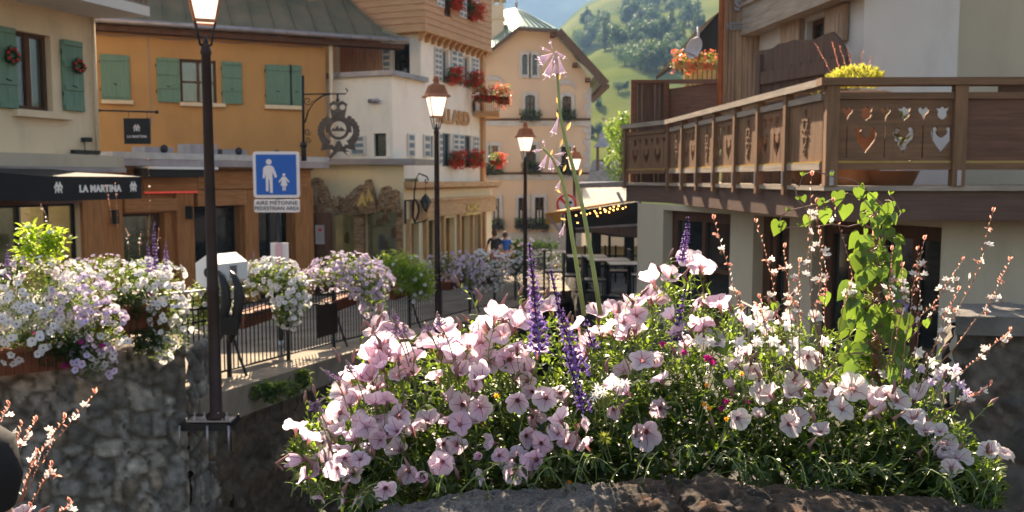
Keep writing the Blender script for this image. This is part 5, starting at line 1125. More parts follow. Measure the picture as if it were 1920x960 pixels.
mb.bar(V((x0, 31, P(900, 190, 31).z)), V((x1, 31, P(900, 190, 31).z)), .05, .04); mb.box(x0, x0 + .03, 31, 32.2, P(900, 208, 31).z, P(900, 188, 31).z); mb.build('railing', M['darkmetal'], t)
geraniums(P(910, 184, 30.8), (1, 0, 0), .75, .42, .2, 'dark red geraniums over the small iron balcony', seed=21, n=300)
geraniums(P(941, 188, 30.9), (1, .3, 0), .42, .6, .2, 'bright orange red geranium ball at the end of the small balcony', seed=22, n=380, fl='pinkflower')
geraniums(P(1300, 124, 24.6), (1, .1, 0), 1.15, .42, .25, 'orange red geraniums on the chalet balcony under the dish', seed=23, n=420, fl='pinkflower', bm='paleboard')
for x, y, w_ in ((994, 222, 1.0), (1062, 222, .9), (925, 322, .9), (996, 320, .9), (1062, 322, .9), (926, 425, 1.0), (980, 424, .8), (1012, 425, .9)):
    geraniums(P(x, y, 47.8), (1, 0, 0), w_, .55, .3, 'dark leafy window box on the salmon villa, %s' % {222: 'top row, ' + ('left' if x < 1000 else 'right'), 322: 'middle row, ' + ('left' if x < 950 else 'right'), 320: 'middle row, centre', 425: 'ground floor, ' + ('left' if x < 950 else 'right of the lamp post'), 424: 'ground floor, left of the lamp post'}[y], seed=x, n=90, fl='salviadark', bm='blackpaint', leaves=400, sz=1.5, group='dark window boxes on the villa')

# ================================================================ LAMPS, RAILING, SIGNS
def street_lamp(px, Y, zb, zgb, label, sc_=1.0):
    q = P(px, 335, Y); t = thing('street_lamp', (q.x, q.y, zb), label, 'street lamp', 'street lamps along the river railing'); c = V((q.x, q.y, 0))
    mb = MB(); mb.lathe((q.x, q.y, zb), [(.10, 0), (.10, .03), (.058, .06), (.056, 1.2), (.06, 1.22), (.052, 1.26), (.042, (zgb - zb) - .30), (.052, (zgb - zb) - .28), (.035, (zgb - zb) - .2), (0, (zgb - zb) - .19)], 14); mb.build('post', M['ironbrown'], t)
    r45 = pi / 4 + .35; s2 = sqrt(2); mb = MB()
    wb, wt, h = .088 * s2, .158 * s2, .345
    for k in range(4):
        a = r45 + k * pi / 2; d = V((cos(a), sin(a), 0)); b_ = c + d * wb + V((0, 0, zgb)); t_ = c + d * wt + V((0, 0, zgb + h)); mb.bar(b_, t_, .016, .016, V((0, 1, .1)))
        a2 = a + pi / 2; d2 = V((cos(a2), sin(a2), 0)); mb.bar(b_, c + d2 * wb + V((0, 0, zgb)), .02, .03); mb.bar(t_, c + d2 * wt + V((0, 0, zgb + h)), .02, .025)
    mb.lathe((q.x, q.y, zgb + h), [(.21 * s2, -.005), (.205 * s2, .02), (.17 * s2, .05), (.12 * s2, .2), (.11 * s2, .21), (.0, .22)], 4, rot=r45)
    mb.lathe((q.x, q.y, zgb + h + .2), [(.1, 0), (.1, .02), (.055, .04), (.05, .08), (.07, .1), (.0, .11)], 12); ct = c + V((0, 0, zgb + h + .33)); mb.ball(ct, .05, 10); lf = mb.build('lantern_frame', M['copper'], t)
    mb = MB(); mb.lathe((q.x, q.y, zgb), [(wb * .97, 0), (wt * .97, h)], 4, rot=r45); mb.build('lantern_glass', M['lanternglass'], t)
    mb = MB()
    for k in range(4):
        a = r45 + k * pi / 2; d = V((cos(a), sin(a), 0)); mb.tube([c + V((0, 0, zgb - .22)) + d * .03, c + V((0, 0, zgb - .2)) + d * .07, c + V((0, 0, zgb - .1)) + d * .095, c + V((0, 0, zgb)) + d * wb], .009, 6)
    mb.tube([c + V((0, 0, zgb - .24)), c + V((0, 0, zgb - .12))], [.035, .012], 8); mb.build('lantern_arms', M['darkmetal'], t); return t
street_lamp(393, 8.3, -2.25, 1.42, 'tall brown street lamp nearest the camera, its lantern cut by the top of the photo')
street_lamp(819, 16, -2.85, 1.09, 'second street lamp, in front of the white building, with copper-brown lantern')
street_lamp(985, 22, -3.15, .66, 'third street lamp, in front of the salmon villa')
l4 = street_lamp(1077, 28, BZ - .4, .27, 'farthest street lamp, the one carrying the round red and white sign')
q = P(403, 792, 8.3); t = thing('lamp_bracket', q, 'galvanised plate bracket bolted to the river wall under the nearest lamp', 'bracket'); mb = MB(); x = q.x - .02
mb.box(x - .22, x + .2, 8.22, 8.36, -2.272, -2.255); mb.box(x - .10, x + .12, 8.23, 8.37, -2.253, -2.238)
for dx in (-.28, -.02, .18): mb.tube([V((x + dx, 8.2, -2.3)), V((x + dx, 8.2, -2.55))], .012, 6)
mb.build('plate', M['gutter'], t); mb = MB(); mb.box(x - .30, x + .16, 8.24, 8.6, -2.36, -2.29); mb.build('support', M['blackpaint'], t)
mb = MB()
for dx in (-.15, -.06, .07, .15): mb = MB(); mb.lathe((x + dx, 8.25, -2.255), [(.02, 0), (.02, .03), (.008, .03), (.008, .07), (0, .07)], 6); mb.build('bolt', M['zinc'], t)
# round sign on the far lamp
q = P(1062, 383, 27.8); t = thing('road_sign', q, 'round white no right turn sign with red ring on the farthest lamp post', 'road sign'); mb = MB(); n_ = V((0, -1, 0)); mb.lathe(q, [(.32, 0), (.33, .005), (.33, .02), (0, .02)], 32, n_); mb.build('plate', M['signwhite'], t)
mb = MB(); vf = shape2d([ell(0, 0, .32, .32, 40), ell(0, 0, .255, .255, 40)], .004); place2d(mb, vf, q + V((0, -.03, 0)), (1, 0, 0)); place2d(mb, shape2d([[(-.22, .16), (-.16, .22), (.22, -.16), (.16, -.22)]], .003), q + V((0, -.04, 0)), (1, 0, 0)); mb.build('red_ring', M['red'], t)
mb = MB(); place2d(mb, shape2d([[(-.03, -.2), (.02, -.2), (.02, .03), (.1, .03), (.1, -.02), (.2, .055), (.1, .13), (.1, .08), (-.03, .08)]], .003), q + V((0, -.03, 0)), (1, 0, 0)); mb.build('turn_arrow', M['signtext'], t)
mb = MB(); mb.bar(q + V((0, .03, .1)), P(1077, 375, 27.95), .03, .03); mb.build('clamp', M['gutter'], t)
M['pinkpaper'] = mat('pink_paper', (.62, .36, .40), .6, .05)
# pedestrian sign
YS = 13.4; k_ = YS / F; a = P(476, 371, YS); b = P(561, 284, YS); cx, cz = (a.x + b.x) / 2, (a.z + b.z) / 2; hw, hh = (b.x - a.x) / 2, (b.z - a.z) / 2
t = thing('road_sign', (cx, YS, zg(YS)), 'blue pedestrian area sign with white adult and child figures on a black post', 'road sign')
def rrect(cx, cz, w_, h, r, n=5):
    o = []
    for sx_, sz_, a0 in ((1, 1, 0), (-1, 1, 90), (-1, -1, 180), (1, -1, 270)):
        for k in range(n + 1): th = radians(a0 + 90 * k / n); o.append((cx + sx_ * (w_ - r) + r * cos(th), cz + sz_ * (h - r) + r * sin(th)))
    return o
mb = MB(); place2d(mb, shape2d([rrect(0, 0, hw, hh, .05)], .012), (cx, YS, cz), (1, 0, 0)); pl_ = mb.build('plate', M['signwhite'], t)
mb = MB(); place2d(mb, shape2d([rrect(0, 0, hw - .045, hh - .045, .012)], .002), (cx, YS - .015, cz), (1, 0, 0)); mb.build('blue_field', M['signblue'], pl_)
def fig(x0, z0, h, skirt=0):
    s = h; o = [[ [x0 + .16 * s * .5 * cos(v) for v in ()] ]] if 0 else []
    hd = ell(x0, z0 + .92 * s, .085 * s, .085 * s, 16)
    if skirt: body = [(0, .82), (.1, .80), (.32, .52), (.28, .46), (.12, .62), (.2, .28), (.09, .28), (.09, 0), (.02, 0), (.02, .26), (-.02, .26), (-.02, 0), (-.09, 0), (-.09, .28), (-.2, .28), (-.12, .62), (-.28, .46), (-.32, .52), (-.1, .80)]
    else: body = [(0, .82), (.1, .80), (.15, .74), (.24, .48), (.18, .44), (.1, .62), (.1, 0), (.02, 0), (.01, .4), (-.02, .4), (-.03, .05), (-.1, .05), (-.1, .62), (-.13, .44), (-.19, .44), (-.17, .74), (-.1, .80)]
    return [hd], [[(x0 + x * s, z0 + z * s) for x, z in body]]
mb = MB()
for x, z, h, sk_ in ((-.105, -.27, .5, 0), (.115, -.235, .255, 1)):
    for lp in fig(x, z, h, sk_): place2d(mb, shape2d(lp, .002), (cx, YS - .02, cz), (1, 0, 0))
mb.build('figures', M['signwhite'], pl_)
a = P(477, 398, YS); b = P(562, 374, YS); hw2, hh2 = (b.x - a.x) / 2, (b.z - a.z) / 2; c2 = V(((a.x + b.x) / 2, YS, (a.z + b.z) / 2)); mb = MB(); place2d(mb, shape2d([rrect(0, 0, hw2, hh2, .025)], .01), c2, (1, 0, 0)); p2 = mb.build('text_plate', M['signwhite'], t)
mb = MB(); place2d(mb, text2d('AIRE PIÉTONNE', .082, .002, .0006, 1.08), c2 + V((0, -.014, .042)), (1, 0, 0)); place2d(mb, text2d('PEDESTRIAN AREA', .08, .002, .0006, 1.0), c2 + V((0, -.014, -.04)), (1, 0, 0)); mb.build('lettering', M['signtext'], p2)
mb = MB(); mb.tube([V((cx, YS + .05, zg(YS))), V((cx, YS + .05, cz + hh + .02))], .038, 10); mb.build('post', M['blackpaint'], t); mb = MB(); mb.tube([V((cx, YS + .05, zg(YS))), V((cx, YS + .05, zg(YS) + .12))], .06, 10); mb.build('base_collar', M['zinc'], t)
a = P(508, 506, YS - .1); b = P(541, 455, YS - .1); t = thing('banner', ((a.x + b.x) / 2, YS - .1, a.z), 'small pink and white paper banner tied to the sign post above the flowers', 'banner'); mb = MB(); n_ = 8
for k in range(n_): x0 = a.x + (b.x - a.x) * k / n_; x1 = a.x + (b.x - a.x) * (k + 1) / n_; w0 = .012 * sin(k * 1.4); w1 = .012 * sin((k + 1) * 1.4); mb.hexa([V((x0, YS - .1 + w0, a.z)), V((x1, YS - .1 + w1, a.z)), V((x1, YS - .09 + w1, a.z)), V((x0, YS - .09 + w0, a.z)), V((x0, YS - .1 + w0, b.z)), V((x1, YS - .1 + w1, b.z)), V((x1, YS - .09 + w1, b.z)), V((x0, YS - .09 + w0, b.z))])
bs = mb.build('sheet', M['signwhite'], t); mb = MB(); mb.box(a.x + .08, a.x + .17, YS - .128, YS - .122, a.z + .02, b.z - .01); mb.build('pink_band', M['pinkpaper'], bs); mb = MB(); cx_, cz_ = (a.x + b.x) / 2, a.z + .12; place2d(mb, shape2d([ell(0, 0, .055, .07, 20), ell(0, 0, .04, .052, 20)], .002), (cx_, YS - .125, cz_), (1, 0, 0)); place2d(mb, shape2d([ell(0, .01, .02, .03, 12)], .002), (cx_, YS - .125, cz_), (1, 0, 0)); mb.build('round_badge', M['signblue'], bs)
# railing
t = thing('railing', (RAIL[1][0], RAIL[1][1], zg(9.4)), 'long black iron railing between the street and the river', 'railing')
rp = []; y = 8.75
while y < 27.2: rp.append(V((railx(y), y, zg(y)))); y += 1.55
up_ = V((0, 0, 1)); bars = MB(); hand = MB(); orn = MB()
for i, p in enumerate(rp):
    mb = MB(); mb.bar(p, p + up_ * 1.06, .045, .045, V((0, 1, 0))); mb.build('post', M['darkmetal'], t)
    if i % 2 == 1:
        o_ = V((.22, -.05, 0)); mb = MB(); mb.tube([p + up_ * .85 + V((.02, 0, 0)), p + up_ * .6 + V((.03, -.02, 0)), p + up_ * .25 + o_ * .6, p + up_ * .02 + o_, p - up_ * .12 + o_ * 1.2, p - up_ * .2 + o_ * .9], .017, 7); mb.build('curved_stay', M['darkmetal'], t)
    if i == len(rp) - 1: break
    q = rp[i + 1]; d = (q - p)
    hand.bar(p + up_ * 1.06, q + up_ * 1.06, .06, .02)
    for z in (.1, .72, .86): orn.bar(p + up_ * z, q + up_ * z, .02, .022)
    n = 15
    for k in range(1, n):
        a = p + d * (k / n); bars.bar(a + up_ * .1, a + up_ * .86, .013, .013, V((0, 1, 0))); 
        if k % 1 == 0: bars.tube([a + up_ * .36, a + up_ * .38, a + up_ * .40], [.006, .013, .006], 5, False)
    for k in range(5):
        c_ = p + d * ((k + .5) / 5) + up_ * .95; dd = d.normalized(); orn.tube([c_ + dd * .075 * cos(a_) + up_ * .075 * sin(a_) for a_ in [2 * pi * j / 12 for j in range(13)]], .008, 5)
hand.build('handrail', M['zinc'], t); bars.build('bars', M['darkmetal'], t); orn.build('rails_and_rings', M['darkmetal'], t)
# white hexagonal box on horns
q = P(395, 511, 9.75); ax = V((.82, .57, 0)).normalized(); t = thing('hexagonal_box', q, 'white hexagonal box on curved black horns behind the nearest lamp post', 'box'); rr = .19; L_ = .62
sd = V((ax.y, -ax.x, 0)); fr = []; bk = []
fc_ = P(388, 511, 9.6)
fa = V((-.45, -.89, 0)).normalized(); sd = V((-fa.y, fa.x, 0)); 
if sd.x < 0: sd = -sd
bkoff = V((.20, .38, .0))
for k in range(6): th = pi / 2 + k * pi / 3; fr.append(fc_ + sd * (rr * cos(th)) + V((0, 0, rr * sin(th)))); bk.append(fr[-1] + bkoff)
mb = MB(); mb.add(fr + bk, [tuple(range(6)), tuple(range(6, 12))[::-1]] + [(i, (i + 1) % 6, 6 + (i + 1) % 6, 6 + i) for i in range(6)]); bx = mb.build('box', M['whitepaint'], t)
mb = MB(); mb.lathe(fc_ + fa * .012 + sd * .02, [(.055, -.02), (.055, 0), (.045, .008), (.02, .005), (0, .005)], 20, fa); mb.build('round_vent', M['blackpaint'], bx)
mb = MB(); e1 = (fr[5] + fr[4]) / 2; e2 = e1 + bkoff * .35; mid = (fr[4] + fr[5]) / 2 + bkoff * .38; nn = (bkoff.cross(V((0, 0, 1)))).normalized(); mb.bar(mid + nn * .006, mid + nn * .006 + bkoff.normalized() * .1, .13, .004, nn); mb.build('side_label', M['gutter'], bx)
for k, (ox, l) in enumerate(((408, 'left'), (432, 'right'))):
    mb = MB(); pts = [P(ox, 506 + 2 * k, 9.55), P(ox + 8, 518, 9.5), P(ox + 15, 540, 9.48), P(ox + 16, 570, 9.48), P(ox + 8, 610, 9.5), P(ox - 2, 640, 9.5)]; mb.tube(pts, [.008, .035, .05, .058, .06, .04], 10); mb.build('horn', M['blackpaint'], t)
mb = MB(); mb.hexa([P(x, y, Y_) for y in (628, 596) for x, Y_ in ((412, 9.4), (446, 9.45), (448, 9.6), (414, 9.55))]); mb.build('bracket', M['blackpaint'], t)
# brown notice box hanging on the railing
q = P(617, 600, 12.9); t = thing('notice_box', q, 'dark brown notice panel hanging on the railing under the lilac planter', 'notice panel'); mb = MB(); a, b = P(597, 633, 12.9), P(627, 570, 12.9); mb.hexa([V((a.x, 12.8, a.z)), V((b.x, 13.1, a.z + .04)), V((b.x, 13.14, a.z + .04)), V((a.x, 12.84, a.z)), V((a.x, 12.8, b.z)), V((b.x, 13.1, b.z)), V((b.x, 13.14, b.z)), V((a.x, 12.84, b.z))]); mb.build('panel', M['ironbrown'], t)

# ================================================================ PEOPLE
def skin_person(name, q, label, shirt, shorts, back=True, bun=False, hgt=1.72, arm=.4):
    t = thing('person', q, label, 'person'); s = hgt / 1.72
    J = {'pelvis': (0, 0, .93, .135), 'waist': (0, 0, 1.1, .115), 'chest': (0, 0, 1.3, .145), 'neck0': (0, 0, 1.45, .06), 'neck': (0, 0, 1.52, .05), 'head': (0, .01, 1.6, .085), 'top': (0, .01, 1.68, .07)}
    E_ = [('pelvis', 'waist'), ('waist', 'chest'), ('chest', 'neck0'), ('neck0', 'neck'), ('neck', 'head'), ('head', 'top')]
    for sg, n in ((-1, 'l'), (1, 'r')):
        J['hip' + n] = (sg * .1, 0, .88, .09); J['knee' + n] = (sg * .11, sg * .1, .49, .055); J['ank' + n] = (sg * .11, sg * .12 + .05, .09, .035); J['toe' + n] = (sg * .12, sg * .12 + .2, .03, .03)
        J['sh' + n] = (sg * .18, 0, 1.40, .055); J['el' + n] = (sg * .26, -.02, 1.12, .038); J['wr' + n] = (sg * (.25 + arm * .1), .08, .88, .026); J['hd' + n] = (sg * (.25 + arm * .1), .11, .79, .03)
        E_ += [('pelvis', 'hip' + n), ('hip' + n, 'knee' + n), ('knee' + n, 'ank' + n), ('ank' + n, 'toe' + n), ('neck0', 'sh' + n), ('sh' + n, 'el' + n), ('el' + n, 'wr' + n), ('wr' + n, 'hd' + n)]
    def sk(nm, keep, grow, m_, cut=None):
        me = bpy.data.meshes.new(nm); ks = [k for k in J if keep is None or k in keep]; ix = {k: i for i, k in enumerate(ks)}
        me.from_pydata([V(J[k][:3]) * s if not (cut and k in cut) else V(cut[k]) * s for k in ks], [(ix[a], ix[b]) for a, b in E_ if a in ix and b in ix], [])
        o = bpy.data.objects.new(nm, me); COL.objects.link(o); o.parent = t; me.materials.append(m_); md = o.modifiers.new('s', 'SKIN');
        for k in ks: r = (J[k][3] + grow) * s; me.skin_vertices[0].data[ix[k]].radius = (r, r * .8)
        me.skin_vertices[0].data[0].use_root = True; md.use_smooth_shade = True; sb = o.modifiers.new('u', 'SUBSURF'); sb.levels = sb.render_levels = 1; return o
    sk('body', None, 0, M['skin'])
    sk('shirt', ('waist', 'chest', 'neck0', 'shl', 'shr', 'ell', 'elr'), .016, shirt, {'ell': (-.225, -.01, 1.24), 'elr': (.225, -.01, 1.24), 'waist': (0, 0, 1.0)})
    sk('shorts', ('pelvis', 'hipl', 'hipr', 'kneel', 'kneer'), .018, shorts, {'kneel': (-.11, -.05, .64), 'kneer': (.11, .05, .64)})
    o = MB(); c = V(q) + V((0, -.015, 1.635)) * s; o.ball(c, .1 * s, 12, (1, 1.05, 1.15))
    if bun: o.ball(c + V((0, -.03, .13)), .05 * s, 10)
    o.build('hair', M['hair'], t); f_ = MB()
    for sg in (-1, 1): f_.ball(V(q) + V((sg * .12, .2, .03)) * s, .05 * s, 8, (.9, 2.2, .8))
    f_.build('shoes', M['blackpaint'], t); return t
M['blueshirt'] = mat('blue_shirt', (.02, .12, .42), .8, .1); M['redshorts'] = mat('red_shorts', (.50, .02, .03), .8, .1); M['orangeshorts'] = mat('orange_shorts', (.60, .16, .03), .8, .1); M['blackshirt'] = mat('charcoal_shirt', (.035, .03, .03), .85, .1)
YQ = 30; q = P(927, 335, YQ); p1 = skin_person('person', V((q.x, YQ, P(927, 432, YQ).z - 1.72)), 'walker seen from behind in charcoal shirt and red shorts with hair in a bun', M['blackshirt'], M['redshorts'], bun=True)
q = P(947, 335, YQ + .6); p2 = skin_person('person', V((q.x, YQ + .6, P(947, 435, YQ + .6).z - 1.66)), 'walker seen from behind in blue shirt and orange shorts', M['blueshirt'], M['orangeshorts'], hgt=1.66)
mb = MB(); u_ = V((q.x, YQ + .43, P(947, 452, YQ).z)); place2d(mb, text2d('TEAM', .09, .002), u_, (1, 0, 0)); del mb

M['capstone'] = mat('weathered_cap', (.13, .12, .11), .95, .4, 3, .6, 20)
# ================================================================ STONE WALLS
def rubble(name, label, o, du, nrm, L, H, step, seed, cell=(.15, .20), amp=.06, ztop=None, palette=None):
    """rubble wall as real relief: rounded stones in recessed mortar, one tone per stone"""
    random.seed(seed); seeds = {}
    pal = palette or [(.44, .42, .40), (.33, .31, .29), (.55, .52, .48), (.29, .285, .28), (.42, .35, .28), (.40, .385, .37), (.22, .21, .2)]
    nu, nv = int(L / step), int(H / step); vs = []; cols = []
    def sd(i, j):
        if (i, j) not in seeds: r = random.Random(i * 7919 + j * 104729 + seed); seeds[(i, j)] = ((i + .5 + r.uniform(-.49, .49)) * cell[0], (j + .5 + r.uniform(-.49, .49)) * cell[1], r.choice(pal), r.uniform(.5, 1.0), r.uniform(.7, 1.15))
        return seeds[(i, j)]
    for j in range(nv + 1):
        for i in range(nu + 1):
            u, v = L * i / nu, H * j / nv; wu = u + noise.noise(V((u * 4, v * 4, seed))) * cell[0] * .75 + noise.noise(V((u * 13, v * 13, seed))) * cell[0] * .3; wv = v + noise.noise(V((u * 4, v * 4, seed + 9))) * cell[1] * .7
            ci, cj = int(wu // cell[0]), int(wv // cell[1]); best = []
            for a in (-1, 0, 1):
                for b in (-1, 0, 1):
                    s = sd(ci + a, cj + b); best.append((sqrt(((wu - s[0]) / cell[0]) ** 2 + ((wv - s[1]) / cell[1]) ** 2), s))
            best.sort(key=lambda x: x[0]); e = best[1][0] - best[0][0]; s = best[0][1]; k = min(1, e / .28); k = k * k * (3 - 2 * k)
            h = (k * s[3]) * amp + noise.fractal(V((u * 9, v * 9, seed)), 1, 2, 4) * .012
            zt = ztop(u) if ztop else 0
            p = V(o) + V(du) * u + V((0, 0, -v * (1 if v > .3 else 1) + zt * max(0, 1 - v / .4))) + V(nrm) * h
            if j == 0: p -= V(nrm) * .05
            vs.append(p); g_ = .75 + .5 * noise.noise(V((u * 14, v * 14, 5))); mo = (.13, .11, .09); c = [mo[q] * (1 - k) + s[2][q] * s[4] * k * .78 for q in range(3)]; cols.append(tuple(max(.01, x * g_) for x in c))
    mb = MB(); mb.smooth = True; mb.add(vs, [(j * (nu + 1) + i, (j + 1) * (nu + 1) + i, (j + 1) * (nu + 1) + i + 1, j * (nu + 1) + i + 1) for j in range(nv) for i in range(nu)]); mb.col = cols; return mb
m, t_, p_ = nt('rubble_stone'); at = node(t_, 'ShaderNodeVertexColor'); at.layer_name = 'tone'; v = pos(t_); f = ramp(t_, nz(t_, v, 14, 8, .7), .3, .7)
t_.links.new(mixc(t_, f, (.6, .58, .55), (1.25, 1.2, 1.15)), (mx := node(t_, 'ShaderNodeMix', data_type='RGBA', blend_type='MULTIPLY')).inputs[7]); mx.inputs[0].default_value = 1; t_.links.new(at.outputs[0], mx.inputs[6]); t_.links.new(mx.outputs[2], p_.inputs['Base Color'])
b_ = node(t_, 'ShaderNodeBump'); b_.inputs['Strength'].default_value = .6; b_.inputs['Distance'].default_value = .02; t_.links.new(nz(t_, v, 30, 6), b_.inputs['Height']); t_.links.new(b_.outputs[0], p_.inputs['Normal']); p_.inputs['Roughness'].default_value = .92; M['rubble'] = m
W1 = V((P(345, 640, 8.5).x, 8.5, -1.62)); W0 = V((-7.6, 5.3, -1.55)); du = (W1 - W0); du.z = 0; L = du.length; du.normalize(); nr = V((du.y, -du.x, 0))
t = thing('stone_wall', (W1.x, W1.y, -6.4), 'rubble stone parapet wall carrying the white flower planters at left', 'wall')
rubble('wall', '', W0, du, nr, L, 4.9, .03, 3, ztop=lambda u: .10 * noise.noise(V((u * 2.2, 0, 4)))).build('stone_face', M['rubble'], t)
mb = rubble('end', '', V((W1.x, W1.y, -1.62)), V((.05, 1, 0)), V((1, -.05, 0)), .7, 4.9, .035, 8); mb.build('wall_end', M['rubble'], t)
mb = MB(); mb.smooth = True
def capf(u, v): p = W0 + du * (L * u) - nr * (.62 * v - .03); return V((p.x, p.y, -1.60 + .06 * sin(v * pi) + .10 * noise.noise(V((L * u * 2.2, 0, 4))) )), V((0, 0, 1))
mb.add(*rough_sheet(capf, 140, 14, .05, 5)); mb.build('wall_top', M['kerb'], t)
# lower river wall in brown rubble, the part seen close
for k_, (ya, yb) in enumerate(((8.7, 9.4), (9.4, 13.02))):
    a_ = V((railx(ya) + .40, ya, zg(ya) - .22)); b__ = V((railx(yb) + .40, yb, zg(yb) - .22)); d_ = b__ - a_; L__ = d_.length; d_.normalize()
    w_ = rubble('w', '', a_, d_, V((1, -.2, 0)).normalized(), L__, 4.0, .04, 23 + k_, cell=(.34, .26), amp=.09, palette=[(.20, .13, .08), (.15, .10, .065), (.25, .17, .11), (.12, .085, .06), (.18, .14, .10)])
    tag(w_.build('retaining_wall', M['rubble']), 'brown rubble river wall under the kerb %s' % ('beside the left parapet' if k_ == 0 else 'behind the nearest lamp post'), 'wall')
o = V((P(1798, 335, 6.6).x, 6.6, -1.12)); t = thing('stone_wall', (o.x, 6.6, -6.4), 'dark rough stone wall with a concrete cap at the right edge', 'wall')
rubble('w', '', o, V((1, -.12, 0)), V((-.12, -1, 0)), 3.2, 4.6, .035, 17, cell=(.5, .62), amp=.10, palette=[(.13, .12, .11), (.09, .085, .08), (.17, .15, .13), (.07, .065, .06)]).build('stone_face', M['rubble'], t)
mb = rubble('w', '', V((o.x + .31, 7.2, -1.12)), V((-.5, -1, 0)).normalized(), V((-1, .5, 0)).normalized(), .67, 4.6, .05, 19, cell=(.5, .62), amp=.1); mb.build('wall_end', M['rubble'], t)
mb = MB(); mb.smooth = True
def capf2(u, v): return V((o.x - .04 + 3.3 * u + .36 * v, 6.48 - .4 * u + .7 * v, -1.0 + .01 * noise.noise(V((u * 9, v * 4, 1))))), V((0, 0, 1))
mb.add(*rough_sheet(capf2, 60, 16, .02, 6)); 
def capf3(u, v): return V((o.x - .04 + 3.3 * u, 6.48 - .4 * u - .0 * v, -1.0 - .14 * v + .01 * noise.noise(V((u * 9, 0, 1))) * (1 - v))), V((0, -1, 0))
mb.add(*rough_sheet(capf3, 60, 6, .02, 6)); mb.build('concrete_cap', M['capstone'], t)
t = thing('stair_handrail', P(1400, 600, 8.5), 'short black stair handrail in front of the brown doors', 'railing'); mb = MB(); a, b = P(1386, 565, 9.5), P(1452, 598, 8.6); mb.tube([a, b], .02, 6); mb.build('rail', M['darkmetal'], t); mb = MB()
for k in range(9): p = a.lerp(b, k / 8); mb.tube([p, V((p.x, p.y, BZ))], .009, 5)
mb.build('bars', M['darkmetal'], t)
# ================================================================ PLANTS
def blossom_mesh(seed, pm, droop=0.0, wilt=0.0):
    rd = random.Random(seed); seg = 40; mb = MB(); mb.smooth = True
    prof = [(.05, -1.12), (.075, -.95), (.10, -.75), (.14, -.52), (.19, -.36), (.28, -.30), (.42, -.22), (.60, -.135), (.79, -.065), (.92, -.03), (1.0, -.03)]
    ph = rd.uniform(0, 6.28); lob = [rd.uniform(.88, 1.06) for _ in range(5)]; vs = []; tl = (rd.uniform(-.1, .1), rd.uniform(-.1, .1)); rp = [rd.uniform(0, 6.28) for _ in range(4)]
    for i, (r, z) in enumerate(prof):
        k = max(0, (r - .3) / .7)
        for s in range(seg):
            th = 2 * pi * s / seg; w = abs(cos(2.5 * th)) ** .6   # notches lie at cos=0
            li = int(((th + pi / 5) % (2 * pi)) / (2 * pi / 5)) % 5
            rr = r * (1 - k * k * .20 * (1 - w)) * (1 + k * (lob[li] - 1))
            zz = z + k * (.09 * sin(3 * th + rp[0]) + .10 * sin(2 * th + rp[3]) * k + .075 * sin(5 * th + rp[1]) * k + .03 * sin(11 * th + rp[2]) * k * k + .018 * sin(17 * th + rp[3]) * k * k) - droop * k * k * .35 + .05 * k * (w - .5) + wilt * k * k * .7
            rr *= (1 - wilt * k * .45)
            vs.append(V((rr * cos(th) + tl[0] * k * zz, rr * sin(th) + tl[1] * k * zz, zz)))
    n = len(prof); mb.add(vs, [(i * seg + s, i * seg + (s + 1) % seg, (i + 1) * seg + (s + 1) % seg, (i + 1) * seg + s) for i in range(n - 1) for s in range(seg)])
    mb.smooth = False; mb.slot(1)
    for k in range(5):
        a = k * 2 * pi / 5 + ph; d = V((cos(a), sin(a), 1.6)); mb.leaf(V((.05 * cos(a), .05 * sin(a), -1.15)), d, V((cos(a), sin(a), 0)), .42, .11, -.1)
    mb.tube([V((0, 0, -1.3)), V((0, 0, -1.1))], [.03, .05], 6)
    me_ob = mb.build('proto', [pm, M['leaf']]); me = me_ob.data; bpy.data.objects.remove(me_ob); me.name = 'blossom'; return me
PINK = [blossom_mesh(100 + i, M['petpink'], (0, .4, .9, .2, -.4, .6, 1.2, 0, .5, -.2)[i], (0, 0, 0, .12, 0, .25, 0, .35, .1, .5)[i]) for i in range(10)]
WHITE = [blossom_mesh(200 + i, M['petwhite'], (0, .4, .9, .2, -.4, .6, 1.2, 0)[i], (0, 0, 0, .12, 0, .25, 0, .4)[i]) for i in range(8)]
PINKW = [blossom_mesh(300, M['petpink'], 0, .9), blossom_mesh(301, M['petpink'], .2, 1.2)]
WHITEW = [blossom_mesh(310, M['petwhite'], 0, .9)]
def put(me, c, n, rad, parent, name='blossom', spin=None):
    o = bpy.data.objects.new(name, me); COL.objects.link(o); o.parent = parent
    q = V(n).normalized().to_track_quat('Z', 'Y'); m_ = Matrix.Translation(V(c) - ROOTLOC[parent.name]) @ q.to_matrix().to_4x4() @ Matrix.Rotation(U(0, 6.28) if spin is None else spin, 4, 'Z') @ Matrix.Diagonal((rad * U(.88, 1.08), rad * U(.88, 1.08), rad, 1)); o.matrix_local = m_; return o
def curve(a, b, bend, n=6): return [a.lerp(b, k / n) + bend * (4 * (k / n) * (1 - k / n)) for k in range(n + 1)]
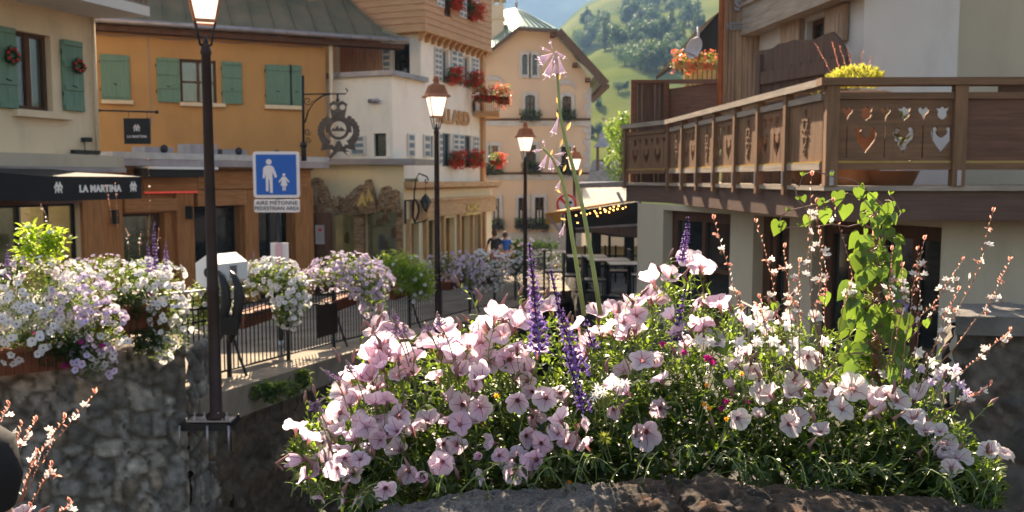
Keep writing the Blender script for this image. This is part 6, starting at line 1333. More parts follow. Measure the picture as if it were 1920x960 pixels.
def sprig(st, lf, a, b, bend, r, nl, L, W, tipup=True, heartl=False):
    pts = curve(a, b, bend, 5); st.tube(pts, [r * (1 - .6 * k / 5) for k in range(6)], 5, False); ax = (b - a).normalized()
    for k in range(nl):
        f = (k + .6) / nl; i = min(4, int(f * 5)); p = pts[i].lerp(pts[i + 1], f * 5 - i); th = k * 2.4 + U(-.5, .5)
        s1 = ax.cross(V((0, 0, 1)) if abs(ax.z) < .9 else V((1, 0, 0))).normalized(); s2 = ax.cross(s1)
        d = (s1 * cos(th) + s2 * sin(th)) * 1.0 + ax * (.5 + .9 * f); s_ = L * U(.7, 1.15) * (1 - .35 * f)
        (lf.heart if heartl else lf.leaf)(p, d, V((0, 0, 1)), s_, W * s_ / L, U(.0, .45), U(.1, .3))
    for k in range(3 if tipup else 0): lf.leaf(pts[-1], ax + V((U(-.5, .5), U(-.5, .5), U(-.2, .5))), V((0, 0, 1)), L * .45, W * .4, .1, .3)
PROFT = [(540, 830), (570, 800), (620, 730), (690, 660), (720, 610), (800, 620), (860, 610), (900, 590), (960, 585), (1010, 590), (1100, 610), (1150, 580), (1200, 530), (1260, 500), (1340, 540), (1380, 580), (1440, 600), (1560, 610), (1700, 650), (1740, 720), (1800, 790), (1850, 850), (1890, 880)]
PROFB = [(540, 850), (600, 915), (640, 945), (700, 945), (900, 925), (1100, 905), (1280, 890), (1500, 900), (1700, 925), (1890, 945)]
def interp(t, x):
    if x <= t[0][0]: return t[0][1]
    for (a, va), (b, vb) in zip(t, t[1:]):
        if x <= b: return va + (vb - va) * (x - a) / (b - a)
    return t[-1][1]
def depth(py): return 1.72 + max(0, 930 - py) * .00085
# x, y, diameter in px, facing: f face, u up, s side left, r side right, b back, d down
FL_ = """554 795 46 u;583 816 44 u;655 705 46 u;639 730 52 u;672 735 44 u;709 716 46 u;634 773 48 f;704 749 48 b;653 751 44 u;672 795 46 f;688 802 46 f;615 787 42 u;636 806 42 u;601 825 42 u;749 777 50 v;693 846 42 f;672 857 40 v;745 838 50 b;661 816 44 b;723 808 40 v;709 825 40 f;801 781 44 u;772 795 48 u;742 803 46 u;555 862 46 s;566 892 36 s;590 879 40 s;604 862 44 u;626 881 48 f;659 885 44 v;644 862 40 f;598 935 30 d;639 938 32 s;674 935 34 d;723 920 46 f;764 889 44 f;793 893 44 f;827 871 50 f;835 836 42 f;705 608 58 u;732 612 56 u;757 624 50 u;707 637 52 u;722 634 46 v;730 655 54 b;752 654 54 u;800 633 56 u;823 643 56 u;835 628 50 u;762 676 54 b;713 680 46 u;768 694 44 b;670 699 52 u;693 703 50 u;712 712 44 u;832 612 46 u;857 634 48 u;835 652 52 u;930 584 54 u;945 588 50 u;903 602 56 u;962 588 50 u;995 573 50 u;993 592 50 u;937 620 52 u;903 636 52 v;974 602 50 u;1078 606 44 u;1028 571 46 u;1007 652 46 b;955 676 56 f;978 666 50 v;937 657 48 u;899 665 46 u;914 674 50 v;862 694 46 u;899 700 50 u;889 724 44 b;970 641 44 u;991 690 42 b;878 669 46 u;851 660 46 u;1101 637 44 u;1128 610 46 u;987 716 40 f;843 746 44 u;868 762 50 f;900 764 44 f;971 755 52 f;1022 746 46 f;1050 740 40 f;996 737 36 f;1003 784 44 f;838 786 42 u;863 792 46 v;896 781 48 u;859 835 44 f;918 829 36 s;990 818 46 f;1047 781 44 b;1045 809 42 v;1065 826 42 v;1098 794 40 r;1095 831 40 b;970 862 50 f;1003 862 48 f;990 876 46 r;1015 835 44 f;962 886 40 f;829 871 48 f;898 855 26 f;905 893 36 r;939 855 36 f;1220 517 54 u;1212 549 48 u;1157 574 58 u;1124 583 48 u;1189 566 54 u;1257 512 46 u;1316 491 54 u;1293 483 44 v;1307 562 44 b;1347 564 54 u;1137 612 46 u;1191 612 48 u;1237 558 40 v;1324 603 44 u;1307 612 44 u;1389 595 30 u;1193 587 44 v;1170 599 46 v;1167 691 42 u;1205 671 50 v;1230 678 46 v;1235 706 44 b;1147 721 40 u;1170 731 40 b;1150 771 36 f;1242 768 44 f;1210 815 56 f;1165 628 40 b;1090 660 42 b;880 640 44 u;780 660 44 u;690 665 46 u;745 700 40 v;640 835 42 u;705 780 40 u;730 745 44 u;815 700 40 b;1270 620 40 b;1255 590 40 u;1285 640 36 u"""
WH_ = """1387 786 46 f;1430 733 48 v;1422 776 32 b;1372 676 44 b;1438 732 48 u;1486 732 50 u;1489 711 40 u;1514 672 50 f;1544 727 46 u;1599 725 60 v;1583 762 50 v;1631 732 46 u;1640 750 48 u;1633 764 52 u;1684 746 52 v;1718 739 48 u;1656 734 44 b;1484 797 50 f;1498 780 42 v;1537 803 42 u;1713 778 44 u;1734 801 36 u;1514 722 30 u;1737 801 36 u;1763 804 34 u;1773 828 44 v;1767 851 44 v;1797 852 50 u;1783 871 40 b;1853 841 48 u;1887 842 46 u;1440 590 32 u;1465 600 34 u;1480 592 30 b;1395 655 40 u;1410 690 42 v;1345 640 34 u;1570 735 40 u;1665 700 34 u;1750 835 36 b;1424 600 30 u;1530 590 30 v;1370 720 30 b"""
def parse(s): return [(int(a), int(b), int(c), d) for a, b, c, d in (e.split() for e in s.split(';'))]
def facing(c):
    r = lambda k: U(-k, k)
    return {'f': V((r(.4), -1, .05 + r(.3))), 'v': V((r(.4), -.75, .75 + r(.2))), 'u': V((-.2 + r(.6), (-.55 + r(.3)) if R() < .5 else (.75 + r(.3)), 1)), 'b': V((-.3 + r(.6), .55, .5 + r(.3))), 's': V((-1, -.25 + r(.2), .3 + r(.2))), 'r': V((1, -.3, .2 + r(.2))), 'd': V((r(.5), -.3, -.8))}[c]
random.seed(77)
TOPP0 = [(540, 985), (640, 962), (760, 930), (900, 912), (1050, 903), (1180, 893), (1290, 888), (1400, 892), (1500, 899), (1600, 910), (1700, 922), (1800, 930), (1900, 946)]
pets = [(0, 835, 'pale pink petunia spilling over the left end of the stone parapet', 'pink'), (835, 1112, 'pale pink petunia in the middle of the flower bed, below the tall pale stalks', 'pink'), (1112, 1300, 'pale pink petunia climbing to the highest point of the bed, beside the upright violet spike', 'pink'), (1300, 1700, 'white petunia with magenta throats below the vine', 'white'), (1700, 1960, 'white petunia trailing at the right end of the parapet', 'white')]
allf = [(f, 0) for f in parse(FL_)] + [(f, 1) for f in parse(WH_)]
for xa, xb, lab, kind in pets:
    xm = max(560, min(1860, (xa + xb) / 2)); bp = P(xm, 925, 1.9); t = thing('petunia_plant', bp, lab, 'petunia', None); st, lf, bd, ld = MB(), MB(), MB(), MB()
    for (x, y, d, fc), wk in [q for q in allf if xa <= q[0][0] < xb]:
        Y = depth(y) + U(-.05, .06); c = P(x, y, Y); r = d / 2 / F * Y * 1.13; n = facing(fc).normalized(); ms = (WHITE if wk else PINK)
        if (d < 33 and R() < .5) or R() < .05: ms = WHITEW if wk else PINKW
        put(random.choice(ms), c, n, r, t)
        a = c - n * r * 1.28; b = a + V((U(-.04, .04), U(.0, .08), -U(.07, .14))); b.z = max(b.z, P(x, 935, Y).z)
        sprig(st, lf, b, a, V((U(-.015, .015), 0, 0)) - n * .015, .0018, 5, .034, .011, False)
        if R() < .45: e = c + V((U(-.05, .05), U(-.03, .02), U(-.05, .03))); bd.tube([e, e + V((U(-.01, .01), -.002, .014)), e + V((U(-.015, .015), -.004, .032))], [.0025, .0045, .0015], 6)
    n = int((min(xb, 1880) - max(xa, 550)) * .85)
    for k in range(n):
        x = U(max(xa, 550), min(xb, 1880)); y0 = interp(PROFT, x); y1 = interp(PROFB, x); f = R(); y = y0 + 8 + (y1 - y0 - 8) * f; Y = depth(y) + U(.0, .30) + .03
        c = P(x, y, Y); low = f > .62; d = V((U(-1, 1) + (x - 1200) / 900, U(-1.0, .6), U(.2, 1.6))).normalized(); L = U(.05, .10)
        if low and R() < .6: sprig(st, ld, c - d * L, c, V((0, 0, .01)), .0016, 6, .05, .022)  # many low sprigs take the darker leaf, shade of the bed put into colour
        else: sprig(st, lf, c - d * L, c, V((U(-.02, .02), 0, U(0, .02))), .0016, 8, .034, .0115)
    for k in range(int(n * .05)):   # loose shoots that break the outline
        x = U(max(xa, 560), min(xb, 1860)); y0 = interp(PROFT, x); Y = depth(y0) + U(-.05, .2); c = P(x, y0 + U(25, 70), Y); d = V((U(-.8, .8), U(-.5, .4), U(.6, 1.5))).normalized(); L = U(.05, .11)
        sprig(st, lf, c, c + d * L, V((U(-.02, .02), 0, .01)), .0013, 6, .026, .009); e = c + d * L; bd.tube([e, e + d * .014, e + d * .03 + V((0, 0, -.003))], [.002, .0042, .0013], 6)
    for k in range(int(n * .045)):   # shoots hanging over the parapet stone
        x = U(max(xa, 600), min(xb, 1880)); Y = U(1.58, 1.66); c = P(x, interp(TOPP0, x) - U(4, 40), Y + .08); d = V((U(-.8, .8), -.9, -U(.0, .5))).normalized(); L = U(.03, .065)
        sprig(st, ld, c - d * .03, c + d * L, V((0, 0, .012)), .0014, 6, .026, .011)  # hanging shoots use the darker leaf too, as painted shade
    combine('foliage', [(lf, M['leaf']), (ld, M['leafdark']), (st, M['stem']), (bd, M['bud'])], t)
# deep dark ground cover filling the bed
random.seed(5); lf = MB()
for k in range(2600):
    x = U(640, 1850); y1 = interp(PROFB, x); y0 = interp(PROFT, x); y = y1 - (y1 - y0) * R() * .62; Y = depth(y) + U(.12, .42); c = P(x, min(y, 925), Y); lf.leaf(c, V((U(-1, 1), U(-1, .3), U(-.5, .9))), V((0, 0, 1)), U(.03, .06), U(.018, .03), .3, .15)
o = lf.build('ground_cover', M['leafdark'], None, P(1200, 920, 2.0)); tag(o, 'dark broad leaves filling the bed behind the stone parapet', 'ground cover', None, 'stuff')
# soil behind the parapet
mb = MB(); mb.box(-.35, 1.05, 1.86, 2.15, -1.4, -.80); o = mb.build('bed_soil', M['darkstone']); o['kind'] = 'structure'

# violet salvia spikes
def salvia(lab, path, Ys, r0=.024, dense=1.0, cat='salvia', whorl=.016, name='salvia_spike', pm='salvia', dm='salviadark', grp=None):
    pts = [P(x, y, Ys) for x, y in path]; t = thing(name, pts[0], lab, cat, grp); st = MB(); st.tube(pts, .0016, 5); st.build('stem', M['salviadark'] if dm == 'salviadark' else M['stem'], t); ca, fl = MB(), MB()
    tot = sum((b - a).length for a, b in zip(pts, pts[1:])); s = 0; i = 0; acc = 0
    while s < tot:
        acc = 0
        for a, b in zip(pts, pts[1:]):
            l = (b - a).length
            if s <= acc + l: p = a.lerp(b, (s - acc) / l); ax = (b - a).normalized(); break
            acc += l
        f = s / tot; rr = r0 * (1 - f * .75) * U(.8, 1.1)
        for k in range(int(8 * dense)):
            a_ = k * .785 + U(-.3, .3); d = V((cos(a_), sin(a_), .35 + f * .8)); q = p + d.normalized() * rr * .25
            ca.leaf(q, d, ax, rr * .7, rr * .42, -.2, .4)
            if R() < .95 - f * .55: e = q + d.normalized() * rr * .6; fl.leaf(e, d + V((0, 0, .5)), ax, rr * .55, rr * .32, -.3, .3); fl.leaf(e, d + V((U(-.3, .3), 0, -.9)), ax, rr * .55, rr * .42, .3, -.2)
        s += whorl * (1 - .4 * f) * U(.85, 1.15)
    ca.build('calyces', M[dm], t); fl.build('florets', M[pm], t); return t
random.seed(91)
salvia('tall violet salvia spike left of the two pale stalks, highest of that pair', [(1012, 660), (1005, 600), (1001, 540), (996, 500), (992, 455)], 1.80)
salvia('violet salvia spike just right of the tallest one at the middle of the bed', [(1085, 700), (1066, 640), (1050, 590), (1040, 545), (1033, 508)], 1.82)
salvia('dark lower salvia spike drooping among the pink petunias', [(1095, 770), (1085, 735), (1070, 690), (1060, 660)], 1.80, .018)
salvia('short violet salvia spike behind the heart of the bed', [(1112, 650), (1102, 620), (1096, 592)], 1.9, .015)
salvia('upright violet salvia spike standing alone against the dark shop window', [(1278, 490), (1286, 450), (1290, 425), (1289, 407)], 1.95, .014, whorl=.011)
salvia('violet salvia spike half hidden below the highest petunias', [(1268, 640), (1272, 610), (1282, 560), (1288, 530)], 1.93, .015)
for i, (p, l) in enumerate([([(628, 712), (612, 700), (600, 690)], 'left of the pink petunias, against the kerb'), ([(660, 700), (655, 690), (649, 676)], 'just above the first one on the left'), ([(590, 770), (598, 754), (612, 745)], 'pointing left'), ([(575, 752), (585, 762), (598, 772)], 'lowest left'), ([(742, 608), (740, 596), (737, 580)], 'topmost left, on a thin stem'), ([(825, 612), (824, 600), (823, 590)], 'beside the second street lamp foot'), ([(758, 625), (758, 616), (757, 606)], 'among the top left petunias'), ([(742, 628), (742, 618), (742, 608)], 'between two top left petunias'), ([(803, 622), (803, 613), (803, 606)], 'above the middle left petunias'), ([(845, 930), (840, 930), (835, 925)], 'hidden low')][:9]):
    pts = p if i != 3 else [(598, 772), (585, 762), (575, 752)]
    salvia('small dusky lavender head ' + l, pts, 1.80, .0115, .8, 'lavender', .006, 'lavender_head', 'lavender', 'lavender')
    b = P(pts[0][0] + 25, pts[0][1] + 60, 1.85); a = P(*pts[0], 1.80)
    s_ = MB(); s_.tube(curve(b, a, V((0, 0, .01))), .0013, 5); s_.build('long_stem', M['stem'], bpy.data.objects[[o.name for o in COL.objects if o.get('label') == 'small dusky lavender head ' + l][0]])
# gaura
def gaura(lab, stems, Ys, flowers=5, seed=1, name='gaura_plant'):
    random.seed(seed); t = thing(name, P(*stems[0][0], Ys), lab, 'gaura', None)
    for path in stems:
        st, bu, fl = MB(), MB(), MB(); Y = Ys + U(-.08, .08); pts = [P(x, y, Y) for x, y in path]
        sm = []
        for k in range(13): 
            f = k / 12 * (len(pts) - 1); i = min(len(pts) - 2, int(f)); sm.append(pts[i].lerp(pts[i + 1], f - i) + V((U(-.002, .002), 0, 0)))
        st.tube(sm, [.0012 - .0006 * k / 12 for k in range(13)], 5)
        for k in range(20):
            f = .35 + .65 * k / 20; i = min(11, int(f * 12)); p = sm[i].lerp(sm[i + 1], f * 12 - i); d = V((U(-1, 1), U(-.6, .6), 1.1)); (bu if R() < .8 else fl).leaf(p, d, V((0, 1, .1)), U(.005, .010), .003, .1, .3)
        for k in range(3): bu.leaf(sm[-1], V((U(-.4, .4), U(-.3, .3), 1)), V((0, 1, 0)), .012, .005)
        for k in range(flowers):
            f = U(.5, .93); i = int(f * 12); p = sm[i] + V((U(-.012, .012), U(-.01, .01), 0)); 
            if R() < .62:
                n_ = V((U(-1, 1), -1, U(-.5, .7))).normalized(); q = n_.to_track_quat('Z', 'Y') @ Matrix.Rotation(U(-.9, .9), 3, 'Z').to_quaternion()
                for a_ in (20, 65, 120, 165): a2 = radians(a_ + U(-12, 12)); fl.leaf(p, q @ V((cos(a2), sin(a2), .15)), n_, U(.009, .0125), .006, .1, .1)
                for a_ in (-60, -90, -120): st.tube([p, p + q @ V((cos(radians(a_)) * .01, sin(radians(a_)) * .012, .006))], .0004, 4)
            else:
                for j in range(5): bu.leaf(p, V((U(-.7, .7), U(-.7, .7), U(-1, .3))), V((0, 1, 0)), .010, .004, .3)
        combine('flowering_stem', [(st, M['redstem']), (bu, M['gaurapink']), (fl, M['gaurapetal'])], t)
gaura('gaura stems rising in front of the cream pillars, left of the vine', [[(1430, 700), (1400, 620), (1370, 520), (1338, 412)], [(1475, 690), (1460, 600), (1445, 510), (1418, 418)], [(1490, 690), (1482, 600), (1478, 540), (1470, 465)], [(1500, 700), (1500, 620), (1497, 550), (1498, 492)], [(1530, 700), (1545, 610), (1550, 520), (1536, 440)], [(1540, 690), (1520, 560), (1516, 470), (1522, 330)], [(1560, 690), (1580, 580), (1600, 520), (1560, 380)], [(1450, 700), (1440, 640), (1432, 600), (1425, 560)], [(1545, 700), (1530, 600), (1540, 500), (1530, 380)]], 1.90, 6, 3)
gaura('gaura stems fanning to the right of the vine toward the stone wall', [[(1690, 720), (1700, 630), (1712, 540), (1735, 450)], [(1700, 730), (1760, 640), (1830, 520), (1862, 398)], [(1710, 740), (1790, 650), (1862, 560), (1893, 490)], [(1730, 760), (1800, 700), (1870, 640), (1898, 622)], [(1740, 790), (1790, 760), (1830, 740), (1860, 722)], [(1680, 720), (1700, 620), (1760, 560), (1804, 490)], [(1670, 700), (1680, 640), (1695, 560), (1690, 500)], [(1720, 740), (1740, 680), (1770, 600), (1795, 545)], [(1700, 720), (1720, 640), (1725, 560), (1720, 470)], [(1660, 700), (1680, 600), (1668, 540), (1672, 470)]], 1.88, 7, 4)
gaura('dried pink gaura stems in the lower left corner against the rubble wall', [[(20, 975), (60, 900), (100, 830), (180, 738)], [(25, 975), (60, 880), (90, 830), (120, 785)], [(-10, 960), (10, 880), (30, 830), (42, 798)], [(-10, 900), (10, 840), (40, 830), (68, 790)], [(40, 980), (62, 940), (85, 900), (98, 875)], [(-20, 860), (-5, 800), (5, 780), (18, 760)], [(10, 970), (40, 930), (60, 880), (68, 850)]], 1.55, 3, 5)
gaura('short gaura stem beside the petunia in the lower left corner', [[(85, 990), (110, 960), (125, 955), (132, 942)], [(40, 985), (48, 970), (56, 960), (60, 950)]], 1.5, 1, 6)
t = thing('petunia_plant', P(35, 990, 1.5), 'single pale petunia just entering the lower left corner of the photo', 'petunia'); put(PINK[0], P(38, 962, 1.5), V((-.2, -.3, 1)), .028, t); s_ = MB(); s_.tube([P(38, 975, 1.5), P(30, 1040, 1.55)], .0015, 5); s_.tube([P(70, 965, 1.5), P(80, 958, 1.5), P(92, 950, 1.5)], [.002, .004, .0015], 6); s_.build('stems', M['bud'], t)
# vine on its cane
t = thing('vine', P(1640, 720, 2.0), 'bright green heart-leaved vine twining up a bamboo cane with wandering tendrils', 'vine'); random.seed(6); st, lf = MB(), MB()
cx = lambda y: 1642 + 4 * sin(y * .02)
sp_ = []
for k in range(90): f = k / 89; y = 730 - 360 * f; p = P(cx(y), y, 2.0); a = f * 40; sp_.append(p + V((cos(a) * .014, sin(a) * .014, 0)))
st.tube(sp_, .0022, 5); st.tube([p + V((.01 * sin(i * .3), .012, .004)) for i, p in enumerate(sp_)], .0018, 5)
for k in range(185):
    y = U(372, 738); w_ = 30 + 40 * ((y - 380) / 350); x = cx(y) + U(-w_, w_); Y = 2.0 + U(-.09, .09); p = P(x, y, Y); c = P(cx(y + 8), y + 8, 2.0); st.tube(curve(c, p, V((0, 0, .008)), 4), .0010, 4, False)
    L = U(.022, .05) if y > 480 else U(.016, .032); lf.heart(p, V((U(-.6, .6) + (x - cx(y)) / 90, U(-.3, .3), -1)), V((U(-1, 1), -1, U(-.5, .8))), L, L * U(.7, .95))
tend = [[(1648, 380), (1620, 350), (1600, 338), (1560, 330), (1525, 320), (1505, 330), (1498, 350)], [(1640, 400), (1618, 372), (1590, 362), (1545, 380), (1500, 390), (1475, 396), (1463, 410), (1460, 428)], [(1460, 428), (1500, 425), (1520, 405), (1548, 395)], [(1490, 350), (1496, 375), (1510, 392), (1530, 402)], [(1640, 430), (1610, 420), (1590, 425), (1560, 420), (1530, 425)], [(1660, 440), (1690, 400), (1680, 380), (1668, 365)], [(1700, 640), (1720, 620), (1732, 600)]]
for path in tend: st.tube([P(x, y, 1.97) for x, y in path], .0015, 5)
for x, y, L, dx in ((1460, 415, .036, -.2), (1570, 360, .034, .1), (1608, 352, .03, .3), (1635, 362, .026, 0), (1545, 395, .034, .2), (1515, 405, .026, -.1), (1585, 385, .036, 0), (1655, 385, .036, .3), (1612, 440, .04, -.6), (1620, 455, .036, -.5), (1538, 372, .02, 0), (1505, 368, .016, .5), (1665, 432, .03, .5), (1455, 650, .03, 0), (1735, 600, .022, .4), (1452, 568, .02, 0), (1545, 552, .03, .3), (1340, 640, .03, .3), (1352, 648, .03, .6)):
    lf.heart(P(x, y, 1.96), V((dx, .1, -1)), V((.1, -1, .2)), L, L * .95)
for path in tend:
    for x, y in path[1::2]:
        for j in range(3): lf.leaf(P(x, y, 1.96), V((U(-1, 1), -.2, U(.3, 1))), V((0, 1, 0)), .012, .004)
mb = MB(); mb.tube([P(1643, 730, 2.03), P(1642, 402, 2.03)], [.009, .007], 8); c_o = mb.build('cane', M['pinewood'], t); st.build('twining_stems', M['vinestem'], t); lf.build('foliage', M['vineleaf'], t)
BLUEM = blossom_mesh(400, M['blueflower'], .5); o = put(BLUEM, P(1703, 566, 1.93), V((.7, -.5, .0)), .026, t); o.data.materials[0] = M['blueflower']
# hosta stalks
random.seed(14)
def bell(fl, c, d, L):
    q = V(d).normalized().to_track_quat('Z', 'Y')
    prof = [(.04, 0), (.06, .3), (.10, .5), (.15, .7), (.17, .86), (.24, 1.0)]; seg = 12; vs = []
    for r, z in prof:
        for k in range(seg): a = 2 * pi * k / seg; w = 1 - (.3 * (z > .7) * (k % 2)); vs.append(V(c) + q @ V((r * w * cos(a), r * w * sin(a), z - (.1 * (z > .95) * (k % 2)))) * L)
    fl.smooth = True; fl.add(vs, [(i * seg + k, i * seg + (k + 1) % seg, (i + 1) * seg + (k + 1) % seg, (i + 1) * seg + k) for i in range(len(prof) - 1) for k in range(seg)]); fl.smooth = False
    for a in (-.05, .05): fl.tube([V(c) + q @ V((0, 0, .5)) * L, V(c) + q @ V((a, .05, 1.1)) * L, V(c) + q @ V((a * 1.6, .12, 1.22)) * L], .0006, 4)
def hosta(lab, path, bells, bracts, Ys):
    t = thing('hosta_stalk', P(*path[0], Ys), lab, 'hosta', 'pale hosta flower stalks'); st, fl, br = MB(), MB(), MB(); pts = [P(x, y, Ys) for x, y in path]; n = len(pts); st.tube(pts, [.0052 - .003 * k / (n - 1) for k in range(n)], 8); st.build('stalk', M['hostastem'], t)
    for x, y, dx, dy, L in bells: fl = MB(); bell(fl, P(x, y, Ys), V((dx, -.1, dy)), L * .85); fl.build('bell', M['hostapetal'], t)
    for x, y, dx, dy, L in bracts: br.leaf(P(x, y, Ys), V((dx, -.1, dy)), V((0, 1, 0)), L, L * .35, .1, .3)
    br.build('bracts', M['clayleaf'], t)
M['clayleaf'] = leafmat('dry_bract', (.40, .26, .12), (.7, .45, .18), .2, .6, .4)
hosta('taller pale green hosta stalk with lilac bells hanging at the very top', [(1126, 590), (1112, 500), (1095, 400), (1076, 320), (1060, 262), (1050, 215), (1047, 170), (1044, 125), (1040, 100)], [(1036, 100, -1.0, -.45, .036), (1034, 102, -.8, -.75, .034), (1038, 106, -.35, -1, .05), (1043, 108, -.05, -1, .042), (1047, 106, .25, -1, .042), (1042, 96, .5, -.4, .026), (1042, 96, -.1, -.5, .026), (1032, 96, -.6, .2, .02), (1036, 92, -.2, .5, .018), (1047, 220, -.3, -1, .04)], [(1048, 150, .2, 1, .012), (1046, 195, -.2, 1, .014), (1047, 222, -.3, .9, .014), (1062, 245, .5, 1, .02), (1055, 260, -.3, -.8, .02), (1086, 330, .3, 1, .015)], 1.80)
hosta('shorter hosta stalk curving left with lilac bells below the villa windows', [(1095, 592), (1085, 520), (1072, 440), (1062, 370), (1052, 330), (1038, 300), (1025, 285), (1018, 278)], [(1026, 288, -.4, -1, .036), (1031, 290, .1, -1, .036), (1035, 293, .5, -.6, .028), (1018, 280, -.8, -.2, .022), (1022, 276, -.2, .6, .016), (1040, 290, 1, .1, .022), (1052, 335, -.4, -1, .026), (1058, 420, -.3, -1, .028)], [(1032, 292, .3, 1, .014), (1056, 322, .4, 1, .016), (1052, 362, -.6, .5, .014), (1062, 412, -.8, .2, .014)], 1.84)
# small accents in the bed
def tuft(name, lab, cat, pts, Y, mk, sz, n=7, spiky=False):
    t = thing(name, P(*pts[0], Y), lab, cat)
    for x, y in pts:
        mb = MB(); st = MB(); c = P(x, y, Y + U(-.02, .02)); st.tube([c, c + V((U(-.02, .02), .02, -.06))], .001, 4)
        for k in range(n): a = 2 * pi * k / n + U(-.2, .2); mb.leaf(c, V((cos(a), -.4 + U(-.4, .3), sin(a))), V((0, -1, 0)), sz, sz * (.18 if spiky else .55), .1, .2)
        combine('flower', [(mb, M[mk]), (st, M['stem'])], t)
tuft('blue_white_flower', 'bluish white starry flowers in the middle of the bed under the pink petunias', 'flower', [(1120, 728), (1130, 735), (1150, 715), (1160, 722), (1172, 718), (1115, 742)], 1.74, 'smallwhite', .014, 9, True)
tuft('magenta_flower', 'deep magenta blossoms deep in the foliage below the vine', 'flower', [(1330, 672), (1336, 678), (1324, 670), (1242, 645), (1282, 660), (1362, 752), (1352, 765), (1400, 750)], 1.95, 'magenta', .010, 6)
tuft('orange_flower', 'tiny orange blossoms scattered in the middle foliage', 'flower', [(1325, 722), (1320, 758), (1330, 765), (1362, 785), (931, 741), (1068, 905), (1390, 700)], 1.78, 'orangefl', .0065, 6)
tuft('spiky_seedhead', 'yellow-green spiky seed heads under the pink petunias', 'seed head', [(1130, 752), (1133, 820), (1137, 745)], 1.76, 'seedhead', .016, 22, True)
tuft('white_flower_cluster', 'small white flower clusters behind the petunias below the pillars', 'flower', [(1310, 635), (1330, 640), (1418, 580), (1410, 610), (1432, 615), (1450, 640), (1465, 655), (1420, 640), (1545, 640), (1490, 640), (1720, 660), (1745, 680), (1770, 690), (1790, 700), (1755, 700), (1735, 720), (1475, 610), (1400, 600), (1385, 640)], 1.95, 'smallwhite', .017, 6)
tuft('lilac_flower_cluster', 'small lilac flower clusters under the right hand gaura stems', 'flower', [(1700, 700), (1725, 690), (1762, 705), (1790, 690), (1800, 720), (1810, 735), (1745, 715), (1775, 725)], 1.9, 'smalllilac', .014, 6)

# ---------------------------------------------------------------- foreground parapet stone
t = thing('parapet_stone', (.5, 1.6, -1.4), 'rough lichen-covered parapet stone in front of the flower bed', 'stone')
TOPP = [(540, 985), (640, 962), (760, 925), (900, 905), (1050, 898), (1180, 888), (1290, 882), (1400, 886), (1500, 893), (1600, 905), (1700, 918), (1800, 925), (1900, 942), (2050, 960)]
mb = MB(); mb.smooth = True; nu, nv = 520, 130; vs = []
for j in range(nv + 1):
    for i in range(nu + 1):
        px = 500 + 1600 * i / nu; zt = P(px, interp(TOPP, px), 1.66).z - .030; xw = (px - 960) / F * 1.66; a = -.55 + 2.5 * j / nv  # angle around the rounded top
        yw = 1.66 - .19 * cos(a + .0) if a < pi / 2 else 1.66 + .0 - .19 * cos(a); zw = zt - .17 + .17 * sin(max(a, -.55)) if a > -.0 else zt - .17 + a * .8
        p = V((xw, yw, zw)); nn = V((0, -cos(a), sin(a))); h = noise.fractal(p * 9, 1, 2, 5) * .014 + noise.noise(p * 3) * .014 + noise.fractal(p * 30, 1, 2, 4) * .007 - max(0, noise.noise(p * 45) - .15) * .02
        if abs(px - 1275 - 10 * sin(zw * 90)) < 6: h -= .012
        vs.append(p + nn * h)
mb.add(vs, [(j * (nu + 1) + i, j * (nu + 1) + i + 1, (j + 1) * (nu + 1) + i + 1, (j + 1) * (nu + 1) + i) for j in range(nv) for i in range(nu)])
m, t_, p_ = nt('lichened_stone'); v = pos(t_); c1 = mixc(t_, ramp(t_, nz(t_, v, 14, 8, .7), .38, .62), (.010, .007, .005), (.055, .033, .02)); c2 = mixc(t_, ramp(t_, nz(t_, v, 34, 8, .75), .56, .68), c1, (.20, .155, .115)); c3 = mixc(t_, ramp(t_, nz(t_, v, 9, 5, .6), .58, .66), c2, (.13, .05, .02)); c4 = mixc(t_, ramp(t_, nz(t_, v, 60, 6, .8), .6, .7), c3, (.02, .017, .015))
gp = ramp(t_, nz(t_, v, 2.2, 4, .5), .5, .58); g5 = mixc(t_, ramp(t_, nz(t_, v, 120, 6, .8), .4, .65), (.05, .047, .045), (.17, .16, .15)); c5 = mixc(t_, gp, c4, g5); t_.links.new(c5, p_.inputs['Base Color']); p_.inputs['Roughness'].default_value = .9; b_ = node(t_, 'ShaderNodeBump'); b_.inputs['Strength'].default_value = 1; b_.inputs['Distance'].default_value = .006; t_.links.new(nz(t_, v, 90, 8, .75), b_.inputs['Height']); t_.links.new(b_.outputs[0], p_.inputs['Normal']); M['lichened'] = m
mb.build('stone', m, t); mb = MB(); mb.box(-.3, 1.6, 1.55, 1.84, -1.6, -.9); mb.build('masonry', M['darkstone'], t)

# ---------------------------------------------------------------- planters of small flowers
def disc(mb, eye, c, n, r, lob=5):
    q = V(n).normalized().to_track_quat('Z', 'Y'); vs = [V(c) - q @ V((0, 0, r * .25))]; N_ = 10; ph = U(0, 6.28)
    for k in range(N_): a = 2 * pi * k / N_ + ph; rr = r * (1 if k % 2 else .84) * U(.92, 1.06); vs.append(V(c) + q @ V((rr * cos(a), rr * sin(a), U(-.1, .1) * r)))
    mb.slot(0); mb.add(vs, [(0, 1 + k, 1 + (k + 1) % N_) for k in range(N_)])
    if eye: mb.slot(1); mb.add([V(c) + q @ V((r * .2 * cos(a), r * .2 * sin(a), -r * .12)) for a in (0, 1.26, 2.5, 3.77, 5.03)], [(0, 1, 2, 3, 4)]); mb.slot(0)
def disc_mesh(m_, seed):
    random.seed(seed); mb = MB(); disc(mb, True, V((0, 0, 0)), V((0, 0, 1)), 1); o = mb.build('d', [m_, M['eye']]); me = o.data; bpy.data.objects.remove(o); return me
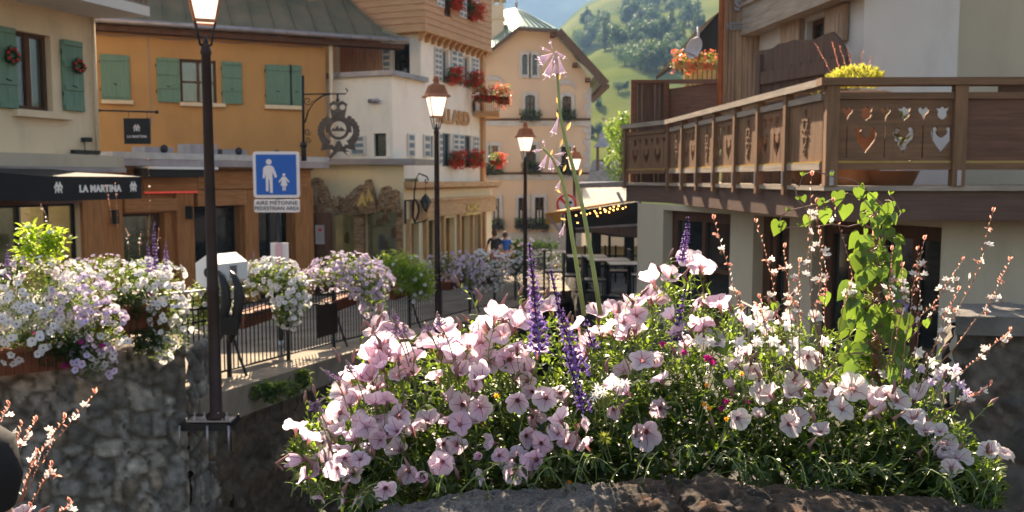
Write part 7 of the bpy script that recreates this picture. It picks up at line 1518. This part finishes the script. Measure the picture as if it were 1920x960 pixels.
DW = [disc_mesh(M['smallwhite'], i) for i in range(4)]; DL = [disc_mesh(M['smalllilac'], i) for i in range(4)]
def mass(name, lab, cat, lobes, nleaf, nfl, r, root=None, fm='smallwhite', lm='leaf', parts=0, seed=1, lsz=.035, face=V((0, -.6, .4)), grp=None, split=None):
    """lobes: (x px, y px, depth, rx px, ry px); flowers sit on the outer skin of the lobes, leaves fill them"""
    random.seed(seed); L_ = []
    for x, y, Y, rx, ry in lobes: L_.append((P(x, y, Y), rx / F * Y, ry / F * Y))
    t = thing(name, root or L_[0][0], lab, cat, grp); lf, fl, st = MB(), MB(), MB(); wts = [a * b for _, a, b in L_]
    for k in range(nleaf):
        c, a, b = random.choices(L_, wts)[0]; n = V((U(-1, 1), U(-1, 1), U(-1, 1))).normalized(); p = c + V((n.x * a, n.y * min(a, b) * .8, n.z * b)) * U(.3, 1.0); lf.leaf(p, V((U(-1, 1), U(-1, 1), U(-.5, 1))), V((0, 0, 1)), lsz * U(.7, 1.3), lsz * .45, .2, .2)
    for k in range(nfl):
        c, a, b = random.choices(L_, wts)[0]
        while True:
            n = V((U(-1, 1), U(-1, 1), U(-1, 1)))
            if .1 < n.length < 1:
                n.normalize()
                if n.dot(face.normalized()) > -.35 or R() < .15: break
        p = c + V((n.x * a, n.y * min(a, b) * .8, n.z * b)) * U(.88, 1.12); d = n + face * .8 + V((U(-.6, .6), U(-.4, .4), U(-.5, .5)))
        if k < parts: put(random.choice(DW if fm == 'smallwhite' else DL), p, d, r * U(.8, 1.15), t, 'blossom')
        else: disc(fl, True, p, d, r * U(.8, 1.15))
    lf.build('foliage', M[lm], t)
    if fl.v:
        o = fl.build('blossoms', [M[fm], M['eye']], t)
        if parts: o['kind'] = 'stuff'
    return t
def planter(c, ax, L, lab, H=.17, W=.2):
    ax = V(ax).normalized(); t = thing('planter_box', c, lab, 'planter', 'terracotta planter boxes along the railing'); mb = MB(); o = V((ax.y, -ax.x, 0)) * W / 2; c = V(c); a, b = c - ax * L / 2, c + ax * L / 2; u = V((0, 0, H / 2))
    mb.hexa([a - u - o * .8, b - u - o * .8, b - u + o * .8, a - u + o * .8, a + u - o, b + u - o, b + u + o, a + u + o])
    for s in (-1, 1): mb.bar(a + u + o * s, b + u + o * s, .03, .03)
    n = int(L / .06)
    for k in range(n): p = a.lerp(b, (k + .5) / n) + o * 1.02; mb.bar(p - u * .9 - o * .15, p + u * .75, .022, .012, V((1, 0, 0)))
    mb.build('box', M['terracotta'], t); return t
A1 = [(60, 560, 7.4, 85, 75), (150, 590, 7.5, 75, 80), (20, 620, 7.2, 90, 70), (185, 640, 7.4, 50, 55), (-60, 580, 7.0, 80, 90), (110, 530, 7.7, 90, 40)]
mass('petunia_plant', 'big mound of white petunias with dark eyes spilling over the stone wall at far left', 'petunia', A1, 3600, 430, .036, None, 'smallwhite', 'leaf', 100, 5)
mass('petunia_plant', 'pale lilac petunias trailing lowest over the wall edge between the two white mounds', 'petunia', [(150, 560, 7.35, 60, 45), (195, 610, 7.3, 42, 50), (175, 680, 7.25, 45, 40), (60, 500, 7.7, 60, 22)], 1100, 150, .034, None, 'smalllilac', 'leaf', 60, 6)
mass('petunia_plant', 'white petunias cascading over the wall end beside the nearest lamp post', 'petunia', [(240, 525, 8.1, 75, 38), (300, 570, 8.1, 48, 55), (320, 610, 8.0, 38, 55), (285, 520, 8.3, 60, 35), (300, 650, 8.0, 30, 30)], 2200, 290, .033, None, 'smallwhite', 'leafbright', 100, 7)
mass('trailing_plant', 'dark green foliage between the white mounds above the terracotta box', 'plant', [(240, 575, 7.9, 50, 38), (275, 640, 7.9, 40, 30), (100, 650, 7.3, 110, 40)], 2600, 8, .03, None, 'magenta', 'leafdark', 0, 8, .05)
mass('vine', 'bright green leafy vine standing above the left white petunias', 'vine', [(75, 470, 7.6, 55, 30), (100, 450, 7.6, 30, 28), (60, 440, 7.6, 25, 20)], 420, 8, .03, None, 'smallwhite', 'limeleaf', 0, 9, .075)
mass('bedding_plant', 'pinkish fine flowers behind the wall mounds', 'plant', [(200, 500, 8.2, 40, 25), (150, 505, 8, 30, 20)], 500, 60, .02, None, 'smalllilac', 'leaf', 0, 10, .03)
planter(P(232, 600, 7.95), du, .75, 'terracotta box under the white petunias on the stone wall, near the wall end', .24, .26); planter(P(60, 672, 7.3), du, 1.1, 'terracotta box almost hidden by the white mound at far left', .2, .26)
gaura('pink gaura and grasses standing above the wall flowers by the timber shop', [[(240, 520), (242, 470), (240, 440), (236, 430)], [(262, 520), (262, 480), (262, 455), (264, 440)], [(222, 520), (220, 430), (218, 370), (216, 345)], [(215, 500), (210, 420), (205, 380), (198, 350)], [(290, 510), (292, 480), (297, 450), (298, 430)], [(100, 470), (92, 430), (85, 400), (76, 384)], [(275, 520), (278, 460), (280, 400), (278, 300)]], 7.6, 3, 31)
def scaled_spikes(items, Y, r0, seed, lab):
    random.seed(seed)
    for i, (path, l) in enumerate(items): salvia(lab + l, path, Y, r0, 1, 'salvia', .035)
scaled_spikes([([(290, 505), (290, 470), (289, 440), (290, 415)], 'tallest, right of the dark shop door'), ([(312, 505), (311, 480), (310, 452)], 'rightmost above the white mound'), ([(280, 510), (279, 485), (276, 455)], 'left of the tallest one'), ([(14, 520), (14, 490), (14, 460)], 'at the photo edge among white petunias')], 7.9, .034, 41, 'violet salvia spike above the wall flowers, ')
# planters along the railing
def rp_(px, y): return P(px, y, 0)
SP = [ # box centre px, depth, length, lobes, flower mat, leaf mat, n leaves, n flowers, label
 (478, 594, 10.9, .95, [(510, 515, 10.9, 40, 28), (545, 550, 10.8, 28, 42), (540, 585, 10.7, 22, 30), (470, 530, 11, 40, 26), (560, 545, 10.8, 14, 20)], 'smallwhite', 'leaf', 1500, 150, 'white petunias in the planter just behind the nearest lamp post', 'nearest the lamp post with the white box'),
 (638, 568, 12.9, 1.0, [(650, 505, 12.9, 50, 28), (690, 530, 12.8, 34, 38), (700, 560, 12.8, 22, 34), (620, 520, 13, 45, 20)], 'smalllilac', 'leaf', 1500, 210, 'lilac petunias in the planter left of the bright green plant', 'under the lilac petunias'),
 (752, 547, 14.9, .9, [(745, 500, 14.9, 36, 30), (775, 520, 14.8, 36, 36), (790, 540, 14.8, 22, 26)], 'smallwhite', 'limeleaf', 2600, 14, 'bright green bushy plant in the planter left of the second lamp post', 'under the bright green plant'),
 (850, 532, 17.2, .9, [(850, 495, 17.3, 45, 20), (880, 515, 17.2, 24, 32), (825, 505, 17.4, 28, 18)], 'smalllilac', 'leaf', 900, 150, 'pale lilac petunias in the planter just right of the second lamp post', 'just right of the second lamp post'),
 (915, 525, 19.8, .9, [(915, 498, 19.8, 30, 26), (925, 520, 19.7, 20, 26), (900, 485, 20, 20, 14)], 'smallwhite', 'leafdark', 900, 150, 'white petunias in the planter in front of the two walkers', 'below the two walkers'),
 (968, 508, 22.3, .8, [(965, 492, 22.3, 22, 18), (975, 505, 22.2, 18, 18)], 'smallwhite', 'leafdark', 600, 90, 'white petunias in the planter left of the third lamp post', 'left of the third lamp post'),
 (1038, 505, 25.0, 1.1, [(1020, 490, 25, 22, 20), (1048, 490, 25, 20, 20), (1040, 510, 24.8, 18, 16)], 'smallwhite', 'leafdark', 700, 120, 'white petunias in the planter at the far end of the railing', 'at the far end of the railing'),
 (400, 560, 9.9, .7, [(400, 560, 9.9, 36, 34), (375, 590, 9.9, 20, 30)], 'smallwhite', 'leaf', 700, 34, 'loose yellow-green planting behind the black horns at the nearest lamp post', 'behind the black horns')]
for i, (x, y, Y, L, lobes, fm, lm, nl, nf, lab, wl) in enumerate(SP):
    a = V((railx(Y + .6) - railx(Y - .6), 1.2, 0)).normalized(); c = P(x, y, Y + .9); planter(c, a, L, 'terracotta planter box on the railing ' + wl)
    mass('flowering_plant', lab, 'bedding plant', [(q[0], q[1], q[2], q[3] * 1.32, q[4] * 1.15) for q in lobes], int(nl * 1.3), int(nf * 2), .036, None, fm, lm, 0, 60 + i, .06)
scaled_spikes([([(452, 530), (452, 505), (451, 478)], 'leftmost, beside the white box'), ([(476, 530), (476, 500), (475, 472)], 'tallest beside the white box'), ([(470, 540), (470, 515), (469, 485)], 'middle one beside the white box'), ([(502, 520), (501, 500), (500, 482)], 'left of the paper banner')], 11.0, .04, 51, 'violet salvia spike in the railing planter, ')
mass('shrub', 'dark shrub at the foot of the villa behind the walkers', 'shrub', [(940, 470, 38, 70, 25), (1000, 468, 38, 60, 20)], 1500, 160, .07, None, 'smalllilac', 'leafbright', 0, 70, .22)
random.seed(2)
mass('wall_fern', 'ferns and weeds growing from the river wall below the kerb', 'fern', [(505, 735, 9.7, 40, 22), (570, 712, 10.8, 14, 22), (545, 730, 10.2, 20, 16)], 500, 0, .03, None, 'smallwhite', 'leaf', 0, 71, .09)

# ---------------------------------------------------------------- person cut by the lower left corner
t = thing('person', P(-60, 1100, 1.35), 'person in black at the lower left corner, only a sleeve edge and bare forearm showing', 'person')
def chain(nm, pts, rad, m_, par):
    me = bpy.data.meshes.new(nm); me.from_pydata([tuple(p - ROOTLOC[par.name]) for p in pts], [(i, i + 1) for i in range(len(pts) - 1)], []); o = bpy.data.objects.new(nm, me); COL.objects.link(o); o.parent = par; me.materials.append(m_); md = o.modifiers.new('s', 'SKIN')
    for i, r in enumerate(rad): me.skin_vertices[0].data[i].radius = (r, r)
    me.skin_vertices[0].data[0].use_root = True; md.use_smooth_shade = True; sb = o.modifiers.new('u', 'SUBSURF'); sb.levels = sb.render_levels = 2; return o
chain('body', [P(-260, 1080, 1.25), P(-150, 840, 1.3), P(-60, 880, 1.32), P(-20, 960, 1.35), P(0, 1060, 1.38), P(10, 1160, 1.4)], [.07, .055, .04, .036, .03, .026], M['skin'], t)
mb = MB(); mb.tube([P(-160, 840, 1.3), P(-60, 850, 1.32), P(-22, 862, 1.32), P(-14, 890, 1.33), P(-18, 940, 1.34)], [.065, .06, .05, .042, .036], 20, False); mb.build('black_sleeve', M['black'], t)
